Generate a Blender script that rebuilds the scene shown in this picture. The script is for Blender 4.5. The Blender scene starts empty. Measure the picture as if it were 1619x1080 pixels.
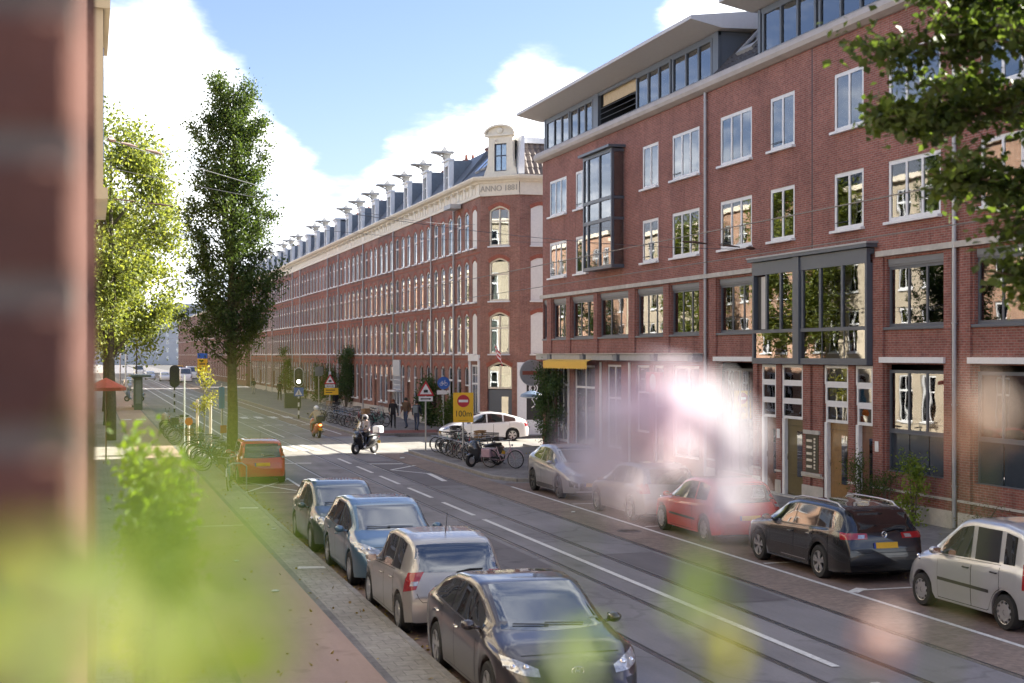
import bpy, bmesh, math, random
import numpy as np
from mathutils import Vector, Matrix, Euler
from mathutils.bvhtree import BVHTree
from math import sin, cos, pi, radians, sqrt, atan2

random.seed(7)
RNG = np.random.default_rng(11)
scene = bpy.context.scene
col = scene.collection

# ------------------------------------------------------------------ camera
CAM_H = 4.4
YAW = radians(16.52)
cam_data = bpy.data.cameras.new("camera")
cam_data.lens = 50.0
cam_data.sensor_width = 36.0
cam_data.shift_y = 0.013
cam_data.clip_start = 0.03
cam_data.clip_end = 4000
cam_data.dof.use_dof = True
cam_data.dof.focus_distance = 44.0
cam_data.dof.aperture_fstop = 2.8
cam = bpy.data.objects.new("camera", cam_data)
cam.location = (0, 0, CAM_H)
cam.rotation_euler = (radians(90), 0, -YAW)
col.objects.link(cam)
scene.camera = cam

# ------------------------------------------------------------------ exposure
scene.view_settings.view_transform = 'Standard'
scene.view_settings.look = 'None'
scene.view_settings.gamma = 1.0
scene.view_settings.use_curve_mapping = False
scene.view_settings.exposure = 2.68
try:
    scene.cycles.max_bounces = 10
    scene.cycles.transparent_max_bounces = 24
    scene.cycles.use_denoising = True
    scene.cycles.caustics_reflective = False
    scene.cycles.caustics_refractive = False
    scene.cycles.sample_clamp_indirect = 6.0
except Exception:
    pass

# ------------------------------------------------------------------ sun and sky
SUN_EL, SUN_ROT = radians(29.0), radians(81.0)     # rotation clockwise from +Y
sun_dir = Vector((cos(SUN_EL) * sin(SUN_ROT), cos(SUN_EL) * cos(SUN_ROT), sin(SUN_EL)))
sd = bpy.data.lights.new("sun", 'SUN')
sd.energy = 3.5
sd.angle = radians(0.55)
sd.color = (1.0, 0.93, 0.81)
sun = bpy.data.objects.new("sun", sd)
sun.rotation_euler = sun_dir.to_track_quat('Z', 'Y').to_euler()
sun.location = (60, 20, 60)
col.objects.link(sun)

world = bpy.data.worlds.new("World")
scene.world = world
world.use_nodes = True
wn, wl = world.node_tree.nodes, world.node_tree.links
wn.clear()


def pixdir(u, v):
    t = (u - 809.5) / 2250.0
    return Vector((t * cos(YAW) + sin(YAW), cos(YAW) - t * sin(YAW), (561 - v) / 2250.0)).normalized()


def build_sky():
    N = lambda t, **k: _n(wn, t, **k)
    out = N('ShaderNodeOutputWorld')
    bg = N('ShaderNodeBackground')
    bg.inputs['Strength'].default_value = 0.10
    sky = N('ShaderNodeTexSky')
    sky.sky_type = 'NISHITA'
    sky.sun_disc = False
    sky.sun_elevation = SUN_EL
    sky.sun_rotation = SUN_ROT
    sky.air_density = 1.0
    sky.dust_density = 0.6
    sky.ozone_density = 1.5
    tc = N('ShaderNodeTexCoord')
    nrm = N('ShaderNodeVectorMath'); nrm.operation = 'NORMALIZE'
    wl.new(tc.outputs['Generated'], nrm.inputs[0])
    D = nrm.outputs[0]
    sep = N('ShaderNodeSeparateXYZ'); wl.new(D, sep.inputs[0])
    # flatten direction onto a cloud layer
    az = math_(wn, wl, 'ADD', math_(wn, wl, 'ABSOLUTE', sep.outputs[2]), 0.22)
    px = math_(wn, wl, 'DIVIDE', sep.outputs[0], az)
    py = math_(wn, wl, 'DIVIDE', sep.outputs[1], az)
    cmb = N('ShaderNodeCombineXYZ')
    wl.new(px, cmb.inputs[0]); wl.new(py, cmb.inputs[1])
    cmb.inputs[2].default_value = 3.7
    no = N('ShaderNodeTexNoise')
    no.inputs['Scale'].default_value = 2.1
    no.inputs['Detail'].default_value = 9
    no.inputs['Roughness'].default_value = 0.58
    no.inputs['Distortion'].default_value = 0.25
    wl.new(cmb.outputs[0], no.inputs['Vector'])
    dens = math_(wn, wl, 'MULTIPLY', math_(wn, wl, 'SUBTRACT', no.outputs['Fac'], 0.47), 2.9)
    nf = N('ShaderNodeTexNoise'); nf.inputs['Scale'].default_value = 9.0; nf.inputs['Detail'].default_value = 8; nf.inputs['Roughness'].default_value = .62
    wl.new(cmb.outputs[0], nf.inputs['Vector'])
    dens = math_(wn, wl, 'ADD', dens, math_(wn, wl, 'MULTIPLY', math_(wn, wl, 'SUBTRACT', nf.outputs['Fac'], 0.5), 1.5))
    # where the day's big clouds stand (direction, half-angle, weight)
    blobs = [((300, 180), .085, .85), ((230, 330), .10, .75), ((380, 330), .07, .5), ((560, 330), .10, .55),
             ((700, 300), .07, .45), ((800, 190), .065, .75), ((880, 120), .05, .6), ((660, 240), .05, .3),
             ((1130, 20), .035, .8), ((1050, 40), .022, .7), ((850, 230), .05, .5), ((745, 47), .012, .35), ((490, 215), .02, .35),
             ((620, 90), .085, -1.0), ((760, 60), .07, -.7), ((1000, 30), .06, -.45), ((520, 160), .05, -.7), ((950, 40), .045, -.6),
             ((60, 200), .12, .5), ((420, 25), .05, -.75), ((450, 150), .045, -.55), ((345, 30), .03, -.4), ((520, 250), .04, -.35)]
    for (u, v), r, w in blobs:
        d = pixdir(u, v)
        dist = N('ShaderNodeVectorMath'); dist.operation = 'DISTANCE'
        wl.new(D, dist.inputs[0]); dist.inputs[1].default_value = d
        mr = N('ShaderNodeMapRange')
        mr.interpolation_type = 'SMOOTHSTEP'
        mr.inputs['From Min'].default_value = r * 1.25
        mr.inputs['From Max'].default_value = r * .35
        mr.inputs['To Min'].default_value = 0
        mr.inputs['To Max'].default_value = w
        wl.new(dist.outputs['Value'], mr.inputs['Value'])
        dens = math_(wn, wl, 'ADD', dens, mr.outputs[0])
    # more cloud towards the horizon
    hz = N('ShaderNodeMapRange')
    hz.inputs['From Min'].default_value = 0.02; hz.inputs['From Max'].default_value = 0.13
    hz.inputs['To Min'].default_value = 0.55; hz.inputs['To Max'].default_value = -0.02
    wl.new(sep.outputs[2], hz.inputs['Value'])
    dens = math_(wn, wl, 'ADD', dens, hz.outputs[0])
    cov = N('ShaderNodeMapRange'); cov.interpolation_type = 'SMOOTHSTEP'
    cov.inputs['From Min'].default_value = -0.22; cov.inputs['From Max'].default_value = 0.98
    wl.new(dens, cov.inputs['Value'])
    # bright tops, slightly grey-blue thick parts
    no2 = N('ShaderNodeTexNoise'); no2.inputs['Scale'].default_value = 4.0; no2.inputs['Detail'].default_value = 5
    wl.new(cmb.outputs[0], no2.inputs['Vector'])
    cr = N('ShaderNodeMix'); cr.data_type = 'RGBA'
    cr.inputs[6].default_value = (1.9, 2.1, 2.4, 1)
    cr.inputs[7].default_value = (4.6, 4.65, 4.7, 1)
    sh = N('ShaderNodeMapRange'); sh.inputs['From Min'].default_value = .35; sh.inputs['From Max'].default_value = .62
    wl.new(no2.outputs['Fac'], sh.inputs['Value'])
    wl.new(sh.outputs[0], cr.inputs[0])
    # sky colour
    sk = N('ShaderNodeMix'); sk.data_type = 'RGBA'; sk.blend_type = 'MULTIPLY'; sk.inputs[0].default_value = 1
    wl.new(sky.outputs[0], sk.inputs[6]); sk.inputs[7].default_value = (.315, .305, .375, 1)
    mix = N('ShaderNodeMix'); mix.data_type = 'RGBA'
    wl.new(cov.outputs[0], mix.inputs[0])
    wl.new(sk.outputs[2], mix.inputs[6]); wl.new(cr.outputs[2], mix.inputs[7])
    wl.new(mix.outputs[2], bg.inputs['Color'])
    wl.new(bg.outputs[0], out.inputs[0])


def _n(nodes, t, **k):
    n = nodes.new(t)
    for a, b in k.items():
        setattr(n, a, b)
    return n


def math_(nodes, links, op, a, b=None):
    n = nodes.new('ShaderNodeMath'); n.operation = op
    for i, v in enumerate((a, b)):
        if v is None:
            continue
        if isinstance(v, (int, float)):
            n.inputs[i].default_value = v
        else:
            links.new(v, n.inputs[i])
    return n.outputs[0]


build_sky()

# ------------------------------------------------------------------ materials
MATS = {}


def mat(name, color, rough=.6, metal=0.0, var=.12, scale=8.0, bump=0.0, bscale=40.0, coat=0.0, spec=.5, ior=None,
        emit=None, dirt=0.0):
    """principled material with noise variation, fine relief and optional wear"""
    if name in MATS:
        return MATS[name]
    m = bpy.data.materials.new(name); m.use_nodes = True
    n, l = m.node_tree.nodes, m.node_tree.links
    p = n['Principled BSDF']
    p.inputs['Roughness'].default_value = rough
    p.inputs['Metallic'].default_value = metal
    p.inputs['Specular IOR Level'].default_value = spec
    if ior: p.inputs['IOR'].default_value = ior
    if coat:
        p.inputs['Coat Weight'].default_value = coat
        p.inputs['Coat Roughness'].default_value = .03
    c = Vector(color[:3])
    if var > 0:
        tc = n.new('ShaderNodeTexCoord')
        no = n.new('ShaderNodeTexNoise'); no.inputs['Scale'].default_value = scale
        no.inputs['Detail'].default_value = 6; no.inputs['Roughness'].default_value = .65
        l.new(tc.outputs['Object'], no.inputs['Vector'])
        mr = n.new('ShaderNodeMapRange'); mr.inputs['From Min'].default_value = .3; mr.inputs['From Max'].default_value = .7
        l.new(no.outputs['Fac'], mr.inputs['Value'])
        mx = n.new('ShaderNodeMix'); mx.data_type = 'RGBA'
        mx.inputs[6].default_value = (*(c * (1 - var)), 1); mx.inputs[7].default_value = (*(c * (1 + var)), 1)
        l.new(mr.outputs[0], mx.inputs[0])
        l.new(mx.outputs[2], p.inputs['Base Color'])
    else:
        p.inputs['Base Color'].default_value = (*c, 1)
    if bump > 0:
        tc = n.new('ShaderNodeTexCoord')
        nb = n.new('ShaderNodeTexNoise'); nb.inputs['Scale'].default_value = bscale; nb.inputs['Detail'].default_value = 5
        l.new(tc.outputs['Object'], nb.inputs['Vector'])
        bp = n.new('ShaderNodeBump'); bp.inputs['Strength'].default_value = bump; bp.inputs['Distance'].default_value = .02
        l.new(nb.outputs['Fac'], bp.inputs['Height']); l.new(bp.outputs[0], p.inputs['Normal'])
    if emit:
        p.inputs['Emission Color'].default_value = (*emit[:3], 1)
        p.inputs['Emission Strength'].default_value = emit[3]
    MATS[name] = m
    return m


def brick_mat(name, c1, c2, mortar, bw=.215, bh=.0625, ms=.012, stain=.25, pav=False, rough=.85):
    """running-bond brick laid in the object's own front plane (x across, z up) or, for pavements, in x and y"""
    if name in MATS:
        return MATS[name]
    m = bpy.data.materials.new(name); m.use_nodes = True
    n, l = m.node_tree.nodes, m.node_tree.links
    p = n['Principled BSDF']; p.inputs['Roughness'].default_value = rough; p.inputs['Specular IOR Level'].default_value = .3
    tc = n.new('ShaderNodeTexCoord'); sp = n.new('ShaderNodeSeparateXYZ'); l.new(tc.outputs['Object'], sp.inputs[0])
    cb = n.new('ShaderNodeCombineXYZ')
    if pav:
        l.new(sp.outputs[0], cb.inputs[0]); l.new(sp.outputs[1], cb.inputs[1])
    else:
        l.new(math_(n, l, 'ADD', sp.outputs[0], sp.outputs[1]), cb.inputs[0]); l.new(sp.outputs[2], cb.inputs[1])
    bt = n.new('ShaderNodeTexBrick'); l.new(cb.outputs[0], bt.inputs['Vector'])
    bt.inputs['Scale'].default_value = 1.0
    bt.inputs['Brick Width'].default_value = bw; bt.inputs['Row Height'].default_value = bh
    bt.inputs['Mortar Size'].default_value = ms; bt.inputs['Mortar Smooth'].default_value = .3
    bt.inputs['Bias'].default_value = 0.0
    bt.inputs['Color1'].default_value = (*c1, 1); bt.inputs['Color2'].default_value = (*c2, 1); bt.inputs['Mortar'].default_value = (*mortar, 1)
    no = n.new('ShaderNodeTexNoise'); no.inputs['Scale'].default_value = .55; no.inputs['Detail'].default_value = 7
    no.inputs['Roughness'].default_value = .7
    l.new(tc.outputs['Object'], no.inputs['Vector'])
    mr = n.new('ShaderNodeMapRange'); mr.inputs['From Min'].default_value = .3; mr.inputs['From Max'].default_value = .72
    mr.inputs['To Min'].default_value = 1 - stain; mr.inputs['To Max'].default_value = 1 + stain
    l.new(no.outputs['Fac'], mr.inputs['Value'])
    # uneven firing, brick by brick scale
    n3 = n.new('ShaderNodeTexNoise'); n3.inputs['Scale'].default_value = 9; n3.inputs['Detail'].default_value = 3
    l.new(tc.outputs['Object'], n3.inputs['Vector'])
    m3 = n.new('ShaderNodeMapRange'); m3.inputs['To Min'].default_value = .6; m3.inputs['To Max'].default_value = 1.4
    l.new(n3.outputs['Fac'], m3.inputs['Value'])
    k = math_(n, l, 'MULTIPLY', mr.outputs[0], m3.outputs[0])
    if not pav:      # rain streaks running down the wall
        mp = n.new('ShaderNodeMapping'); mp.inputs['Scale'].default_value = (2.6, 2.6, .16)
        l.new(tc.outputs['Object'], mp.inputs[0])
        ns = n.new('ShaderNodeTexNoise'); ns.inputs['Scale'].default_value = 1.0; ns.inputs['Detail'].default_value = 6; ns.inputs['Roughness'].default_value = .7
        l.new(mp.outputs[0], ns.inputs['Vector'])
        m4 = n.new('ShaderNodeMapRange'); m4.inputs['From Min'].default_value = .52; m4.inputs['From Max'].default_value = .74; m4.inputs['To Min'].default_value = 1.0; m4.inputs['To Max'].default_value = .62
        l.new(ns.outputs['Fac'], m4.inputs['Value']); k = math_(n, l, 'MULTIPLY', k, m4.outputs[0])
    vm = n.new('ShaderNodeVectorMath'); vm.operation = 'SCALE'
    l.new(bt.outputs['Color'], vm.inputs[0]); l.new(k, vm.inputs['Scale'])
    # pale lime bloom in patches
    nb = n.new('ShaderNodeTexNoise'); nb.inputs['Scale'].default_value = .8; nb.inputs['Detail'].default_value = 9; nb.inputs['Roughness'].default_value = .75
    l.new(tc.outputs['Object'], nb.inputs['Vector'])
    mb_ = n.new('ShaderNodeMapRange'); mb_.inputs['From Min'].default_value = .56; mb_.inputs['From Max'].default_value = .75
    mb_.inputs['To Max'].default_value = .32
    l.new(nb.outputs['Fac'], mb_.inputs['Value'])
    mx = n.new('ShaderNodeMix'); mx.data_type = 'RGBA'
    l.new(mb_.outputs[0], mx.inputs[0]); l.new(vm.outputs[0], mx.inputs[6]); mx.inputs[7].default_value = (*mortar, 1)
    l.new(mx.outputs[2], p.inputs['Base Color'])
    bp = n.new('ShaderNodeBump'); bp.inputs['Strength'].default_value = .5; bp.inputs['Distance'].default_value = .008; bp.invert = True
    l.new(bt.outputs['Fac'], bp.inputs['Height']); l.new(bp.outputs[0], p.inputs['Normal'])
    MATS[name] = m
    return m


def glass_mat(name, tint=(.78, .83, .83), ior=1.8, extra=.10):
    """window pane: reflects by angle and lets the room and curtains behind show"""
    if name in MATS:
        return MATS[name]
    m = bpy.data.materials.new(name); m.use_nodes = True
    n, l = m.node_tree.nodes, m.node_tree.links
    n.clear()
    out = n.new('ShaderNodeOutputMaterial')
    tr = n.new('ShaderNodeBsdfTransparent'); tr.inputs[0].default_value = (*tint, 1)
    gl = n.new('ShaderNodeBsdfGlossy'); gl.inputs['Roughness'].default_value = .015
    gl.inputs['Color'].default_value = (.95, .97, 1, 1)
    fr = n.new('ShaderNodeFresnel'); fr.inputs['IOR'].default_value = ior
    # slightly wavy old glass
    tc = n.new('ShaderNodeTexCoord')
    no = n.new('ShaderNodeTexNoise'); no.inputs['Scale'].default_value = 1.6; no.inputs['Detail'].default_value = 1
    l.new(tc.outputs['Object'], no.inputs['Vector'])
    bp = n.new('ShaderNodeBump'); bp.inputs['Strength'].default_value = .022; bp.inputs['Distance'].default_value = .05
    l.new(no.outputs['Fac'], bp.inputs['Height'])
    l.new(bp.outputs[0], gl.inputs['Normal'])
    ad = math_(n, l, 'ADD', fr.outputs[0], extra)
    mn = math_(n, l, 'MINIMUM', ad, 1.0)
    mx = n.new('ShaderNodeMixShader')
    l.new(mn, mx.inputs[0]); l.new(tr.outputs[0], mx.inputs[1]); l.new(gl.outputs[0], mx.inputs[2])
    l.new(mx.outputs[0], out.inputs[0])
    MATS[name] = m
    return m


def leaf_mat(name, c1, c2, trans=.45, rough=.5, glow=1.0, tint=(1.9, 1.7, .7)):
    if name in MATS:
        return MATS[name]
    m = bpy.data.materials.new(name); m.use_nodes = True
    n, l = m.node_tree.nodes, m.node_tree.links
    n.clear()
    out = n.new('ShaderNodeOutputMaterial')
    geo = n.new('ShaderNodeNewGeometry')
    mx = n.new('ShaderNodeMix'); mx.data_type = 'RGBA'
    l.new(geo.outputs['Random Per Island'], mx.inputs[0])
    mx.inputs[6].default_value = (*c1, 1); mx.inputs[7].default_value = (*c2, 1)
    d = n.new('ShaderNodeBsdfPrincipled'); d.inputs['Roughness'].default_value = rough; d.inputs['Specular IOR Level'].default_value = .35
    l.new(mx.outputs[2], d.inputs['Base Color'])
    t = n.new('ShaderNodeBsdfTranslucent')
    sc = n.new('ShaderNodeVectorMath'); sc.operation = 'MULTIPLY'
    l.new(mx.outputs[2], sc.inputs[0]); sc.inputs[1].default_value = tuple(q * glow for q in tint)
    l.new(sc.outputs[0], t.inputs[0])
    ms = n.new('ShaderNodeMixShader'); ms.inputs[0].default_value = trans
    l.new(d.outputs[0], ms.inputs[1]); l.new(t.outputs[0], ms.inputs[2])
    l.new(ms.outputs[0], out.inputs[0])
    MATS[name] = m
    return m


def paint(name, color, metal=.25, rough=.35, coat=1.0):
    return mat(name, color, rough=rough, metal=metal, var=.04, scale=3, coat=coat)


# ------------------------------------------------------------------ mesh builder
class MB:
    def __init__(s):
        s.v, s.f, s.m = [], [], []

    def quad(s, a, b, c, d, m=0):
        i = len(s.v); s.v += [tuple(a), tuple(b), tuple(c), tuple(d)]
        s.f.append((i, i + 1, i + 2, i + 3)); s.m.append(m)

    def poly(s, pts, m=0):
        i = len(s.v); s.v += [tuple(p) for p in pts]
        s.f.append(tuple(range(i, i + len(pts)))); s.m.append(m)

    def box(s, x0, x1, y0, y1, z0, z1, m=0):
        if x0 > x1: x0, x1 = x1, x0
        if y0 > y1: y0, y1 = y1, y0
        if z0 > z1: z0, z1 = z1, z0
        i = len(s.v)
        s.v += [(x0, y0, z0), (x1, y0, z0), (x1, y1, z0), (x0, y1, z0), (x0, y0, z1), (x1, y0, z1), (x1, y1, z1), (x0, y1, z1)]
        for f in ((0, 3, 2, 1), (4, 5, 6, 7), (0, 1, 5, 4), (1, 2, 6, 5), (2, 3, 7, 6), (3, 0, 4, 7)):
            s.f.append(tuple(i + k for k in f)); s.m.append(m)
        return s

    def bevbox(s, x0, x1, y0, y1, z0, z1, b=.01, m=0):
        """box with chamfered vertical and top edges"""
        ring = lambda o, z: [(x0 + o + b, y0 + o, z), (x1 - o - b, y0 + o, z), (x1 - o, y0 + o + b, z), (x1 - o, y1 - o - b, z),
                             (x1 - o - b, y1 - o, z), (x0 + o + b, y1 - o, z), (x0 + o, y1 - o - b, z), (x0 + o, y0 + o + b, z)]
        s.loft([ring(0, z0), ring(0, z1 - b), ring(b * .8, z1)], m, cap=True)
        return s

    def loft(s, rings, m=0, cap=True, close=True):
        i0 = len(s.v); n = len(rings[0])
        for r in rings: s.v += [tuple(p) for p in r]
        for k in range(len(rings) - 1):
            a, b = i0 + k * n, i0 + (k + 1) * n
            for j in range(n if close else n - 1):
                j2 = (j + 1) % n
                s.f.append((a + j, a + j2, b + j2, b + j)); s.m.append(m)
        if cap and close:
            s.f.append(tuple(i0 + j for j in reversed(range(n)))); s.m.append(m)
            e = i0 + (len(rings) - 1) * n
            s.f.append(tuple(e + j for j in range(n))); s.m.append(m)
        return s

    def tube(s, pts, r, n=8, m=0, cap=True):
        pts = [Vector(p) for p in pts]
        rs = r if isinstance(r, (list, tuple)) else [r] * len(pts)
        rings = []
        up = None
        for i, p in enumerate(pts):
            t = (pts[min(i + 1, len(pts) - 1)] - pts[max(i - 1, 0)])
            if t.length < 1e-9: t = Vector((0, 0, 1))
            t.normalize()
            if up is None:
                up = Vector((0, 0, 1)) if abs(t.z) < .9 else Vector((1, 0, 0))
            a = t.cross(up)
            if a.length < 1e-6: a = t.orthogonal()
            a.normalize(); b = a.cross(t).normalized(); up = b
            rings.append([p + (a * cos(2 * pi * k / n) + b * sin(2 * pi * k / n)) * rs[i] for k in range(n)])
        return s.loft(rings, m, cap)

    def lathe(s, prof, n=16, m=0, axis='z', o=(0, 0, 0), cap=False):
        """prof: list of (radius, height)"""
        rings = []
        for r, h in prof:
            ring = []
            for k in range(n):
                a = 2 * pi * k / n
                if axis == 'z': p = (r * cos(a), r * sin(a), h)
                elif axis == 'x': p = (h, r * cos(a), r * sin(a))
                else: p = (r * sin(a), h, r * cos(a))
                ring.append((p[0] + o[0], p[1] + o[1], p[2] + o[2]))
            rings.append(ring)
        return s.loft(rings, m, cap)

    def ball(s, c, r, n=10, m=0, sc=(1, 1, 1)):
        rings = []
        k = max(5, n // 2 + 1)
        for i in range(k + 1):
            th = pi * i / k
            rr = max(sin(th), .01)
            rings.append([(c[0] + r * sc[0] * rr * cos(2 * pi * j / n), c[1] + r * sc[1] * rr * sin(2 * pi * j / n), c[2] - r * sc[2] * cos(th)) for j in range(n)])
        return s.loft(rings, m, True)

    def prism(s, poly, y0, y1, m=0):
        """polygon in (x,z) pushed from y0 to y1"""
        n = len(poly)
        s.poly([(x, y0, z) for x, z in poly], m)
        s.poly([(x, y1, z) for x, z in reversed(poly)], m)
        for i in range(n):
            a, b = poly[i], poly[(i + 1) % n]
            s.quad((a[0], y0, a[1]), (a[0], y1, a[1]), (b[0], y1, b[1]), (b[0], y0, b[1]), m)
        return s

    def xf(s, M, i0=0):
        for i in range(i0, len(s.v)):
            s.v[i] = tuple(M @ Vector(s.v[i]))
        return s

    def mesh(s, name, mats=None, smooth=False, angle=None, merge=False):
        me = bpy.data.meshes.new(name)
        me.from_pydata(s.v, [], s.f)
        if mats is not None:
            if not isinstance(mats, (list, tuple)): mats = [mats]
            for m in mats: me.materials.append(m)
            if len(mats) > 1: me.polygons.foreach_set('material_index', s.m)
        if merge:
            b = bmesh.new(); b.from_mesh(me); bmesh.ops.remove_doubles(b, verts=b.verts, dist=1e-5)
            bmesh.ops.recalc_face_normals(b, faces=b.faces); b.to_mesh(me); b.free()
        if smooth:
            me.polygons.foreach_set('use_smooth', [True] * len(me.polygons))
            if angle:
                try: me.set_sharp_from_angle(angle=radians(angle))
                except Exception: pass
        me.update()
        return me

    def build(s, name, mats, parent=None, loc=(0, 0, 0), rot=None, smooth=False, angle=None, merge=False):
        return obj(name, s.mesh(name, mats, smooth, angle, merge), parent, loc, rot)


def obj(name, me, parent=None, loc=(0, 0, 0), rot=None):
    o = bpy.data.objects.new(name, me); col.objects.link(o)
    o.location = loc
    if rot is not None: o.rotation_euler = rot
    if parent is not None: o.parent = parent
    return o


def tag(o, label=None, cat=None, group=None, kind=None):
    if label: o['label'] = label
    if cat: o['category'] = cat
    if group: o['group'] = group
    if kind: o['kind'] = kind
    return o


def thing(name, label, cat, loc=(0, 0, 0), rz=0.0, group=None):
    o = bpy.data.objects.new(name, None); col.objects.link(o)
    o.empty_display_size = .2
    o.location = loc; o.rotation_euler = (0, 0, rz)
    return tag(o, label, cat, group)


def copy_tree(root, loc, rz, label, group=None):
    r = root.copy(); col.objects.link(r); r.location = loc; r.rotation_euler = (root.rotation_euler[0], 0, rz)
    tag(r, label, None, group)
    for ch in KIDS.get(root.name) or list(root.children):
        c = ch.copy(); col.objects.link(c); c.parent = r
        for g in list(ch.children):
            d = g.copy(); col.objects.link(d); d.parent = c
    return r


KIDS = {}


def np_mesh(name, verts, faces, material, smooth=False):
    """fast mesh from arrays; faces (n,k)"""
    me = bpy.data.meshes.new(name)
    verts = np.asarray(verts, dtype=np.float32); faces = np.asarray(faces, dtype=np.int32)
    n, k = faces.shape
    me.vertices.add(len(verts)); me.vertices.foreach_set('co', verts.ravel())
    me.loops.add(n * k); me.loops.foreach_set('vertex_index', faces.ravel())
    me.polygons.add(n)
    me.polygons.foreach_set('loop_start', np.arange(0, n * k, k, dtype=np.int32))
    me.polygons.foreach_set('loop_total', np.full(n, k, dtype=np.int32))
    if smooth: me.polygons.foreach_set('use_smooth', np.ones(n, dtype=bool))
    me.materials.append(material)
    me.update(calc_edges=True); me.validate()
    return me


def leaves(points, size, up=.35, jitter=.35, rng=RNG, drop=0.0, aspect=.62):
    """two-triangle folded leaves at the given points -> verts, faces"""
    n = len(points)
    d = rng.normal(size=(n, 3)); d[:, 2] -= drop
    d /= np.linalg.norm(d, axis=1, keepdims=True)
    nn = rng.normal(size=(n, 3)); nn[:, 2] += up * 3
    nn /= np.linalg.norm(nn, axis=1, keepdims=True)
    w = np.cross(nn, d); w /= (np.linalg.norm(w, axis=1, keepdims=True) + 1e-9)
    nn = np.cross(d, w)
    s = size * (1 + jitter * rng.uniform(-1, 1, size=(n, 1)))
    a = points - d * s * .5; b = points + d * s * .5
    fold = nn * s * .12
    l = points + w * s * .5 * aspect + fold; r = points - w * s * .5 * aspect + fold
    v = np.stack([a, l, b, r], 1).reshape(-1, 3)
    i = np.arange(n)[:, None] * 4
    f = np.concatenate([np.concatenate([i, i + 1, i + 2], 1), np.concatenate([i, i + 2, i + 3], 1)], 0)
    return v, f


def text_mesh(name, txt, size, material, parent, loc, rot=(radians(90), 0, 0), depth=.004, align='CENTER', bold=0.0, sx=1.0):
    c = bpy.data.curves.new(name, 'FONT'); c.body = txt; c.size = size; c.align_x = align; c.align_y = 'CENTER'
    c.extrude = depth; c.offset = bold
    o = bpy.data.objects.new(name, c); col.objects.link(o)
    dg = bpy.context.evaluated_depsgraph_get()
    me = bpy.data.meshes.new_from_object(o.evaluated_get(dg))
    bpy.data.objects.remove(o); bpy.data.curves.remove(c)
    me.materials.clear(); me.materials.append(material)
    r = obj(name, me, parent, loc, rot)
    r.scale = (sx, 1, 1)
    return r


# common materials
M_WHITE = mat('white_paint', (.70, .715, .73), .45, var=.06)
M_CREAM = mat('cream_paint', (.70, .64, .52), .5, var=.08)
M_BLIND = mat('white_boarding', (.72, .70, .65), .6, var=.07)
M_GREY = mat('blue_grey_paint', (.085, .10, .125), .4, var=.06)
M_DARK = mat('dark_paint', (.018, .02, .024), .45, var=.1)
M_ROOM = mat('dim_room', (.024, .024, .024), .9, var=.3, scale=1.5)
M_CURT = mat('pale_curtain', (.55, .54, .50), .9, var=.05)
M_CURTG = mat('grey_curtain', (.30, .33, .32), .9, var=.08)
M_CURTY = mat('ochre_curtain', (.42, .28, .08), .9, var=.08)
M_BLINDO = mat('orange_blind', (.52, .17, .09), .8, var=.04)
M_GLASS = glass_mat('window_glass')
M_GLASSD = glass_mat('dark_window_glass', (.35, .42, .45), 2.1, .16)
M_ZINC = mat('zinc', (.36, .37, .39), .45, metal=.35, var=.12, scale=5)
M_STEEL = mat('galvanised_steel', (.42, .43, .44), .4, metal=.6, var=.12)
M_BLACK = mat('black_rubber', (.012, .012, .013), .75, var=.2)
M_CHROME = mat('chrome', (.7, .7, .72), .12, metal=1.0, var=0)
M_ALLOY = mat('alloy', (.55, .55, .56), .28, metal=.85, var=.03)
M_PLASTIC = mat('black_plastic', (.02, .02, .022), .5, var=.1)
M_BRICK = brick_mat('red_brick', (.22, .076, .061), (.30, .110, .088), (.27, .185, .16))
M_BRICK_OLD = brick_mat('old_brick', (.24, .098, .073), (.315, .14, .104), (.27, .19, .16), stain=.3)
M_BRICK_DK = brick_mat('brown_brick', (.17, .080, .064), (.23, .11, .086), (.20, .145, .13), stain=.3)
M_BRICK_LEFT = brick_mat('orange_brick', (.34, .17, .10), (.42, .225, .135), (.40, .33, .27))
M_BRICKARCH = mat('orange_brick_arch', (.30, .095, .06), .85, var=.25, scale=14, bump=.4)
M_STONE = mat('pale_stone', (.46, .44, .40), .8, var=.18, scale=3, bump=.2)
M_TILE = mat('dark_roof_tile', (.055, .052, .056), .65, var=.35, scale=5, bump=.2)
M_TILEO = mat('brown_roof_tile', (.11, .085, .075), .7, var=.35, scale=5, bump=.2)
M_SOFFIT = mat('soffit_board', (.42, .37, .32), .7, var=.06)
M_BARK = mat('bark', (.10, .085, .065), .9, var=.4, scale=14, bump=1.0, bscale=30)
M_WOOD = mat('door_wood', (.13, .052, .026), .4, var=.3, scale=5, coat=.3)
# ------------------------------------------------------------------ ground, road, pavements
W = 20.4            # plane of the street fronts on the right
KL, KR = 4.65, 15.55   # kerb faces


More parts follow.
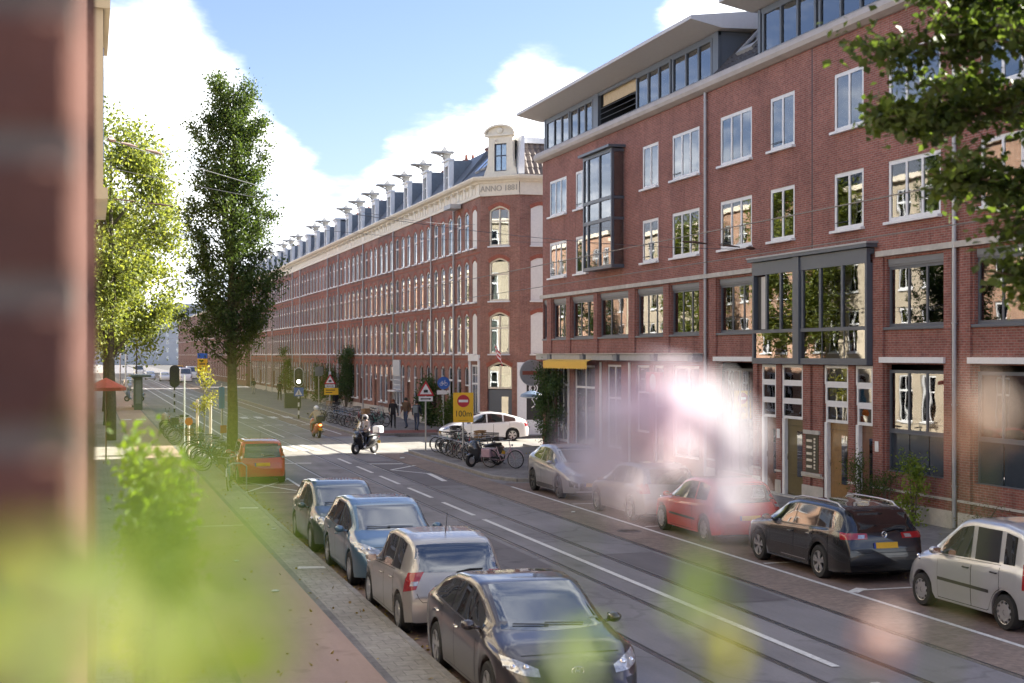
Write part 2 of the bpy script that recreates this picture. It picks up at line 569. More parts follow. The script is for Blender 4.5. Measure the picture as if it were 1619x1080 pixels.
def asphalt_mat(name, c, var=.28, crack=.80):
    m = mat(name, c, .82, var=0, spec=.3)
    n, l = m.node_tree.nodes, m.node_tree.links
    p = n['Principled BSDF']
    tc = n.new('ShaderNodeTexCoord')
    mp = n.new('ShaderNodeMapping'); mp.inputs['Scale'].default_value = (1.4, .12, 1)      # wear runs along the street
    l.new(tc.outputs['Object'], mp.inputs[0])
    a = n.new('ShaderNodeTexNoise'); a.inputs['Scale'].default_value = 1.0; a.inputs['Detail'].default_value = 8; a.inputs['Roughness'].default_value = .7
    l.new(mp.outputs[0], a.inputs['Vector'])
    b = n.new('ShaderNodeTexNoise'); b.inputs['Scale'].default_value = 22; b.inputs['Detail'].default_value = 4; b.inputs['Roughness'].default_value = .8
    l.new(tc.outputs['Object'], b.inputs['Vector'])
    cc = n.new('ShaderNodeTexNoise'); cc.inputs['Scale'].default_value = .35; cc.inputs['Detail'].default_value = 6
    l.new(tc.outputs['Object'], cc.inputs['Vector'])
    s = math_(n, l, 'ADD', math_(n, l, 'ADD', a.outputs['Fac'], math_(n, l, 'MULTIPLY', b.outputs['Fac'], .55)), cc.outputs['Fac'])
    mr = n.new('ShaderNodeMapRange'); mr.inputs['From Min'].default_value = .95; mr.inputs['From Max'].default_value = 1.6
    mr.inputs['To Min'].default_value = 1 - var; mr.inputs['To Max'].default_value = 1 + var
    l.new(s, mr.inputs['Value'])
    # hairline cracks and oil spots
    vo = n.new('ShaderNodeTexVoronoi'); vo.feature = 'DISTANCE_TO_EDGE'; vo.inputs['Scale'].default_value = .23
    wp = n.new('ShaderNodeVectorMath'); wp.operation = 'ADD'; l.new(tc.outputs['Object'], wp.inputs[0])
    wn_ = n.new('ShaderNodeTexNoise'); wn_.inputs['Scale'].default_value = 1.3; wn_.inputs['Detail'].default_value = 5; l.new(tc.outputs['Object'], wn_.inputs['Vector']); l.new(wn_.outputs['Color'], wp.inputs[1])
    l.new(wp.outputs[0], vo.inputs['Vector'])
    cm = n.new('ShaderNodeMapRange'); cm.inputs['From Min'].default_value = .004; cm.inputs['From Max'].default_value = .016; cm.inputs['To Min'].default_value = crack; cm.inputs['To Max'].default_value = 1
    l.new(vo.outputs['Distance'], cm.inputs['Value'])
    os_ = n.new('ShaderNodeMapRange'); os_.inputs['From Min'].default_value = .62; os_.inputs['From Max'].default_value = .74; os_.inputs['To Min'].default_value = 1; os_.inputs['To Max'].default_value = .66
    l.new(wn_.outputs['Fac'], os_.inputs['Value'])
    tot = math_(n, l, 'MULTIPLY', math_(n, l, 'MULTIPLY', mr.outputs[0], cm.outputs[0]), os_.outputs[0])
    vm = n.new('ShaderNodeVectorMath'); vm.operation = 'SCALE'; vm.inputs[0].default_value = c
    l.new(tot, vm.inputs['Scale']); l.new(vm.outputs[0], p.inputs['Base Color'])
    bp = n.new('ShaderNodeBump'); bp.inputs['Strength'].default_value = .35; bp.inputs['Distance'].default_value = .01
    l.new(b.outputs['Fac'], bp.inputs['Height']); l.new(bp.outputs[0], p.inputs['Normal'])
    return m


M_ASPH = asphalt_mat('asphalt', (.20, .192, .20))
M_ASPH2 = asphalt_mat('pale_asphalt', (.24, .23, .21))  # pale paving tone, lifted further so the sunlit strip reads brighter
M_GROUND = asphalt_mat('ground_grey', (.12, .115, .11))
M_CLINK = brick_mat('road_clinker', (.20, .155, .13), (.25, .195, .165), (.15, .13, .12), .2, .1, .006, .22, True)
M_BAY = brick_mat('bay_clinker', (.17, .125, .11), (.215, .15, .13), (.14, .12, .11), .2, .1, .007, .3, True)
M_PATH = asphalt_mat('red_path', (.40, .29, .235), .16, .97)
M_REDASPH = asphalt_mat('red_asphalt', (.20, .07, .055), .2)
M_FLAG = brick_mat('grey_flag', (.29, .275, .24), (.33, .31, .275), (.16, .15, .135), .3, .3, .006, .2, True)
M_FLAGR = brick_mat('dark_flag', (.17, .162, .16), (.205, .195, .192), (.13, .125, .125), .3, .3, .006, .3, True)
M_KERB = mat('kerb_stone', (.26, .25, .235), .85, var=.22, scale=6, bump=.3)
M_LINE = mat('road_paint', (.62, .62, .60), .65, var=.22, scale=9)
M_RAIL = mat('rail_steel', (.22, .21, .21), .3, metal=.9, var=.2)
M_GROOVE = mat('rail_groove', (.025, .022, .02), .8, var=.2)

# one sheet to the horizon
g = MB(); g.quad((-1500, -300, -.06), (1500, -300, -.06), (1500, 2600, -.06), (-1500, 2600, -.06))
tag(g.build('ground', M_GROUND), kind='structure')


def sheet(name, x0, x1, y0, y1, z, m, kind='structure', parent=None):
    b = MB(); b.quad((x0, y0, z), (x1, y0, z), (x1, y1, z), (x0, y1, z))
    o = b.build(name, m, parent)
    if parent is None: tag(o, kind=kind)
    return o


sheet('road', KL - .3, KR + .3, -30, 900, 0.0, M_ASPH)
sheet('side_road', KR + .3, 90, 63.6, 73.0, -.004, M_ASPH2)
sheet('clinker_strip', 12.26, 13.42, -30, 62.5, .004, M_CLINK)
sheet('clinker_strip', 12.26, 13.8, 76, 300, .004, M_CLINK)
sheet('parking_bay', 13.53, KR, -30, 46.6, .004, M_BAY)
sheet('parking_bay', KL, 6.75, -30, 58, .004, M_BAY)
# pale raised-crossing paving at the side street, colour lifted to brighten the sun strip
sheet('crossing_paving', KL, KR + 5, 62.6, 74.5, .005, M_ASPH2)

# pavements: solid slabs with kerb stones of their own along the edge
def pavement(name, poly, z0, z1, m):
    b = MB(); n = len(poly)
    b.poly([(x, y, z1) for x, y in poly])
    for i in range(n):
        a, c = poly[i], poly[(i + 1) % n]
        b.quad((a[0], a[1], z0), (c[0], c[1], z0), (c[0], c[1], z1), (a[0], a[1], z1))
    return tag(b.build(name, m), kind='structure')


pl = pavement('pavement', [(-.4, -30), (KL - .13, -30), (KL - .13, 900), (-.4, 900)], -.05, .12, M_FLAG)
sheet('cycle_path', 1.9, 3.72, -30, 420, .1245, M_PATH)
sheet('dark_band', 3.72, 3.84, -30, 420, .125, M_FLAGR)
sheet('dark_band', 1.82, 1.9, -30, 420, .1255, M_FLAGR)
pr = pavement('pavement', [(KR + .13, -30), (W, -30), (W, 63.2), (13.95, 63.2), (13.78, 62.2), (13.72, 48.6), (14.2, 47.2), (KR + .13, 46.8)], -.05, .12, M_FLAGR)
pr2 = pavement('pavement', [(14.0, 76.0), (W + 2, 76.0), (W, 76.6), (W, 900), (14.2, 900)], -.05, .12, M_FLAGR)
pavement('pavement', [(W + 1.7, 73.2), (90, 73.2), (90, 72.0), (W - .6, 72.0), (W - .9, 74.8), (W, 75.2)], -.05, .12, M_FLAGR)
pavement('pavement', [(W, 63.9), (90, 63.9), (90, 65.6), (W - .4, 65.6), (W - .4, 63.9)], -.05, .115, M_FLAGR)
sheet('red_cycle_crossing', 14.6, W - .8, 76.3, 79.2, .125, M_REDASPH)

# kerb stones, each one a piece
def kerb(parent, pts, L=1.0, w=.13, z1=.13, start=0):
    stones = {}
    for (xa, ya), (xb, yb) in zip(pts[:-1], pts[1:]):
        d = sqrt((xb - xa) ** 2 + (yb - ya) ** 2); n = max(1, round(d / L)); l = d / n
        key = round(l, 2)
        if key not in stones:
            b = MB(); b.bevbox(-w / 2, w / 2, -l / 2 + .006, l / 2 - .006, -.06, z1, .018); stones[key] = b.mesh('kerb_stone', M_KERB)
        ang = atan2(yb - ya, xb - xa) - pi / 2
        for i in range(n):
            t = (i + .5) / n
            obj('kerb_stone', stones[key], parent, (xa + (xb - xa) * t, ya + (yb - ya) * t, random.uniform(-.004, .004)), (0, 0, ang + random.uniform(-.004, .004)))


kerb(pl, [(KL - .065, 10), (KL - .065, 100)])
kerb(pl, [(KL - .065, 100), (KL - .065, 300)], 8)
kerb(pr, [(KR + .065, 10), (KR + .065, 46.7)])
kerb(pr, [(KR, 46.75), (14.2, 47.15), (13.68, 48.6), (13.72, 62.2), (13.9, 63.2), (17, 63.3)])
kerb(pr2, [(13.95, 76.0), (14.0, 140)], 1.0, .16)
kerb(pr2, [(14.0, 140), (14.2, 420)], 8, .16)

# tram rails: steel strips with a groove, four of them
for rx in (7.94, 9.40, 10.76, 12.17):
    rail = MB(); rail.box(rx - .035, rx + .035, -30, 420, -.02, .007)
    r = tag(rail.build('tram_rail', M_RAIL), kind='structure')
    gv = MB(); gv.box(rx + .036, rx + .085, -30, 420, -.02, .0055); gv.build('rail_groove', M_GROOVE, r)

# painted lines (thin slabs of paint)
def stripe(p, q, w=.1, z=.011, name='road_marking'):
    (x0, y0), (x1, y1) = p, q
    d = Vector((x1 - x0, y1 - y0)); d.normalize(); nrm_ = Vector((-d.y, d.x)) * w / 2
    b = MB(); b.quad((x0 + nrm_.x, y0 + nrm_.y, z), (x0 - nrm_.x, y0 - nrm_.y, z), (x1 - nrm_.x, y1 - nrm_.y, z), (x1 + nrm_.x, y1 + nrm_.y, z))
    o = b.build(name, M_LINE); tag(o, kind='structure'); return o


stripe((13.46, -20), (13.46, 45.4), .1)
y = 18.0
stripe((10.07, 17.9), (10.07, 36.6), .13)
for a, b_ in ((37.6, 41.2), (42.6, 46.0), (47.4, 50.8), (52.2, 55.4), (56.8, 59.8), (15.2, 16.9), (10, 13)):
    stripe((10.07, a), (10.07, b_), .13)
for yy in (27.2, 33.9, 39.6):
    stripe((13.6, yy), (15.5, yy), .1)
stripe((13.6, 23.6), (15.5, 23.6), .1); stripe((13.5, 23.4), (13.9, 23.75), .22, .015)
# give-way arrow sketch near the corner
stripe((10.75, 56.5), (12.1, 56.2), .28)
stripe((11.0, 53.3), (12.35, 55.2), .14, .0125); stripe((11.0, 53.3), (12.0, 51.2), .12, .014); stripe((12.0, 51.3), (11.8, 48.0), .2, .0155)
# no-parking cross at the left kerb
for a, b_ in (((4.75, 45.9), (6.65, 50.3)), ((6.6, 45.4), (4.8, 50.4))):
    stripe(a, b_, .1, .012 if a[0] < 5 else .016)
stripe((4.75, 45.6), (6.65, 45.5), .08, .014); stripe((6.7, 45.4), (6.7, 50.8), .1, .018); stripe((4.8, 48.3), (6.6, 48.2), .08, .02)
stripe((6.75, 35.6), (6.75, 30.2), .07, .0115)
stripe((4.0, 40.2), (4.5, 40.1), .3, .128); stripe((4.0, 28.6), (4.6, 28.5), .3, .128)
# crossing bars, zebra and stop lines beyond the junction
for i in range(6):
    stripe((7.3 + i * .55, 65.0), (7.1 + i * .55, 69.6), .25)
stripe((6.3, 58.0), (8.6, 57.6), .3)
for i in range(4):
    stripe((10.3 + i * 1.0, 99.0), (10.3 + i * 1.0, 101.8), .5)
stripe((9.9, 76), (9.9, 88), .1); stripe((9.9, 103), (9.9, 150), .12)
for i in range(4): stripe((10.3 + i * .8, 89.4), (10.8 + i * .8, 89.2), .4)
stripe((13.3, 78), (13.3, 140), .1)
stripe((6.9, 76), (6.9, 200), .12); stripe((9.9, 160), (10.2, 300), .14)
stripe((1.95, 97.2), (2.6, 97.2), 1.2, .128); stripe((2.9, 97.2), (3.55, 97.2), 1.2, .128)
sheet('road_marking', 1.95, 3.68, 36.1, 36.22, .128, M_LINE)

# gully covers and repair patches
M_IRON = mat('cast_iron', (.06, .055, .05), .6, metal=.6, var=.3, scale=30, bump=.5)
sheet('asphalt_patch', 7.0, 7.75, 36, 41.5, .0045, asphalt_mat('patch_asphalt', (.14, .13, .137), .2))
sheet('asphalt_patch', 10.9, 12.0, 23.0, 29.5, .0046, MATS['patch_asphalt'])
for i, (gx, gy) in enumerate(((7.3, 27.8), (12.9, 33.2))):
    b = MB(); b.lathe([(0.001, .012), (.3, .012), (.32, .004)], 20)
    for k in range(4): b.box(-.2, .2, -.14 + k * .08, -.11 + k * .08, .01, .018)
    o = b.build('manhole_cover', M_IRON, None, (gx, gy, 0))
    tag(o, ('round iron manhole cover in the dark lane by the left parked cars', 'round iron manhole cover in the brown clinker strip by the red hatchback')[i], 'manhole cover', 'manhole covers in the road')

sheet('asphalt_patch', 10.82, 12.1, 46.5, 58, .0047, MATS['patch_asphalt']); sheet('asphalt_patch', 8.1, 9.2, 28, 33, .0044, MATS['patch_asphalt']); sheet('asphalt_patch', 7.1, 7.8, 20, 24.5, .0043, MATS['patch_asphalt'])
# ------------------------------------------------------------------ facade kit (building space: x along the front, -y outwards, z up)
WIN_CACHE = {}


def wall_holes(mb, x0, x1, z0, z1, holes, depth=.12, m=0, arch=0.0, marc=1):
    """front wall at y=0 with openings and reveals; arch = rise of segmental heads"""
    xs = sorted({x0, x1, *[h[0] for h in holes], *[h[1] for h in holes]})
    zs = sorted({z0, z1, *[h[2] for h in holes], *[h[3] for h in holes]})
    xs = [x for x in xs if x0 - 1e-6 <= x <= x1 + 1e-6]; zs = [z for z in zs if z0 - 1e-6 <= z <= z1 + 1e-6]
    for j in range(len(zs) - 1):
        run = None
        for i in range(len(xs) - 1):
            cx_, cz_ = (xs[i] + xs[i + 1]) / 2, (zs[j] + zs[j + 1]) / 2
            solid = not any(h[0] < cx_ < h[1] and h[2] < cz_ < h[3] for h in holes)
            if solid:
                if run is None: run = xs[i]
            if (not solid or i == len(xs) - 2) and run is not None:
                e = xs[i + 1] if solid else xs[i]
                mb.quad((run, 0, zs[j]), (e, 0, zs[j]), (e, 0, zs[j + 1]), (run, 0, zs[j + 1]), m)
                run = None
    for h in holes:
        a, b, c, d = h[:4]
        ar = h[4] if len(h) > 4 else arch
        mb.quad((a, 0, c), (a, 0, d - ar), (a, depth, d - ar), (a, depth, c), m)
        mb.quad((b, 0, c), (b, depth, c), (b, depth, d - ar), (b, 0, d - ar), m)
        mb.quad((a, 0, c), (a, depth, c), (b, depth, c), (b, 0, c), m)
        if ar <= 0:
            mb.quad((a, 0, d), (b, 0, d), (b, depth, d), (a, depth, d), m)
        else:
            n = 6
            pt = [(a + (b - a) * k / n, d - ar + ar * sin(pi * (.08 + .84 * k / n)) ** 1 * 1.0 - ar * sin(pi * .08) * abs(1 - 2 * k / n)) for k in range(n + 1)]
            for k in range(n):
                (xa, za), (xb, zb) = pt[k], pt[k + 1]
                mb.quad((xa, 0, za), (xb, 0, zb), (xb, 0, d), (xa, 0, d), m)
                mb.quad((xa, 0, za), (xa, depth, za), (xb, depth, zb), (xb, 0, zb), m)
                # rubbed-brick arch standing a little proud
                o1, o2 = .0, .2
                xm = (a + b) / 2; ex = lambda x: xm + (x - xm) * 1.12
                q = [(xa, -.022, za + o1), (xb, -.022, zb + o1), (ex(xb), -.022, zb + o2), (ex(xa), -.022, za + o2)]
                mb.quad(*q, marc)
                mb.quad((xa, 0, za), (xb, 0, zb), (xb, -.022, zb), (xa, -.022, za), marc)
                mb.quad((ex(xa), -.022, za + o2), (ex(xb), -.022, zb + o2), (ex(xb), 0, zb + o2), (ex(xa), 0, za + o2), marc)
            mb.quad((a - (b-a)*.06, -.022, d - ar + .2), (a - (b-a)*.06, 0, d - ar + .2), (a, 0, d - ar), (a, -.022, d - ar), marc)


def window(parent, x, z, w, h, lights=2, fm=None, fw=.07, y=.10, curtain=None, arch=0.0, sill=True, glass=None, room=True,
           bars=(), pos=None, transom=None, name='window', sillm=None, open_=None, deep=.05):
    """a window part with pane, curtain and sill sub-parts; alike windows share meshes"""
    fm = fm or M_WHITE; glass = glass or M_GLASS
    key = (round(w, 2), round(h, 2), lights, fm.name, fw, arch, tuple(bars), transom, room, deep)
    if key not in WIN_CACHE:
        f = MB()
        f.box(0, fw, 0, deep, 0, h - arch); f.box(w - fw, w, 0, deep, 0, h - arch)
        f.box(fw, w - fw, .001, deep - .001, 0, fw)
        if arch <= 0:
            f.box(fw, w - fw, .001, deep - .001, h - fw, h)
        else:
            n = 6
            pt = [(w * k / n, h - arch + arch * sin(pi * (.08 + .84 * k / n)) - arch * sin(pi * .08) * abs(1 - 2 * k / n)) for k in range(n + 1)]
            for k in range(n):
                (xa, za), (xb, zb) = pt[k], pt[k + 1]
                za2, zb2 = za - fw, zb - fw
                f.loft([[(xa, 0, za2), (xb, 0, zb2), (xb, 0, zb), (xa, 0, za)], [(xa, deep, za2), (xb, deep, zb2), (xb, deep, zb), (xa, deep, za)]])
        xs = [fw + (w - 2 * fw) * k / lights for k in range(lights + 1)]
        for k in range(1, lights):
            f.box(xs[k] - fw * .45, xs[k] + fw * .45, .003, deep - .003, fw, h - fw - arch * .3)
        for b in bars: f.box(fw, w - fw, .005, deep - .005, b - .02, b + .02)
        if transom: f.box(fw, w - fw, -.004, deep + .002, transom - fw * .5, transom + fw * .5)
        fme = f.mesh('window', fm)
        panes = []
        for k in range(lights):
            a = xs[k] + (fw * .45 if k else 0); b = xs[k + 1] - (fw * .45 if k < lights - 1 else 0)
            p = MB(); p.box(a, b, deep * .45, deep * .45 + .006, fw, h - fw - arch * .45)
            panes.append(p.mesh('pane', glass))
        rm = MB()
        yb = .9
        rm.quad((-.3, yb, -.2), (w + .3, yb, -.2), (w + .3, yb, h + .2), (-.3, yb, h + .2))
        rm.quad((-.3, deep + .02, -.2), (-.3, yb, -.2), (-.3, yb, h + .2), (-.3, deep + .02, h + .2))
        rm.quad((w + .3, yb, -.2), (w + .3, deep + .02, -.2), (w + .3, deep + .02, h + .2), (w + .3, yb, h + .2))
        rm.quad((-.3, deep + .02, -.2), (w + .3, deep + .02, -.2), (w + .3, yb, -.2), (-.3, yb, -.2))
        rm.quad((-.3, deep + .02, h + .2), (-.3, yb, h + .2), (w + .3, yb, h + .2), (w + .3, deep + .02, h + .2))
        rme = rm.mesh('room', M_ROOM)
        s = MB(); s.bevbox(-.06, w + .06, -.16, -.001, -.075, .0, .01)
        cm = {}
        WIN_CACHE[key] = (fme, panes, rme, s.mesh('sill', sillm or M_WHITE), cm)
    fme, panes, rme, sme, cm = WIN_CACHE[key]
    o = obj(name, fme, parent, pos or (x, y, z))
    for p in panes: obj('pane', p, o)
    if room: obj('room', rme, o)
    if sill: obj('sill', sme, o)
    if curtain:
        ck = (key, curtain)
        if ck not in cm:
            c = MB(); cmat = {'w': M_CURT, 'g': M_CURTG, 'y': M_CURTY, 'o': M_BLINDO, 'b': M_CURT}[curtain[0]]
            if curtain[0] in 'ob':      # roller blind down to a third or a half
                c.quad((fw, deep + .05, h * .62 if curtain[0] == 'o' else h * .35), (w - fw, deep + .05, h * .62 if curtain[0] == 'o' else h * .35), (w - fw, deep + .05, h - .03), (fw, deep + .05, h - .03))
            else:
                spans = {'l': [(0, .35)], 'r': [(.65, 1)], 's': [(0, .25), (.75, 1)], 'f': [(0, 1)], 'h': [(0, 1)]}[curtain[1]]
                top = h - .03 if curtain[1] != 'h' else h * .5
                for a, b in spans:
                    n = max(4, int((b - a) * w / .045)); pts = []
                    for k in range(n + 1):
                        pts.append((a * w + (b - a) * w * k / n, deep + .10 + .03 * sin(k * 1.7) + .012 * sin(k * 4.1)))
                    for (xa, ya), (xb, yb_) in zip(pts[:-1], pts[1:]):
                        c.quad((xa, ya, .02), (xb, yb_, .02), (xb, yb_, top), (xa, ya, top))
            cm[ck] = c.mesh('curtain', cmat, smooth=True)
        obj('curtain', cm[ck], o)
    return o


def handle_door(parent, x0, x1, z0, z1, y, m, glass=True, name='door', panel=True):
    d = MB(); w = x1 - x0; h = z1 - z0
    d.box(0, w, 0, .05, 0, h)
    if panel:
        for k in range(3): d.box(.12, w - .12, -.012, 0, .15 + k * h * .3, .15 + k * h * .3 + h * .22)
    o = d.build(name, m, parent, (x0, y, z0))
    if glass:
        g_ = MB(); g_.box(w * .55, w * .82, -.02, -.013, h * .25, h * .85); g_.build('pane', M_GLASSD, o)
    hd = MB(); hd.tube([(.1, -.05, h * .46), (.1, -.06, h * .5), (.1, -.05, h * .54)], .018, 6); hd.tube([(.1, 0, h * .5), (.1, -.06, h * .5)], .012, 6)
    hd.build('handle', M_CHROME, o)
    return o


def roof_tiles(name, parent, m, x0, x1, y0, z0, y1, z1, pitch=.25, course=.34):
    """pantiled slope: rolls across, steps up"""
    b = MB(); L = sqrt((y1 - y0) ** 2 + (z1 - z0) ** 2); n = max(2, int(L / course)); nx = max(2, int((x1 - x0) / pitch))
    uy, uz = (y1 - y0) / L, (z1 - z0) / L; ny, nz = -uz, uy
    prof = [(0, 0), (.25, .02), (.5, .055), (.75, .02)]
    for j in range(n):
        s0, s1 = L * j / n, L * (j + 1) / n + .03
        pts = [(x0 + (x1 - x0) * (i + f) / nx, hh) for i in range(nx) for f, hh in prof] + [(x1, 0)]
        for (xa, ha), (xb, hb) in zip(pts[:-1], pts[1:]):
            def P(x, s, hh): return (x, y0 + uy * s + ny * hh, z0 + uz * s + nz * hh)
            b.quad(P(xa, s0, ha + .03), P(xb, s0, hb + .03), P(xb, s1, hb), P(xa, s1, ha))
            b.quad(P(xa, s0, ha - .01), P(xb, s0, hb - .01), P(xb, s0, hb + .03), P(xa, s0, ha + .03))
    o = b.build(name, m, parent); o['kind'] = 'stuff'
    return o


def downpipe(parent, x, z0, z1, y=-.09, r=.055, m=None):
    b = MB(); b.tube([(x, y, z0), (x, y, z1)], r, 8)
    z = z0 + 1
    while z < z1: b.lathe([(r + .012, z), (r + .012, z + .05)], 8, o=(x, y, 0), cap=True); b.box(x - .02, x + .02, y, 0.001, z, z + .03); z += 2.0
    return b.build('downpipe', m or M_ZINC, parent, smooth=False)


# ------------------------------------------------------------------ modern brick block on the right (x=0 at its far end, growing towards the viewer)
modern = thing('apartment_block', 'long modern red brick block with white windows, grey bays and overhanging roof', 'apartment building', (W, 63.7, 0), radians(-90))
LEN = 48.0
GZ = 13.45      # gutter
ROW3, ROW2, ROW1 = (10.75, 12.40), (7.93, 9.55), (5.09, 6.95)
up = [(1.05, 3.48, 3), (4.71, 6.38, 2), (12.59, 14.20, 2), (15.51, 17.94, 3), (19.65, 22.05, 3), (23.33, 24.94, 2), (27.32, 28.94, 2),
      (30.2, 32.64, 3), (34.3, 36.7, 3), (38.6, 40.2, 2), (42.0, 44.4, 3)]
first = [(.10, .80, 1), (1.55, 3.55, 3), (4.2, 7.15, 3), (7.75, 11.2, 3), (12.0, 14.75, 3), (15.4, 18.0, 3), (19.5, 22.2, 3), (30.1, 32.8, 3), (34.05, 36.9, 3), (38.3, 41.0, 3), (42.6, 45.4, 3)]
grd = [(19.5, 22.2, .5, 4.15), (30.1, 32.8, 1.3, 4.15), (34.05, 36.9, 1.3, 4.15), (38.3, 41.0, 1.3, 4.15), (42.6, 45.4, 1.3, 4.15)]
shop = [(.5, 1.7, .5, 3.95), (2.0, 3.6, .5, 3.95), (4.5, 7.2, .3, 3.95), (8.6, 10.3, .6, 4.0), (11.9, 13.3, 1.4, 4.0), (13.7, 14.7, .2, 4.0), (15.6, 18.1, .7, 4.0)]
S = [(22.86, 23.83), (24.23, 25.55), (26.85, 28.2), (28.6, 29.5)]
wallb = MB()
holes = [(a, b, *ROW3) for a, b, _ in up] + [(a, b, *ROW2) for a, b, _ in up] + [(a, b, *ROW1) for a, b, _ in first] + grd + shop
holes += [(a, b, .15, 4.12) for a, b in S]
holes += [(22.6, 29.45, 4.2, 7.0), (7.35, 10.55, 8.0, 12.6)]
wall_holes(wallb, 0, LEN, 0.0, GZ, holes, .16)
# gable ends and rear
for x_, fl in ((0, 1), (LEN, 0)):
    q = [(x_, 0, 0), (x_, 11, 0), (x_, 11, GZ), (x_, 0, GZ)]
    wallb.quad(*(q if not fl else q[::-1]))
wallb.quad((LEN, 11, 0), (0, 11, 0), (0, 11, GZ), (LEN, 11, GZ))
wallb.build('wall', M_BRICK, modern)
# brick piers between the first-floor windows stand proud of the wall
pier = {}
for a, b, z0, z1 in ((0.85, 1.45, 4.45, 7.0), (3.62, 4.13, 4.45, 7.0), (7.22, 7.68, 4.45, 7.0), (11.27, 11.93, 4.45, 7.0), (14.82, 15.33, 4.45, 7.0), (18.07, 18.5, .0, 7.0), (18.9, 19.43, .0, 7.0),
                     (22.27, 22.55, 0, 4.1), (29.53, 30.03, .0, 7.0), (32.87, 33.2, 0, 7.0), (33.55, 33.98, .0, 7.0), (37.0, 37.5, .0, 7.0), (37.7, 38.2, 0, 7.0), (41.1, 41.6, 0, 7), (41.9, 42.5, 0, 7),
                     (23.86, 24.2, 0, 4.1), (25.58, 26.05, 0, 4.1), (26.2, 26.8, 0, 4.1), (28.23, 28.57, 0, 4.1)):
    p = MB(); p.box(0, b - a, -.07, -.002, z0, z1); p.build('brick_pier', M_BRICK, modern, (a, 0, 0))
# belt, plinth, pale stripe
def bar(name, m, x0, x1, y0, y1, z0, z1, parent=modern, bev=None):
    b = MB()
    (b.bevbox(x0, x1, y0, y1, z0, z1, bev) if bev else b.box(x0, x1, y0, y1, z0, z1))
    return b.build(name, m, parent)


bar('belt_course', M_STONE, -.08, 22.3, -.13, -.001, 7.03, 7.18)
bar('belt_course', M_STONE, 29.75, LEN, -.13, -.001, 7.03, 7.18)
for a, b in ((18.5, 19.4), (22.25, 22.8), (23.84, 24.2), (25.56, 26.82), (28.22, 28.57), (29.55, 33.25), (33.5, LEN)):
    bar('plinth', M_STONE, a, b, -.095, -.072, 0, .55)
    bar('stone_stripe', M_STONE, a - .02, b + .02, -.10, -.0725, .80, .86)
for a, b in ((19.35, 22.3), (29.95, 32.95), (33.95, 37.0), (38.2, 41.1)):
    bar('lintel', M_WHITE, a, b, -.14, -.003, 4.19, 4.34)
for x_ in (18.62, 33.35, 41.75): downpipe(modern, x_, .15, GZ + .1)
# dark vertical movement joint
bar('movement_joint', M_DARK, 26.0, 26.06, -.004, -.001, 7.3, GZ)
# rounded gutter band
gb = MB()
ring = lambda x: [(x, .05, GZ - .02), (x, -.10, GZ - .02), (x, -.30, GZ + .06), (x, -.36, GZ + .18), (x, -.34, GZ + .32), (x, -.26, GZ + .40), (x, .05, GZ + .42)]
gb.loft([ring(-.32), ring(LEN)]); gb.build('gutter', mat('gutter_grey', (.40, .37, .355), .6, var=.1, scale=2), modern)

cur = {(0, 3): 'wl', (2, 3): 'wf', (3, 3): 'gs', (4, 3): 'wr', (5, 3): 'gf', (6, 3): None, (7, 3): 'gr', (0, 2): 'wf', (1, 2): 'gf', (2, 2): 'wf', (3, 2): 'wl', (4, 2): 'wl', (5, 2): 'wr', (6, 2): 'gs', (7, 2): 'gr'}
for i, (a, b, n) in enumerate(up):
    for row, (z0, z1) in ((3, ROW3), (2, ROW2)):
        wdw = window(modern, a, z0, b - a, z1 - z0, n, M_WHITE, .11, .02, cur.get((i, row), 'gl'))
        if (i + row) % 2 == 0:      # open casement catch rail at the foot of the light
            r = MB(); r.tube([(.1, -.03, .22), ((b - a) / n, -.03, .22)], .012, 5); r.build('stay_bar', M_DARK, wdw)
for i, (a, b, n) in enumerate(first):
    w_ = window(modern, a, ROW1[0] + .05, b - a, ROW1[1] - ROW1[0] - .25, n, M_GREY, .085, .10, ['gs', None, 'gl', 'wf', 'gs', None, 'wr', 'gf', 'wf', 'gl', 'wr'][i], sillm=M_GREY, glass=M_GLASS)
    s_ = MB(); s_.box(0, b - a, -.03, .1, ROW1[1] - ROW1[0] - .25, ROW1[1] - ROW1[0] - .0); s_.box(.04, b - a - .04, -.06, -.03, ROW1[1] - ROW1[0] - .2, ROW1[1] - ROW1[0] - .02)
    s_.build('shutter_box', mat('shutter_grey', (.16, .175, .2), .45, var=.05), w_)
for i, (a, b, z0, z1) in enumerate(grd):
    if i == 0:
        w_ = window(modern, a, z0, b - a, z1 - z0 - .2, 4, M_DARK, .09, .14, 'gs', sill=False, glass=M_GLASSD)
        po = MB(); po.box(.75, 1.75, .14, .145, 1.3, 2.35); o_ = po.build('poster', mat('ochre_poster', (.62, .33, .04), .6), w_)
    else:
        w_ = window(modern, a, z0 + 1.05, b - a, z1 - z0 - 1.2, 3, M_GREY, .085, .10, ['', 'ws', 'wf', 'wl', 'gf'][i], sill=False, glass=M_GLASS)
        pb = MB()
        for k in range(3):
            xa = k * (b - a) / 3; pb.box(xa + .02, xa + (b - a) / 3 - .02, .05, .06, -1.03, -.03)
        pb.build('spandrel_panel', mat('slate_blue_panel', (.032, .045, .062), .2, var=.08, coat=.4), w_)
        fb = MB(); fb.box(0, b - a, -.02, .05, -.03, .0); fb.box(0, b - a, -.05, .06, -1.1, -1.03); fb.box(0, .05, 0, .05, -1.03, -.03); fb.box(b - a - .05, b - a, 0, .05, -1.03, -.03)
        fb.build('sill', M_GREY, w_)

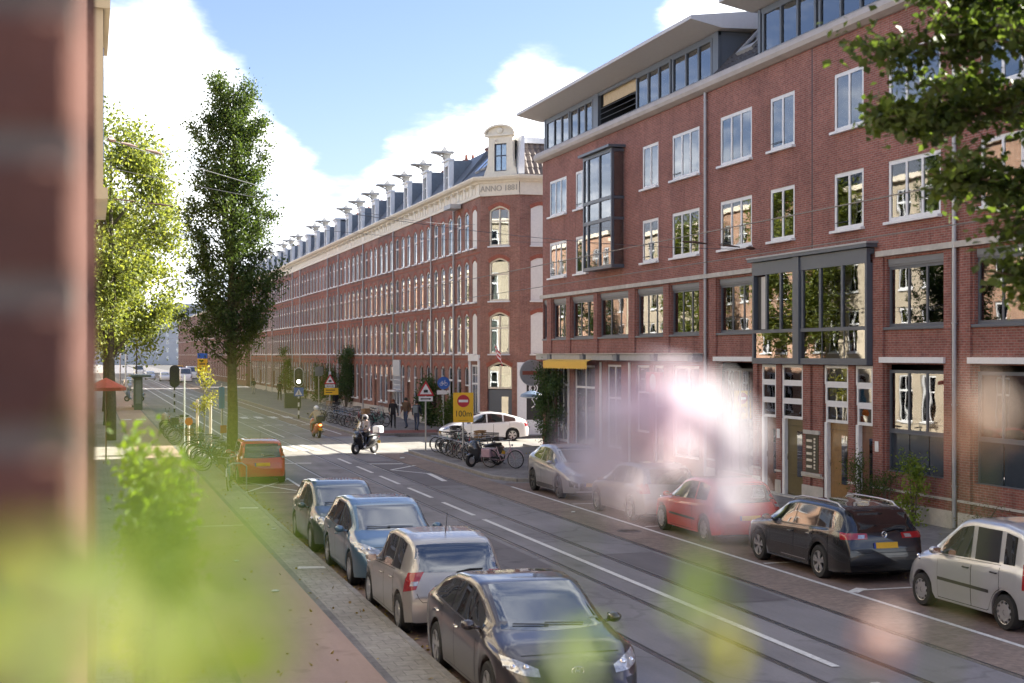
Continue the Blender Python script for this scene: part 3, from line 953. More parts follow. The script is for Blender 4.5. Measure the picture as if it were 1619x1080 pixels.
# grey bay on the far half of the block
bay = MB(); BX0, BX1, BY = 7.25, 10.65, -.55
bay.box(BX0, BX1, BY, -.001, 7.88, 8.02); bay.box(BX0 - .15, BX1 + .15, BY - .18, -.001, 12.66, 12.76)
for z in (9.78, 10.62, 12.5): bay.box(BX0, BX1, BY, BY + .1, z, z + .14)
for x_ in (BX0, BX0 + .55, BX1 - .09, (BX0 + .55 + BX1) / 2 - .05): bay.box(x_, x_ + .1, BY + .002, BY + .11, 8.02, 12.64)
for z in (9.78, 10.62, 12.5): bay.box(BX1 - .1, BX1 - .004, BY + .1, -.002, z + .01, z + .12); bay.box(BX0 + .004, BX0 + .1, BY + .1, -.002, z + .01, z + .12)
bo = bay.build('bay_window', M_GREY, modern)
for z0, z1 in ((8.02, 9.78), (9.92, 10.62), (10.76, 12.5)):
    for xa, xb in ((BX0 + .1, BX0 + .55), (BX0 + .65, (BX0 + .55 + BX1) / 2 - .05), ((BX0 + .55 + BX1) / 2 + .05, BX1 - .09)):
        p = MB(); p.box(xa, xb, BY + .05, BY + .056, z0, z1); p.build('pane', M_GLASS, bo)
    p = MB(); p.box(BX1 - .05, BX1 - .044, BY + .1, -.01, z0, z1); p.box(BX0 + .044, BX0 + .05, BY + .1, -.01, z0, z1); p.build('pane', M_GLASS, bo)
c = MB()
for k in range(30):
    xa = BX0 + .7 + k * .075; c.quad((xa, BY + .22 + .03 * sin(k * 1.8), 8.05), (xa + .075, BY + .22 + .03 * sin(k * 1.8 + 1.8), 8.05), (xa + .075, BY + .22 + .03 * sin(k * 1.8 + 1.8), 12.5), (xa, BY + .22 + .03 * sin(k * 1.8), 12.5))
c.build('curtain', M_CURT, bo)
r_ = MB(); r_.box(BX0 + .1, BX1 - .1, .4, .42, 8, 12.6); r_.build('room', M_ROOM, bo)

# two-part grey bay over the entrances
ba = MB(); Y0 = -.24
ba.box(22.55, 29.5, Y0, -.001, 4.12, 4.3); ba.box(22.4, 29.65, Y0 - .1, -.001, 7.32, 7.42); ba.box(22.55, 29.5, Y0, Y0 + .12, 6.9, 7.3); ba.box(22.55, 29.5, Y0 + .12, -.001, 7.15, 7.3)
ba.box(22.55, 22.65, Y0 + .002, -.002, 4.3, 6.9); ba.box(29.4, 29.5, Y0 + .002, -.002, 4.3, 6.9); ba.box(25.35, 25.72, Y0 - .05, Y0 + .12, 4.13, 7.31)
ba.box(22.65, 25.35, Y0 + .004, Y0 + .1, 5.08, 5.18); ba.box(25.72, 29.4, Y0 + .004, Y0 + .1, 5.08, 5.18)
for x_ in (23.45, 24.4): ba.box(x_, x_ + .1, Y0 + .01, Y0 + .1, 5.18, 6.9)
for x_ in (25.78, 26.85, 28.1): ba.box(x_, x_ + .11, Y0 + .01, Y0 + .1, 5.18, 6.9)
for x_ in (26.95, 28.2): ba.box(x_, x_ + .03, Y0 + .04, Y0 + .06, 4.3, 5.08)
bo2 = ba.build('bay_window', M_GREY, modern)
bo2['label'] = 'wide two-part grey bay above the doors'
tp = MB(); tp.box(22.35, 29.7, Y0 - .12, 0, 7.421, 7.47); tp.build('bay_flashing', M_ZINC, bo2)
for xa, xb in ((23.55, 24.4), (24.5, 25.35), (25.89, 26.85), (26.96, 28.1), (28.21, 29.4)):
    p = MB(); p.box(xa, xb, Y0 + .05, Y0 + .056, 5.18, 6.9); p.build('pane', M_GLASS, bo2)
for xa, xb in ((22.65, 24.0), (24.0, 25.35), (25.72, 26.95), (26.98, 28.2), (28.23, 29.4)):
    p = MB(); p.box(xa, xb, Y0 + .05, Y0 + .056, 4.3, 5.08); p.build('pane', M_GLASSD, bo2)
c = MB()
for k in range(46):
    xa = 26.0 + k * .073; f = lambda q: -.05 + .035 * sin(q * 1.7)
    c.quad((xa, f(k), 4.35), (xa + .073, f(k + 1), 4.35), (xa + .073, f(k + 1), 6.9), (xa, f(k), 6.9))
c.build('curtain', M_CURTG, bo2)
r_ = MB(); r_.box(22.7, 29.4, .5, .52, 4.2, 7.0); r_.box(22.7, 29.4, -.1, .5, 4.18, 4.2); r_.build('room', M_ROOM, bo2)
o_ = MB(); o_.box(22.72, 22.98, -.12, .3, 5.2, 6.85); o_.box(23.0, 23.4, -.14, -.11, 5.2, 6.85, 1); o_.build('open_casement', [M_DARK, M_CURT], bo2)

# entrance stacks: three small lights over each door
for i, (a, b) in enumerate(S):
    for k, (z0, z1) in enumerate(((2.46, 3.0), (3.0, 3.55), (3.55, 4.1))):
        window(modern, a + .04 * (2 - k) * (i > 1), z0, b - a - .04 * (2 - k) * (i > 1), z1 - z0, 1, M_WHITE, .085, -.04 + .02 * k * 0, [None, 'wl', 'yf', 'wh', 'gf', 'wr'][(i + k) % 6], sill=False)
    pst = MB(); pst.box(a, a + .16, -.05, .1, .15, 2.46); pst.build('door_post', M_WHITE, modern)
    handle_door(modern, a + .17, b, .15, 2.45, .06, [M_WOOD, mat('olive_door', (.10, .075, .02), .35, var=.15, coat=.3), mat('honey_door', (.22, .12, .035), .35, var=.2, coat=.3), M_WOOD][i])
    sp = MB(); sp.box(a - .1, b + .1, -.3, .1, .02, .15); sp.build('doorstep', M_STONE, modern)
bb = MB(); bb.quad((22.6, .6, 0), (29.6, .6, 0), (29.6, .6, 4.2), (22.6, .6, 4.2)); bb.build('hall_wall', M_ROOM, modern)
mbx = MB(); mbx.box(25.8, 26.55, -.09, -.071, .95, 2.05)
mo = mbx.build('letterbox_panel', mat('dark_olive_panel', (.05, .045, .025), .5), modern)
for k in range(5):
    s_ = MB(); s_.bevbox(25.9, 26.2, -.12, -.092, 1.08 + k * .19, 1.15 + k * .19, .005); s_.build('letter_slot', M_CREAM, mo)
    for q in range(2):
        s2 = MB(); s2.box(26.32, 26.4, -.11, -.092, 1.05 + k * .19 + q * .09, 1.11 + k * .19 + q * .09); s2.build('bell_plate', M_CREAM, mo)
bar('lintel', M_STONE, 25.7, 26.65, -.13, -.072, 2.07, 2.18)
bar('lintel', M_STONE, 25.6, 26.75, -.14, -.0735, .86, .93)
for x_, z_ in ((24.03, 2.0), (29.75, 1.95)):
    p = MB(); p.box(x_ - .09, x_ + .09, -.085, -.073, z_ - .16, z_ + .12); p.build('number_plate', M_WHITE, modern)

# shop half: canopies, awning, shopfronts
for a, b in ((.35, 2.5), (2.7, 7.0), (7.3, 11.0), (11.3, 14.9), (15.2, 18.4)):
    cb_ = MB(); cb_.bevbox(a, b - .5, -.45, -.001, 4.18, 4.42, .02, 0); cb_.bevbox(b - .45, b - .02, -.46, -.001, 4.16, 4.42, .02, 1)
    cb_.box(a - .05, b, -.5, -.001, 4.425, 4.46, 2)
    cb_.build('canopy_box', [mat('canopy_grey', (.33, .33, .32), .6, var=.1), mat('canopy_slate', (.15, .165, .19), .5), M_STONE], modern)
aw = MB(); n = 24
for k in range(n):
    xa = 2.3 + 5.9 * k / n; xb = 2.3 + 5.9 * (k + 1) / n
    aw.quad((xa, -.46, 4.2), (xb, -.46, 4.2), (xb, -.72, 4.12), (xa, -.72, 4.12))
    aw.loft([[(xa, -.72, 4.12), (xb, -.72, 4.12), (xb, -.72, 3.84), ((xa + xb) / 2, -.72, 3.78), (xa, -.72, 3.84)], [(xa, -.71, 4.12), (xb, -.71, 4.12), (xb, -.71, 3.84), ((xa + xb) / 2, -.71, 3.78), (xa, -.71, 3.84)]])
awo = aw.build('awning', mat('yellow_awning', (.72, .45, .075), .8, var=.05), modern)

for i, (a, b, z0, z1) in enumerate(shop):
    n = 2 if b - a > 1.5 else 1
    w_ = window(modern, a, z0, b - a, z1 - z0, n, M_WHITE if i else M_DARK, .09, .08, ['gl', None, 'gs', 'wh', 'wh', None, 'bf'][i], sill=False, transom=(z1 - z0) * (.74 if i in (1, 2) else .6), glass=M_GLASS)
bar('shop_post', M_WHITE, 7.9, 8.05, -.05, .1, .15, 4.1); bar('shop_post', M_WHITE, 11.2, 11.35, -.05, .1, .15, 4.1); bar('shop_post', M_WHITE, 3.75, 3.88, -.05, .1, .15, 4.1)
sg = MB(); sg.box(13.35, 14.75, -.16, -.04, 3.0, 3.75); so = sg.build('shop_sign', mat('crimson_sign', (.33, .035, .06), .5, var=.05), modern)
c_ = MB(); c_.lathe([(.001, -.012), (.3, -.012), (.3, 0)], 24, axis='y', o=(14.05, -.16, 3.38)); c_.build('sign_roundel', M_ZINC, so)

# roof: dormers with wedge-shaped overhanging roofs, tiled slopes and a skylight between
def dormer_run(x0, x1, groups, gap=None, slab=None):
    d = MB(); YF = .08; ZB, ZT = GZ + .42, 15.42
    d.box(x0, x1, YF + .02, YF + .12, ZB, ZB + .08); d.box(x0, x1, YF + .02, YF + .12, ZT - .14, ZT)
    d.quad((x1, YF + .1, ZB), (x1, 3.2, ZB), (x1, 3.2, ZT), (x1, YF + .1, ZT)); d.quad((x0, YF + .1, ZB), (x0, YF + .1, ZT), (x0, 3.2, ZT), (x0, 3.2, ZB))
    d.box(x1 - .45, x1, YF, YF + .12, ZB, ZT); d.box(x0, x0 + .18, YF, YF + .12, ZB, ZT)
    do = d.build('roof_dormer', M_GREY, modern)
    for (a, b) in groups:
        f = MB(); w = b - a; h = ZT - ZB - .22
        for xx in (0, w * .345, w * .655, w - .12): f.box(xx, xx + .12 if xx in (0, w - .12) else xx + .1, 0, .1, 0, h)
        f.box(.12, w - .12, .004, .096, 0, .08); f.box(.12, w - .12, .004, .096, h - .08, h)
        fo = f.build('window', M_GREY, modern, (a, YF, ZB + .08))
        for xa, xb in ((.12, w * .345), (w * .345 + .1, w * .655), (w * .655 + .1, w - .12)):
            p = MB(); p.box(xa, xb, .05, .056, .08, h - .08); p.build('pane', M_GLASS, fo)
        c = MB()
        for (ca, cb2) in ((.2, w * .3), (w * .4, w * .62), (w * .7, w - .2)):
            nn = 8
            for k in range(nn):
                xa = ca + (cb2 - ca) * k / nn; xb = ca + (cb2 - ca) * (k + 1) / nn
                c.quad((xa, .2 + .03 * sin(k * 2.), .05), (xb, .2 + .03 * sin(k * 2. + 2.), .05), (xb, .2 + .03 * sin(k * 2. + 2.), h), (xa, .2 + .03 * sin(k * 2.), h))
        c.build('curtain', M_CURT, fo)
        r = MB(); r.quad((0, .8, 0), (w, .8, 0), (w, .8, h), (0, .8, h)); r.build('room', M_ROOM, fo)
    if gap:
        a, b = gap
        r = MB(); r.quad((a, 2.5, ZB), (b, 2.5, ZB), (b, 2.5, ZT), (a, 2.5, ZT)); r.quad((a, .2, ZB), (a, 2.5, ZB), (a, 2.5, ZT), (a, .2, ZT)); r.quad((b, 2.5, ZB), (b, .2, ZB), (b, .2, ZT), (b, 2.5, ZT))
        r.quad((a, .2, ZB), (b, .2, ZB), (b, 2.5, ZB), (a, 2.5, ZB))
        r.build('terrace_recess', M_DARK, modern)
        bl = MB(); bl.box(a + .05, b - .05, .3, .34, ZT - .55, ZT - .02); bl.tube([(a + .05, .3, ZT - .55), (b - .05, .3, ZT - .55)], .03, 6); bl.build('sun_blind', mat('sand_blind', (.52, .42, .28), .8), modern)
        rl = MB()
        for k in range(4): rl.tube([(a, .18, ZB + .2 + k * .22), (b, .18, ZB + .2 + k * .22)], .015, 5)
        rl.build('terrace_rail', M_GREY, modern)
    a, b = slab
    s = MB()
    prof = [(-1.12, 15.66), (-1.12, 15.78), (3.4, 16.35), (3.4, 15.55), (.2, 15.43), (.02, 15.43)]
    s.loft([[(a, y_, z_) for y_, z_ in prof], [(b, y_, z_) for y_, z_ in prof]])
    s.build('dormer_roof', [mat('roof_fascia', (.44, .43, .44), .5, var=.05)], modern)
    # soffit boards
    k = 0; xx = a + .05
    while xx < b - .05:
        e = min(xx + 1.2, b - .05)
        t = MB(); t.quad((xx + .008, -1.08, 15.652), (e - .008, -1.08, 15.652), (e - .008, .1, 15.428), (xx + .008, .1, 15.428)); t.quad((xx + .008, -1.08, 15.658), (xx + .008, .1, 15.434), (e - .008, .1, 15.434), (e - .008, -1.08, 15.658))
        t.build('soffit_board', M_SOFFIT, modern); xx = e


dormer_run(-.02, 19.3, [(.25, 3.6), (3.7, 6.7), (11.7, 15.15), (15.3, 18.8)], (7.4, 11.6), (-.55, 19.75))
dormer_run(22.3, 41.3, [(22.6, 26.1), (26.25, 29.8), (29.95, 33.5), (33.65, 37.1), (37.25, 40.7)], None, (21.95, 41.7))
d = MB(); d.box(6.75, 7.35, .08, 2.4, GZ + .42, 15.42); d.build('dormer_pier', M_GREY, modern)
roof_tiles('roof_tiles', modern, M_TILE, 19.3, 22.3, -.1, GZ + .42, 3.2, 17.3, .3, .36)
roof_tiles('roof_tiles', modern, M_TILE, 41.3, LEN, -.1, GZ + .42, 3.2, 17.3, .3, .36)
rr = MB(); rr.quad((-.1, 3.2, 16.3), (LEN, 3.2, 16.3), (LEN, 7, 16.4), (-.1, 7, 16.4)); rr.quad((-.1, 7, 16.4), (LEN, 7, 16.4), (LEN, 11.2, GZ), (-.1, 11.2, GZ))
rr.quad((0, .1, GZ), (0, 3.2, 16.3), (0, 7, 16.4), (0, 11, GZ)); rr.quad((LEN, .1, GZ), (LEN, 11, GZ), (LEN, 7, 16.4), (LEN, 3.2, 16.3))
rr.build('flat_roof', M_TILE, modern)
sk = MB()
def SP(x, s, h): return (x, -.1 + 3.3 * s - .72 * h, GZ + .42 + 3.43 * s + .69 * h)
for xa, xb, sa, sb in ((20.3, 21.5, .14, .19), (20.3, 21.5, .62, .67), (20.3, 20.4, .19, .62), (21.4, 21.5, .19, .62)):
    sk.loft([[SP(xa, sa, .04), SP(xb, sa, .04), SP(xb, sb, .04), SP(xa, sb, .04)], [SP(xa, sa, .16), SP(xb, sa, .16), SP(xb, sb, .16), SP(xa, sb, .16)]])
so = sk.build('skylight', M_ZINC, modern)
p = MB(); p.quad(SP(20.4, .19, .11), SP(21.4, .19, .11), SP(21.4, .62, .11), SP(20.4, .62, .11)); p.build('pane', M_GLASSD, so)
# ------------------------------------------------------------------ nineteenth-century terrace on the right, beyond the side street
M_SLATE = mat('slate', (.10, .115, .14), .5, var=.2, scale=4, bump=.15)
M_LEAD = mat('blue_zinc', (.13, .16, .20), .45, var=.15, scale=3)
PW = 5.75
Z1, Z2, Z3 = (4.45, 6.72), (7.32, 9.65), (10.30, 12.47)


def spin(o, origin, rz):
    """put a part built in a plain front onto a front turned by rz about origin"""
    p = Vector(o.location); c, s_ = cos(rz), sin(rz)
    o.location = (origin[0] + p.x * c - p.y * s_, origin[1] + p.x * s_ + p.y * c, p.z)
    o.rotation_euler = (o.rotation_euler[0], o.rotation_euler[1], rz)
    return o


def cornice(parent, x0, x1, origin=None, rz=0, e0=0, e1=0, brackets=True):
    fr = MB()
    fr.box(x0, x1, -.06, -.001, 13.02, 13.72)
    fr.box(x0 - e0 * .3, x1 + e1 * .3, -.09, -.0615, 13.02, 13.1)
    for k in range(int((x1 - x0) / .72)):
        xa = x0 + .12 + k * .72; fr.box(xa, xa + .5, -.085, -.0605, 13.2, 13.62)
    a = fr.build('frieze', M_CREAM, parent)
    pr = [(-.001, 13.72), (-.16, 13.72), (-.2, 13.8), (-.38, 13.86), (-.46, 13.98), (-.46, 14.06), (-.001, 14.1)]
    c = MB(); c.loft([[(x0 - e0 * (-y_) * .42, y_, z_) for y_, z_ in pr], [(x1 + e1 * (-y_) * .42, y_, z_) for y_, z_ in pr]])
    if brackets:
        for k in range(int((x1 - x0) / 1.44) + 1): c.box(x0 + .3 + k * 1.44, x0 + .42 + k * 1.44, -.3, -.062, 13.55, 13.74)
    b = c.build('cornice', M_CREAM, parent)
    if origin is not None: spin(a, origin, rz); spin(b, origin, rz)


def hoist_dormer(parent, xc, w=1.35, fancy=True):
    d = MB(); h0, h1 = 14.08, 16.05
    d.box(xc - w / 2, xc - w / 2 + .2, .2, .5, h0, h1); d.box(xc + w / 2 - .2, xc + w / 2, .2, .5, h0, h1)
    d.box(xc - w / 2 + .2, xc + w / 2 - .2, .202, .5, h1 - .3, h1); d.box(xc - w / 2 + .2, xc + w / 2 - .2, .201, .5, h0, h0 + .3)
    # scrolled feet
    for s_ in (-1, 1):
        d.prism([(xc + s_ * w / 2, h0), (xc + s_ * (w / 2 + .32), h0), (xc + s_ * (w / 2 + .26), h0 + .25), (xc + s_ * (w / 2 + .08), h0 + .45), (xc + s_ * (w / 2 + .03), h0 + 1.0), (xc + s_ * w / 2, h0 + 1.05)][::s_], .22, .4)
    d.box(xc - w / 2 - .06, xc + w / 2 + .06, .1, .52, h1, h1 + .12)
    o = d.build('dormer', M_WHITE, parent)
    b = MB(); b.box(xc - w / 2 + .04, xc + w / 2 - .04, .5, 2.6, h0, h1 + .02); b.build('dormer_cheek', M_LEAD, o)
    g_ = MB(); g_.box(xc - w / 2 + .2, xc + w / 2 - .2, .36, .366, h0 + .3, h1 - .3); g_.build('pane', M_GLASSD, o)
    fr = MB(); fr.box(xc - .03, xc + .03, .3, .35, h0 + .3, h1 - .3); fr.box(xc - w / 2 + .2, xc + w / 2 - .2, .301, .349, h0 + 1.0, h0 + 1.06); fr.build('glazing_bar', M_WHITE, o)
    if fancy:
        # hoist canopy on a bracket: broad flat hood, little pointed roof behind it
        c = MB(); c.loft([[(xc - .56, .55, h1 + .44), (xc + .56, .55, h1 + .44), (xc + .56, .55, h1 + .58), (xc - .56, .55, h1 + .58)], [(xc - .3, -.7, h1 + .5), (xc + .3, -.7, h1 + .5), (xc + .3, -.7, h1 + .58), (xc - .3, -.7, h1 + .58)]])
        c.loft([[(xc - .2, -.1, h1 + .582), (xc + .2, -.1, h1 + .582), (xc + .2, .3, h1 + .582), (xc - .2, .3, h1 + .582)], [(xc - .02, .08, h1 + .92), (xc + .02, .08, h1 + .92), (xc + .02, .12, h1 + .92), (xc - .02, .12, h1 + .92)]])
        c.prism([(xc - .1, h1 + .12), (xc + .1, h1 + .12), (xc + .16, h1 + .5), (xc - .16, h1 + .5)], .0, .45)
        c.tube([(xc, -.5, h1 + .5), (xc, .3, h1 + .15)], .05, 6)
        c.build('hoist_hood', mat('weathered_white', (.36, .355, .34), .7, var=.25, scale=3), o)
    else:
        c = MB(); c.box(xc - w / 2 - .15, xc + w / 2 + .15, .02, 2.6, h1 + .13, h1 + .26); c.build('dormer_roof', M_WHITE, o)
    return o


def terrace_house(label, brick, y_far, gf='dww', fancy=True, pipe=True):
    t = thing('terrace_house', label, 'house', (W, y_far, 0), radians(-90), 'houses of the old terrace')
    cs = [1.02, 2.87, 4.72]; ww = .98
    holes = [(c - ww / 2, c + ww / 2, *z, .2) for c in cs for z in (Z1, Z2, Z3)]
    for c, k in zip(cs, gf):
        holes.append((c - ww / 2, c + ww / 2, .18 if k == 'd' else 1.0, 3.75, .2))
    w = MB(); wall_holes(w, 0, PW - .01, 0, 13.05, holes, .16, 0, .2)
    w.quad((PW - .01, 0, 0), (PW - .01, 9, 0), (PW - .01, 9, 13), (PW - .01, 0, 13)); w.quad((0, 9, 0), (0, 0, 0), (0, 0, 13), (0, 9, 13)); w.quad((PW - .01, 9, 0), (0, 9, 0), (0, 9, 13), (PW - .01, 9, 13))
    for z in (4.12, 6.98, 9.95): w.box(0, PW - .01, -.03, -.001, z, z + .09, 1)
    w.build('wall', [brick, M_BRICKARCH], t)
    pb = MB(); pb.box(0, PW - .01, -.045, -.002, 0, .62); pb.build('plinth', M_STONE, t)
    k = 0
    for c in cs:
        for z in (Z1, Z2, Z3):
            window(t, c - ww / 2, z[0], ww, z[1] - z[0], 1, M_WHITE, .11, .03, [None, 'wf', 'ws', 'gh', 'wr', None, 'wh', 'gs', 'wf'][k % 9], arch=.2, transom=(z[1] - z[0]) * .64, deep=.09); k += 1
    for c, q in zip(cs, gf):
        if q == 'd':
            handle_door(t, c - ww / 2, c + ww / 2, .18, 2.55, .12, M_WOOD)
            window(t, c - ww / 2, 2.58, ww, 1.17, 1, M_WHITE, .08, .05, None, arch=.2, sill=False)
            st = MB(); st.box(c - .6, c + .6, -.35, .12, .02, .18); st.build('doorstep', M_STONE, t)
        else:
            window(t, c - ww / 2, 1.0, ww, 2.75, 1, M_WHITE, .11, .03, ['wf', 'gs'][int(c) % 2], arch=.2, transom=1.9, deep=.09)
    cornice(t, 0, PW - .012)
    hoist_dormer(t, 2.87, fancy=fancy)
    r = MB(); r.quad((0, .06, 14.08), (PW, .06, 14.08), (PW, 1.9, 16.35), (0, 1.9, 16.35)); r.quad((0, 1.9, 16.35), (PW, 1.9, 16.35), (PW, 9, 16.5), (0, 9, 16.5)); r.quad((PW, .06, 14.08), (PW, 9, 14), (PW, 9, 16.5), (PW, 1.9, 16.35)); r.quad((0, .06, 14.08), (0, 1.9, 16.35), (0, 9, 16.5), (0, 9, 14))
    r.build('roof', M_SLATE, t)
    ch = MB(); ch.box(.15, .75, 3.4, 4.3, 16.3, 17.25); ch.box(.1, .8, 3.35, 4.35, 17.25, 17.35)
    co = ch.build('chimney', M_BRICK_DK, t)
    for q in range(2): p = MB(); p.lathe([(.1, 17.35), (.08, 17.7)], 8, o=(.45, 3.6 + q * .45, 0), cap=True); p.build('chimney_pot', M_BRICKARCH, co)
    if pipe: downpipe(t, .12, .2, 13.0, -.1, .05, M_ZINC)
    return t


ORD = ['', 'second', 'third', 'fourth', 'fifth', 'sixth', 'seventh', 'eighth', 'ninth', 'tenth', 'eleventh', 'twelfth', 'thirteenth', 'fourteenth', 'fifteenth', 'sixteenth', 'seventeenth', 'eighteenth', 'nineteenth', 'twentieth']
Y0H = 80.55
protoA = terrace_house('red brick terrace house next to the corner house dated 1881', M_BRICK_OLD, Y0H + PW, 'dww')
protoB = terrace_house('red brick terrace house with two doors, third from the 1881 corner', M_BRICK_OLD, Y0H + 2 * PW, 'wdd', pipe=False)
protoC = terrace_house('red brick terrace house with grey shopfront, fourth from the 1881 corner', M_BRICK_OLD, Y0H + 3 * PW, 'wwd')
protoD = terrace_house('brown brick terrace house behind the tall ivy, fifth from the 1881 corner', M_BRICK_DK, Y0H + 4 * PW, 'wwd', pipe=False)
protoE = terrace_house('brown brick terrace house with plain box dormer, ninth from the 1881 corner', M_BRICK_DK, Y0H + 8 * PW, 'dww', fancy=False)
for i in range(4, 19):
    if i == 7: continue
    src = [protoD, protoA, protoD, protoB, protoC][i % 5] if i < 9 else [protoD, protoD, protoE, protoC][i % 4]
    tone = 'brown' if src in (protoD, protoE) else 'red'
    copy_tree(src, (W, Y0H + (i + 1) * PW, 0), radians(-90), f'{tone} brick terrace house with white dormer, {ORD[i + 1]} from the 1881 corner', 'houses of the old terrace')
# grey-white shopfront on the fourth house
sf = MB(); sf.box(.2, 2.35, -.12, -.02, 3.0, 4.05); s0 = sf.build('shop_fascia', mat('pale_blue_fascia', (.42, .46, .50), .5), protoC)
sf = MB()
for k in range(6): sf.box(.2 + k * .41, .26 + k * .41, -.1, -.03, 2.0, 3.0)
for k in range(4): sf.box(.26, 2.3, -.095, -.035, 2.0 + k * .32, 2.05 + k * .32)
s1 = sf.build('shop_window', M_WHITE, protoC); p = MB(); p.box(.26, 2.3, -.06, -.05, 2.0, 3.0); p.build('pane', M_GLASSD, s1)
sf = MB(); sf.box(.1, 2.5, -.5, -.02, 1.86, 1.95); sf.build('shop_canopy', M_WHITE, protoC)
for xa in (.3, 1.1, 2.2): sf = MB(); sf.box(xa, xa + .11, -.1, -.03, .2, 1.86); s2 = sf.build('door_post', M_WHITE, protoC)
p = MB(); p.box(.42, 2.2, -.06, -.05, .2, 1.86); p.build('pane', M_GLASSD, s2)

# ---------------- corner house with the year on its frieze
cx = 5.7; A = 1.72; CL = A * sqrt(2)
corner = thing('corner_house', 'red brick corner house with cream cornice lettered ANNO 1881 and Dutch gable', 'house', (W, Y0H, 0), radians(-90))
cs = [1.0, 2.75, 4.5]; ww = .98
w = MB(); hol = [(c - ww / 2, c + ww / 2, *z, .2) for c in cs for z in (Z1, Z2, Z3)] + [(.51, 1.49, 1.0, 3.75, .2), (2.26, 3.24, .18, 3.75, .2), (3.75, 5.35, .5, 3.85, 0)]
wall_holes(w, 0, cx, 0, 13.05, hol, .16, 0, .2)
for z in (4.12, 6.98, 9.95): w.box(0, cx, -.03, -.001, z, z + .09, 1)
w.build('wall', [M_BRICK_OLD, M_BRICKARCH], corner)
for i, c in enumerate(cs):
    for j, z in enumerate((Z1, Z2, Z3)):
        if i == 2:   # bricked-in, white boarded openings next to the corner
            b = MB(); b.box(c - ww / 2, c + ww / 2, .02, .06, z[0], z[1] - .05)
            bo_ = b.build('blind_window', M_BLIND, corner)
            s_ = MB(); s_.bevbox(c - ww / 2 - .06, c + ww / 2 + .06, -.16, -.001, z[0] - .08, z[0], .01); s_.build('sill', M_WHITE, bo_)
        else:
            window(corner, c - ww / 2, z[0], ww, z[1] - z[0], 1, M_WHITE, .11, .03, [None, 'wh', 'gs'][(i + j) % 3], arch=.2, transom=(z[1] - z[0]) * .64, deep=.09)
window(corner, .51, 1.0, .98, 2.75, 1, M_WHITE, .11, .03, 'wf', arch=.2, transom=1.9, deep=.09)
handle_door(corner, 2.26, 3.24, .18, 2.6, .1, M_WOOD); window(corner, 2.26, 2.63, .98, 1.12, 1, M_WHITE, .08, .05, None, arch=.2, sill=False)
window(corner, 3.75, .5, 1.6, 3.35, 2, M_WHITE, .1, .04, None, transom=2.3, sill=False, bars=(2.8,))
sfr = MB(); sfr.box(3.5, 3.74, -.08, -.002, .1, 4.05); sfr.box(5.36, 5.62, -.08, -.002, .1, 4.05); sfr.box(3.5, 5.62, -.12, -.003, 4.055, 4.4); sfr.build('shop_surround', M_WHITE, corner)
cornice(corner, 0, cx, e1=1)
# chamfer
ch = MB(); cw0, cw1 = CL / 2 - .66, CL / 2 + .58
hol = [(cw0, cw1, *z, .26) for z in (Z1, Z2, Z3)] + [(CL / 2 - .78, CL / 2 + .74, .1, 4.02, .3)]
wall_holes(ch, 0, CL, 0, 13.05, hol, .2, 0, .26)
spin(ch.build('wall', [M_BRICK_OLD, M_BRICKARCH], corner), (cx, 0), radians(45))
for j, z in enumerate((Z1, Z2, Z3)):
    w_ = window(corner, cw0, z[0], cw1 - cw0, z[1] - z[0], 2 if j != 1 else 1, M_CREAM, .09, .05, [None, 'wh', 'of'][j], arch=.26, transom=(z[1] - z[0]) * .62, deep=.1)
    spin(w_, (cx, 0), radians(45))
w_ = window(corner, CL / 2 - .78, 2.55, 1.52, 1.47, 2, M_CREAM, .1, .08, 'wh', arch=.3, sill=False); spin(w_, (cx, 0), radians(45))
d_ = handle_door(corner, CL / 2 - .78, CL / 2 + .74, .1, 2.5, .12, M_GREY); spin(d_, (cx, 0), radians(45))
fr = MB(); fr.box(0.02, CL - .02, -.06, -.001, 13.02, 13.72); fr.box(-.03, CL + .03, -.09, -.0615, 13.02, 13.1); spin(fr.build('frieze', M_CREAM, corner), (cx, 0), radians(45))
pr_ = [(-.001, 13.72), (-.16, 13.72), (-.2, 13.8), (-.38, 13.86), (-.46, 13.98), (-.46, 14.06), (-.001, 14.1)]
c = MB(); c.loft([[(y_ * .42, y_, z_) for y_, z_ in pr_], [(CL - y_ * .42, y_, z_) for y_, z_ in pr_]]); spin(c.build('cornice', M_CREAM, corner), (cx, 0), radians(45))
tm = text_mesh('lettering', 'ANNO 1881', .44, mat('stone_letters', (.40, .37, .31), .7), corner, (CL / 2, -.075, 13.40), depth=.02, sx=1.0); spin(tm, (cx, 0), radians(45))
# side street front
sd_ = MB(); SX = 12.0
hol = [(.62 + k * 3.2, 1.72 + k * 3.2, *z, .2) for z in (Z1, Z2, Z3) for k in range(4)]
wall_holes(sd_, 0, SX, 0, 13.05, hol, .12, 0, .2); spin(sd_.build('wall', [M_BRICK_OLD, M_BRICKARCH], corner), (cx + A, A), radians(90))
for z in (Z1, Z2, Z3):
    for k in range(4):
        b = MB(); b.box(.62 + k * 3.2, 1.72 + k * 3.2, .02, .06, z[0], z[1] - .03)
        for q in range(9): b.box(.63 + k * 3.2, 1.71 + k * 3.2, .012, .02, z[0] + .05 + q * .24, z[0] + .27 + q * .24)
        b.bevbox(.56 + k * 3.2, 1.78 + k * 3.2, -.12, -.001, z[0] - .08, z[0], .01)
        spin(b.build('blind_window', M_BLIND, corner), (cx + A, A), radians(90))
fr = MB(); fr.box(.01, SX, -.06, -.001, 13.02, 13.72); fr.box(0, SX, -.09, -.0615, 13.02, 13.1); spin(fr.build('frieze', M_CREAM, corner), (cx + A, A), radians(90))
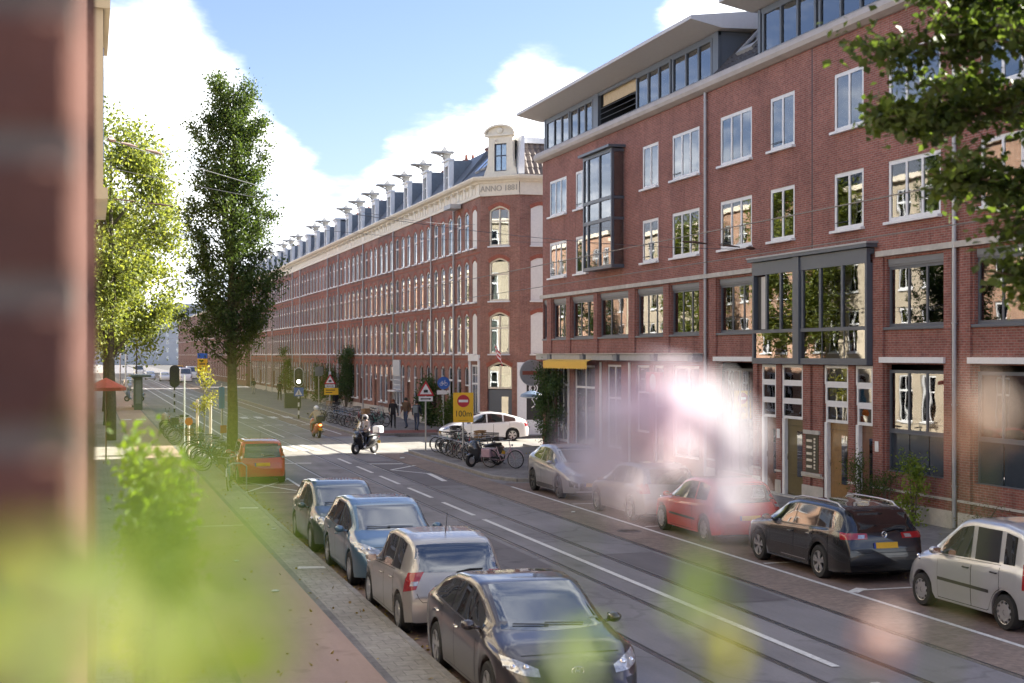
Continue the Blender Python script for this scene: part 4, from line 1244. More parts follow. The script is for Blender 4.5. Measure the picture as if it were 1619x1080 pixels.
c = MB(); c.loft([[(y_ * .42, y_, z_) for y_, z_ in pr_], [(SX, y_, z_) for y_, z_ in pr_]]); spin(c.build('cornice', M_CREAM, corner), (cx + A, A), radians(90))
# white shopfront round the corner, with black sign panel and painted ornament
sf = MB(); sf.box(-.15, .35, -.12, -.002, .1, 4.0); sf.box(.35, 3.2, -.12, -.003, 3.35, 4.0, 1); sf.box(3.2, 3.5, -.12, -.002, .1, 4.0); sf.box(.35, 3.2, -.16, -.003, .1, .9); sf.box(.3, 3.2, -.3, -.125, 3.28, 3.36)
spin(sf.build('shopfront', [M_WHITE, M_DARK], corner), (cx + A, A), radians(90))
sf = MB(); sf.box(.36, 3.19, -.05, -.03, .92, 3.3); o_ = sf.build('shop_pane', M_DARK, corner); spin(o_, (cx + A, A), radians(90))
orn = MB(); orn.lathe([(.2, 0), (.26, -.01), (.26, 0)], 20, axis='y', o=(.75, -.06, 2.6)); orn.lathe([(.1, 0), (.15, -.01), (.15, 0)], 14, axis='y', o=(.72, -.06, 2.62)); orn.tube([(.75, -.06, 2.35), (.68, -.06, 2.0), (.85, -.06, 1.7), (.66, -.06, 1.55)], .035, 5); orn.tube([(.75, -.06, 2.2), (.95, -.06, 2.0)], .03, 5)
spin(orn.build('painted_ornament', M_WHITE, corner), (cx + A, A), radians(90))
# Dutch gable over the chamfer
gx = CL / 2; gb_ = MB(); GT = 16.35; gw, gbw, gh = .74, 1.04, .38
hw0, hw1, hz0, hz1 = gx - gh, gx + gh, 14.35, 15.85
for q in (-1, 1):
    pl_ = [(gx + q * gh * 1.003, 14.1), (gx + q * gbw, 14.1), (gx + q * gbw * .93, 14.33), (gx + q * gw * 1.12, 14.6), (gx + q * gw * 1.03, 15.1), (gx + q * gw, GT), (gx + q * gh * 1.003, GT)]
    gb_.prism(pl_[::q], .05, .3)
gb_.prism([(gx - gh, 14.1), (gx + gh, 14.1), (gx + gh, 14.35), (gx - gh, 14.35)], .05, .3); gb_.prism([(gx - gh, hz1), (gx + gh, hz1), (gx + gh, GT), (gx - gh, GT)], .05, .3)
arc = [(gx + .86 * cos(pi * k / 12), GT + .01 + .42 * sin(pi * k / 12)) for k in range(13)]
gb_.prism(arc, .05, .32)
for k in range(12):
    (xa, za), (xb, zb) = arc[k], arc[k + 1]
    e = lambda x, z: (gx + (x - gx) * 1.1, GT + (z - GT) * 1.15 + .03)
    (xc_, zc_), (xd, zd) = e(xa, za), e(xb, zb)
    gb_.loft([[(xa, -.12, za), (xb, -.12, zb), (xd, -.12, zd), (xc_, -.12, zc_)], [(xa, .35, za), (xb, .35, zb), (xd, .35, zd), (xc_, .35, zc_)]])
gb_.box(gx - .92, gx + .92, -.08, .3, GT - .1, GT + .005)
gb_.lathe([(.001, -.05), (.15, -.03), (.2, .05)], 16, axis='y', o=(gx, 0, GT + .2))
gb_.tube([(gx - .2, -.02, 15.98), (gx - .2, -.22, 15.98)], .035, 6)
spin(gb_.build('gable', M_CREAM, corner), (cx, 0), radians(45))
w_ = window(corner, hw0, hz0, 2 * gh, hz1 - hz0, 2, mat('navy_frame', (.02, .03, .06), .4), .06, .14, None, sill=False, transom=.85); spin(w_, (cx, 0), radians(45))
gs_ = MB(); gs_.box(gx - .56, gx + .56, .3, 1.1, 14.1, 15.9); spin(gs_.build('gable_body', M_LEAD, corner), (cx, 0), radians(45))
# roofs: slate on the street, ribbed tiles on the side street, skylights
r = MB(); r.quad((0, .06, 14.09), (cx, .06, 14.09), (cx - .8, 2.2, 16.3), (0, 2.2, 16.3)); r.quad((cx, .06, 14.09), (cx + A, A, 14.09), (cx + .5, A + .9, 16.0), (cx - .8, 2.2, 16.0)); r.quad((0, 2.2, 16.3), (cx - .8, 2.2, 16.3), (cx - .3, SX + A, 16.35), (0, SX + A, 16.35))
r.build('roof', M_SLATE, corner)
rt = roof_tiles('roof_tiles', corner, M_TILEO, .30, SX, -.02, 14.12, 1.15, 16.0, .30, .4); spin(rt, (cx + A, A), radians(90))
rb = MB(); rb.box(.1, SX, .95, 1.5, 15.95, 16.25); spin(rb.build('roof_ridge', M_WHITE, corner), (cx + A, A), radians(90))
vb = MB(); vb.prism([(-.05, 14.15), (.28, 14.15), (.28, 16.2), (.12, 16.2)], .02, 1.2); spin(vb.build('roof_verge', M_WHITE, corner), (cx + A, A), radians(90))
for k in range(2):
    s_ = MB(); xa = 2.6 + k * 1.3
    P_ = lambda x, t, h: (x, .06 + 2.14 * t - .7 * h, 14.09 + 2.21 * t + .7 * h)
    s_.loft([[P_(xa, .25, .02), P_(xa + .8, .25, .02), P_(xa + .8, .8, .02), P_(xa, .8, .02)], [P_(xa, .25, .14), P_(xa + .8, .25, .14), P_(xa + .8, .8, .14), P_(xa, .8, .14)]])
    so_ = s_.build('skylight', M_ZINC, corner); p = MB(); p.quad(P_(xa + .08, .28, .145), P_(xa + .72, .28, .145), P_(xa + .72, .77, .145), P_(xa + .08, .77, .145)); p.build('pane', M_GLASSD, so_)
downpipe(corner, .1, .2, 13.0, -.1, .055, M_ZINC)
bx = MB(); bx.bevbox(.4, 1.9, -.75, -.1, 12.75, 13.0, .03); bx.box(1.1, 1.2, -.1, -.0, 12.8, 12.95); bx.build('street_light_box', mat('lamp_grey', (.42, .42, .42), .5), corner)
# flag over the corner door
fl = MB(); fl.tube([(0, 0, 0), (.75, -.75, .9)], .018, 6)
fo = thing('flag', 'small striped flag on a white pole over the corner house door', 'flag', (W + A / 2 - .05, Y0H - cx - A / 2 - .05, 4.1), radians(-45))
pm = MB(); pm.tube([(0, 0, 0), (.1, -.7, .85)], .02, 6); pm.build('pole', M_WHITE, fo)
cl_ = MB()
for k in range(6):
    xa, xb = k * .12, (k + 1) * .12
    f = lambda x, t: (.08 + x * .6 + .03 * sin(x * 16), -.66 + .15 * t + .04 * sin(x * 14 + t * 3), .82 - t * .62 - x * .75)
    for j in range(5): cl_.quad(f(xa, j / 5), f(xb, j / 5), f(xb, (j + 1) / 5), f(xa, (j + 1) / 5), j % 2)
cl_.build('cloth', [mat('flag_red', (.45, .03, .05), .8), M_WHITE], fo)

# ---------------- farther buildings
def plain_block(label, y_far, length, h, brick, rows, n, cat='apartment building', x=None, rz=-90, ww=1.0, parapet=None, name='brick_building', depth=9.0, roof=M_SLATE, curt=True):
    t = thing(name, label, cat, (W if x is None else x, y_far, 0), radians(rz))
    p = length / n
    hol = [(p * (k + .5) - ww / 2, p * (k + .5) + ww / 2, z0, z1) for k in range(n) for z0, z1 in rows]
    w = MB(); wall_holes(w, 0, length, 0, h, hol, .14)
    w.quad((length, 0, 0), (length, depth, 0), (length, depth, h), (length, 0, h)); w.quad((0, depth, 0), (0, 0, 0), (0, 0, h), (0, depth, h)); w.quad((length, depth, 0), (0, depth, 0), (0, depth, h), (length, depth, h))
    w.build('wall', brick, t)
    c = MB(); c.box(-.05, length + .05, -.25, .1, h, h + .3); c.build('cornice', M_CREAM if parapet is None else parapet, t)
    r = MB(); r.quad((0, .1, h + .3), (length, .1, h + .3), (length, 2.2, h + 2.0), (0, 2.2, h + 2.0)); r.quad((0, 2.2, h + 2), (length, 2.2, h + 2), (length, depth, h + 2.1), (0, depth, h + 2.1)); r.quad((length, .1, h), (length, depth, h), (length, depth, h + 2.1), (length, 2.2, h + 2)); r.quad((0, .1, h), (0, 2.2, h + 2), (0, depth, h + 2.1), (0, depth, h))
    r.build('roof', roof, t)
    i = 0
    for k in range(n):
        for z0, z1 in rows:
            window(t, p * (k + .5) - ww / 2, z0, ww, z1 - z0, 2 if ww > 1.1 else 1, M_WHITE, .09, .05, [None, 'wf', 'ws', None, 'gs', 'wh'][i % 6] if curt else None, transom=(z1 - z0) * .66, sill=True); i += 1
    return t


R4 = [(1.0, 3.3), (4.4, 6.5), (7.3, 9.4), (10.2, 12.2)]
b1 = plain_block('long brown brick building with slate roof behind the slender street tree', 262, 66, 12.6, M_BRICK_DK, R4, 20)
ch = MB(); ch.box(20, 21.6, 3, 5, 14.5, 17.2); ch.box(19.9, 21.7, 2.9, 5.1, 17.2, 17.5); ch.build('chimney', M_BRICKARCH, b1)
b2 = plain_block('dark brick end building with white window bands far down the street', 352, 86, 12.2, M_BRICK_DK, R4, 22)
b3 = plain_block('pale grey building closing the far end of the street', 640, 60, 17, mat('pale_render', (.42, .43, .44), .8, var=.1, scale=.3), [(2, 4), (5.5, 7.5), (9, 11), (12.5, 14.5)], 14, x=-4, rz=0)
b4 = plain_block('blue grey tower block far beyond the street end', 700, 26, 27, mat('grey_render', (.25, .27, .30), .8, var=.1, scale=.3), [(3 + 3.2 * k, 5 + 3.2 * k) for k in range(7)], 7, x=30, rz=0)

# ---------------- the left side of the street, seen along its fronts and mirrored in the windows opposite
LR = [(.9, 3.3), (4.5, 6.9), (7.9, 10.2), (11.1, 13.2)]
M_CREAMR = mat('cream_render', (.40, .345, .26), .8, var=.1, scale=.6)
lf = [('cream rendered house along the left pavement with high projecting bay', 8.6, 25, 13.8, M_CREAMR, 10),
      ('pale cream house on the left with tall windows', 34.8, 13, 14.0, M_CREAMR, 5),
      ('orange brick house on the left between two cream houses, before the junction', 47.9, 13, 14.4, M_BRICK_LEFT, 6),
      ('orange brick house behind the left trees past the junction', 74, 18, 14.0, M_BRICK_LEFT, 8),
      ('cream house behind the left trees past the junction', 92.1, 16, 13.6, M_CREAMR, 7),
      ('orange brick house far along the left pavement', 108.2, 30, 14.2, M_BRICK_LEFT, 12),
      ('cream house far along the left pavement past the orange one', 138.3, 40, 13.8, M_CREAMR, 16),
      ('pale brick house beyond the far cream house on the left', 178.4, 60, 14.0, M_BRICK_LEFT, 18),
      ('farthest cream house on the left side of the street', 238.6, 120, 13.5, M_CREAMR, 30)]
XL = -.12
for i, (lab, y, ln, h, m, n) in enumerate(lf):
    t = plain_block(lab, y, ln, h, m, LR, n, 'house', XL if y < 70 else XL - .6, 90, 1.15 if i % 2 else 1.0, name='town_house')
    if i == 2: obj_left = t
    if i == 0:
        # projecting bay with cornices, high on the cream front
        b = MB(); b.box(17.5, 21.5, -.34, -.001, 7.3, 13.4); b.box(17.4, 21.6, -.46, -.001, 10.5, 10.75); b.box(17.4, 21.6, -.5, -.001, 13.3, 13.7); b.box(17.45, 21.55, -.42, -.001, 7.15, 7.35)
        for zz in (7.9, 11.1): b.box(17.9, 21.1, -.355, -.342, zz, zz + 2.0, 1)
        b.build('bay_window', [M_CREAMR, M_GLASSD], t)
        downpipe(t, 22.6, .2, 13.6, -.07, .04)
plain_block('pale cream house added between the two orange brick houses for window reflections', 61.0, 12.9, 13.6, M_CREAMR, LR, 6, 'house', XL - .3, 90, 1.15, name='town_house')  # unseen house added to close the gap and mirror sunlit cream in windows opposite
# ------------------------------------------------------------------ trees
M_LEAF = leaf_mat('leaf_green', (.032, .062, .018), (.075, .12, .034), .40)
M_LEAFL = leaf_mat('leaf_light', (.12, .165, .045), (.21, .25, .08), .5)
M_LEAFD = leaf_mat('leaf_dark', (.032, .062, .018), (.08, .13, .035), .45)
M_LEAFY = leaf_mat('leaf_yellow', (.18, .21, .04), (.28, .28, .07), .45)
M_IVY = leaf_mat('ivy_leaf', (.020, .048, .014), (.06, .11, .03), .3)
M_BARK_VEIL = mat('veil_tinted_bark', (.085, .085, .038), .95, var=.45, scale=9, bump=1.0, bscale=25)  # green cast of the blurred foreground leaves put into the bark colour


def limb(mb, p0, p1, r0, r1, bend=.15, n=5, seg=6):
    p0, p1 = Vector(p0), Vector(p1); d = p1 - p0
    off = Vector((random.uniform(-1, 1), random.uniform(-1, 1), random.uniform(0, .6))) * d.length * bend
    pts = [p0.lerp(p1, t) + off * sin(pi * t) * .5 for t in [k / n for k in range(n + 1)]]
    mb.tube(pts, [r0 + (r1 - r0) * k / n for k in range(n + 1)], seg)
    return pts


def scatter(pts, n, sig, rng=RNG):
    """leaf points around polyline points"""
    P = np.array([list(p) for p in pts]); i = rng.integers(0, len(P) - 1, n); t = rng.random((n, 1))
    return P[i] * (1 - t) + P[i + 1] * t + rng.normal(size=(n, 3)) * sig


def upright_tree(name, label, loc, H, prof, nb, per, leaf, lm, bark, r0=.22, z0=3.6, cat='tree', rise=1.0, group=None):
    """narrow street tree with steep limbs; prof(z) is the crown radius"""
    t = thing(name, label, cat, loc, 0, group)
    tb = MB(); pts = [(.0, 0, 0), (.03, .02, H * .15), (-.03, .03, H * .35), (.02, -.02, H * .6), (.05, .03, H * .82), (.06, .0, H * .97)]
    tb.tube(pts, [r0 * 1.15, r0, r0 * .82, r0 * .5, r0 * .22, .012], 12)
    cloud = []
    for k in range(nb):
        f = (k + random.random()) / nb
        zb = z0 + (H * .90 - z0) * f ** 1.05
        ang = k * 2.399 + random.uniform(-.4, .4)
        ln = rise * random.uniform(.9, 2.3) * (1 - .35 * f)
        ze = min(H + random.uniform(-.5, .35), zb + ln)
        R = prof(ze) * random.uniform(.45, 1.08)
        e = Vector((R * cos(ang), R * sin(ang), ze)); s_ = Vector((.02, .01, zb - .35))
        mid = Vector((R * .62 * cos(ang), R * .62 * sin(ang), zb + (ze - zb) * .35))
        path = [s_, s_.lerp(mid, .5) + Vector((0, 0, -.05)), mid, mid.lerp(e, .5) + Vector((R * .08 * cos(ang), R * .08 * sin(ang), 0)), e]
        tb.tube(path, [max(.012, r0 * .32 * (1 - f * .7)), .028, .02, .014, .006], 5)
        m = int(per * random.uniform(.6, 1.35))
        cloud.append(scatter(path[1:], m, .17 + .05 * R))
        # side twigs
        for q in range(4):
            a = path[2].lerp(e, random.random()); an = ang + random.uniform(-1.3, 1.3); l2 = random.uniform(.25, .6)
            b = a + Vector((l2 * cos(an), l2 * sin(an), random.uniform(-.05, .45)))
            tb.tube([a, b], [.009, .004], 4)
            cloud.append(scatter([a, b], int(per * .22), .11))
    tb.build('trunk', bark, t, smooth=True)
    v, f = leaves(np.concatenate(cloud), leaf)
    c = obj('crown', np_mesh('crown', v, f, lm), t)
    return t


def broad_tree(name, label, loc, H, z0, R, ncl, per, leaf, lm, bark, r0=.25, sig=.42, lean=(0, 0), cat='tree', group=None, squash=1.0):
    """branching tree: limbs to many twig clusters filling an uneven crown"""
    t = thing(name, label, cat, loc, 0, group)
    tb = MB(); tb.tube([(0, 0, 0), (.05, .03, z0 * .5), (lean[0] * .2, lean[1] * .2, z0), (lean[0] * .5, lean[1] * .5, z0 + (H - z0) * .45), (lean[0], lean[1], z0 + (H - z0) * .8)], [r0 * 1.2, r0, r0 * .85, r0 * .5, .04], 10)
    cloud = []; hubs = []
    for k in range(9):
        ang = k * 2.399; f = (k + .5) / 9
        zb = z0 + (H - z0) * f * .55
        hub = Vector((lean[0] * f + R * .5 * cos(ang), lean[1] * f + R * .5 * sin(ang), zb + (H - z0) * .18))
        limb(tb, (lean[0] * f * .5, lean[1] * f * .5, zb), hub, r0 * .4, r0 * .16); hubs.append(hub)
    for k in range(ncl):
        # points in an egg, denser to the outside, with lumps
        while True:
            u = random.uniform(-1, 1), random.uniform(-1, 1), random.uniform(-1, 1)
            d = sqrt(u[0] ** 2 + u[1] ** 2 + u[2] ** 2)
            if .35 < d < 1: break
        zz = z0 + (H - z0) * (.5 + .5 * u[2]); rr = R * (1.0 - .35 * max(0, u[2])) * squash
        p = Vector((lean[0] + u[0] * rr, lean[1] + u[1] * rr, zz))
        p += Vector((random.gauss(0, .25), random.gauss(0, .25), random.gauss(0, .25)))
        h = min(hubs, key=lambda q: (q - p).length)
        tw = limb(tb, h, p, r0 * .10, .01, .12, 3, 4)
        cloud.append(scatter(tw[1:], per, sig * random.uniform(.5, 1.0)))
    tb.build('trunk', bark, t, smooth=True)
    v, f = leaves(np.concatenate(cloud), leaf)
    obj('crown', np_mesh('crown', v, f, lm), t)
    return t


def prof_tall(z):
    pts = [(3.6, 1.2), (4.6, 1.65), (6.0, 1.72), (8.3, 1.72), (10.6, 1.62), (12.2, 1.42), (13.6, 1.12), (14.5, .85), (15.2, .6)]
    for (a, ra), (b, rb) in zip(pts[:-1], pts[1:]):
        if z <= b: return ra + (rb - ra) * max(0, (z - a) / (b - a))
    return .3


upright_tree('hornbeam_tree', 'tall slender upright street tree standing beyond the red car', (5.05, 53.6, .1), 14.9, prof_tall, 120, 215, .11, M_LEAF, M_BARK_VEIL, .19, 4.0)
for i, (x, y, H, R, m, lab) in enumerate([
    (1.0, 74, 17.2, 4.1, M_LEAFL, 'big sunlit pale green tree past the junction, nearest of the left pavement row'),
    (1.0, 90, 15, 3.0, M_LEAFL, 'pale green tree just behind the nearest tree of the left row'),
    (1.1, 112, 14, 3.0, M_LEAF, 'darker green tree in the middle of the left pavement row'),
    (1.4, 142, 13, 2.9, M_LEAF, 'dark tree behind the green bus shelter on the left pavement'),
    (2.0, 182, 12, 3.0, M_LEAFL, 'light green tree far down the left pavement'),
    (2.6, 235, 13, 3.4, M_LEAFL, 'light green tree before the bend on the left pavement')]):
    broad_tree('plane_tree', lab, (x, y, .1), H, 3.6, R, [270, 130, 90, 70, 50, 45][i], [120, 90, 80, 80, 70, 70][i], [.20, .2, .2, .22, .26, .32][i], m, M_BARK, .22, .5, group='trees along the left pavement')

# the tree whose boughs hang in at the right: trunk on the near left kerb, just outside the view
tn = thing('kerb_tree', 'dark green boughs of a near tree reaching in over the road at upper right', 'tree', (6.1, 5.0, 0))
tb = MB(); tb.tube([(0, 0, -.02), (.05, .0, 2), (0, .1, 4), (.1, .1, 6.5), (.2, 0, 9)], [.24, .2, .18, .13, .04], 10)
base = Vector((6.1, 5.0, 0)); cloud = []
bough = [((6.1, 5.1, 4.4), [(6.15, 6.9, 5.3), (5.9, 7.7, 5.45), (5.1, 7.9, 5.55)]), ((6.15, 5.1, 5.2), [(6.0, 7.0, 6.1), (5.6, 7.8, 6.5), (4.78, 8.05, 6.3)]),
         ((6.2, 5.1, 5.4), [(6.2, 7.2, 6.2), (5.7, 7.9, 6.0), (4.82, 8.15, 5.92)]), ((6.1, 5.1, 4.2), [(6.0, 6.6, 4.95), (5.7, 7.4, 5.15), (5.35, 7.5, 5.15)]),
         ((6.1, 5.2, 4.0), [(6.0, 6.6, 4.75), (5.75, 7.2, 4.85), (5.45, 7.4, 4.85)]), ((6.2, 5.1, 5.8), [(6.3, 7.2, 6.9), (5.6, 8.0, 7.0), (4.98, 8.15, 6.9)]),
         ((6.2, 5.1, 5.0), [(6.5, 7.4, 5.75), (6.2, 8.1, 6.1), (5.7, 8.5, 6.2)]), ((6.3, 5.1, 6.2), [(6.6, 7.3, 6.6), (6.1, 8.0, 6.75), (5.4, 8.5, 6.9)]), ((6.3, 5.1, 6.0), [(6.7, 7.4, 6.3), (6.4, 8.0, 6.5), (5.9, 8.3, 6.6)])]
for bi, (s_, ps) in enumerate(bough):
    path = [Vector(s_) - base] + [Vector(p) - base for p in ps]
    tb.tube(path, [.06, .03, .018, .008], 6)
    for q in range(18 if bi in (3, 4) else 30):
        k = random.random() ** .8; i = 1 + int(k * 1.999); a = path[i].lerp(path[i + 1], random.random()) if i < 3 else path[3]
        b = a + Vector((random.gauss(0, .24), random.gauss(0, .24), random.gauss(.02, .11)))
        tb.tube([a, b], [.006, .003], 4); cloud.append(scatter([a, b], 64, .065))
for q in range(60):      # rest of the crown, out of view
    a = Vector((random.uniform(-1.2, 2.8), random.uniform(-2.5, 1.5), random.uniform(5, 9.5))); tb.tube([(.1, .1, min(a.z, 7)), a], [.04, .008], 4); cloud.append(scatter([a, a + Vector((0, 0, .2))], 60, .4))
tb.build('trunk', M_BARK, tn, smooth=True)
v, f = leaves(np.concatenate(cloud), .064, up=.9, aspect=.8)
obj('crown', np_mesh('crown', v, f, M_LEAFD), tn)


# ------------------------------------------------------------------ shrubs, climbers, pavement plants
def shrub(name, label, loc, pts, sig, n, leaf, lm, cat='shrub', stems=True, group=None):
    t = thing(name, label, cat, loc, 0, group)
    cl = []
    if stems:
        sb = MB()
        for p in pts: sb.tube([(p[0] * .2, p[1] * .2, 0), (p[0] * .6, p[1] * .6, p[2] * .6), p], [.025, .018, .006], 5)
        sb.build('stem', M_BARK, t)
    for p in pts: cl.append(np.array(p) + RNG.normal(size=(n, 3)) * np.array(sig))
    v, f = leaves(np.concatenate(cl), leaf)
    obj('foliage', np_mesh('foliage', v, f, lm), t)
    return t


shrub('climbing_ivy', 'dark green climber over the shop corner under the yellow awning', (W - .35, 61.2, .12), [(random.uniform(-.35, .15), random.uniform(-1.3, 1.5), z) for z in [.3, .5, .8, 1.0, 1.3, 1.6, 1.9, 2.1, 2.4, 2.6, 2.9, 3.1, 3.3, 3.5, 2.0, 2.8, 1.7, 3.0, 2.3, 3.4]], (.16, .32, .22), 330, .10, M_IVY, 'climber')
shrub('evergreen_shrub', 'dark rounded shrub by the wall left of the yellow-green one', (W - .5, 34.0, .12), [(random.gauss(0, .15), random.gauss(0, .22), z) for z in (.4, .6, .8, 1.0, 1.2, 1.35)], (.14, .16, .16), 420, .05, M_LEAFD)
shrub('evergreen_shrub', 'thin dark shrub on bare stems between two bushier wall shrubs', (W - .45, 32.9, .12), [(random.gauss(0, .1), random.gauss(0, .15), z) for z in (.8, .95, 1.1)], (.1, .12, .12), 260, .05, M_LEAFD)
shrub('leafy_shrub', 'bright yellow-green shrub against the brick wall beside the downpipe', (W - .5, 31.5, .12), [(random.gauss(0, .12), random.gauss(0, .3), z) for z in (.15, .35, .55, .8, 1.05, 1.25, 1.4, 1.55)], (.13, .2, .15), 170, .085, leaf_mat('leaf_fresh', (.10, .17, .025), (.20, .27, .05), .45))
shrub('wispy_shrub', 'wispy grey-green plant at the wall foot behind the silver car', (W - .4, 28.9, .12), [(random.gauss(0, .12), random.uniform(-.7, .7), z) for z in (.2, .3, .45, .6, .75)], (.1, .25, .14), 90, .045, leaf_mat('leaf_grey', (.12, .13, .09), (.2, .2, .14), .3))
fx = W - .5
for i, (x, y, zz, n, m, lab) in enumerate([
    (fx, 114.5, [1, 1.6, 2.2, 2.8, 3.4, 4.0, 4.5, 3.1, 2.0], 300, M_IVY, 'tall dark climber on the terrace behind the yellow road sign'),
    (fx - .2, 121, [.6, 1.2, 1.8, 2.4, 2.8], 240, M_LEAFD, 'dark hedge against the terrace left of the tall climber'),
    (fx, 129, [.5, 1, 1.6, 2.2, 3.0], 240, M_IVY, 'dark shrub by the terrace behind the traffic light'),
    (fx - .3, 141, [.6, 1.2, 1.8, 2.4], 260, M_LEAFD, 'dark bush behind the walker far down the right pavement'),
    (fx, 152, [.8, 1.6, 2.6, 3.4, 4.6], 240, M_LEAFD, 'straggly dark bush farthest along the right pavement'),
    (fx - .2, 84.6, [.5, .9, 1.3, 1.7, 2.1, 2.4], 300, M_IVY, 'dark evergreen bush behind the blue cycle sign'),
    (fx - .1, 79.2, [.4, .8, 1.2, 1.5], 200, M_LEAFD, 'dark bush by the white corner shop window')]):
    shrub('facade_shrub', lab, (x, y, .12), [(random.gauss(0, .25), random.gauss(0, .7), z) for z in zz for _ in (0, 1)], (.22, .42, .3), n, .14, m, group='plants along the terrace fronts')
shrub('wall_climber', 'fresh green climber on the near left house front', (.125, 4.45, .12), [(random.gauss(.075, .045), random.gauss(0, .4), z) for z in (3.42, 3.46, 3.5, 3.54, 3.58, 3.6, 3.64, 3.66, 3.7, 3.74, 3.78, 3.82, 3.86, 3.9, 3.62, 3.7, 3.76, 3.54, 3.68)], (.036, .15, .065), 420, .028, leaf_mat('leaf_spring', (.085, .17, .016), (.15, .25, .03), .5), 'climber')
# ------------------------------------------------------------------ cars (car space: x forwards from the tail, y left, z up; origin on the ground below the middle)
M_CARGLASS = mat('car_glass', (.012, .016, .018), .03, var=0, ior=2.6, spec=.5)
M_CARGLASS2 = mat('car_glass_dark', (.006, .007, .008), .04, var=0, ior=1.7, spec=.7)
M_SEAL = mat('shut_line', (.008, .008, .009), .7, var=0)
M_RED_LAMP = mat('tail_lamp', (.32, .012, .015), .12, var=.1, scale=30, coat=1.0)
M_AMBER = mat('amber_lamp', (.55, .2, .03), .15, var=0, coat=1.0)
M_LAMP = mat('head_lamp', (.42, .44, .46), .08, metal=.4, var=.35, scale=18, coat=1.0)
M_PLATE = mat('yellow_plate', (.72, .42, .02), .5, var=.10, scale=16)
M_PLATE_BLUE = mat('plate_blue', (.02, .05, .3), .5)
M_UNDER = mat('underbody', (.008, .008, .008), .9, var=0)


def smooth_profile(pts, L):
    xs = np.arange(-.3, L + .3, .01); z = np.interp(xs, [p[0] for p in pts], [p[1] for p in pts])
    k = np.exp(-.5 * (np.arange(-12, 13) / 4.0) ** 2); k /= k.sum()
    z2 = np.convolve(np.pad(z, 12, mode='edge'), k, 'valid')
    return lambda x: float(np.interp(x, xs, z2))


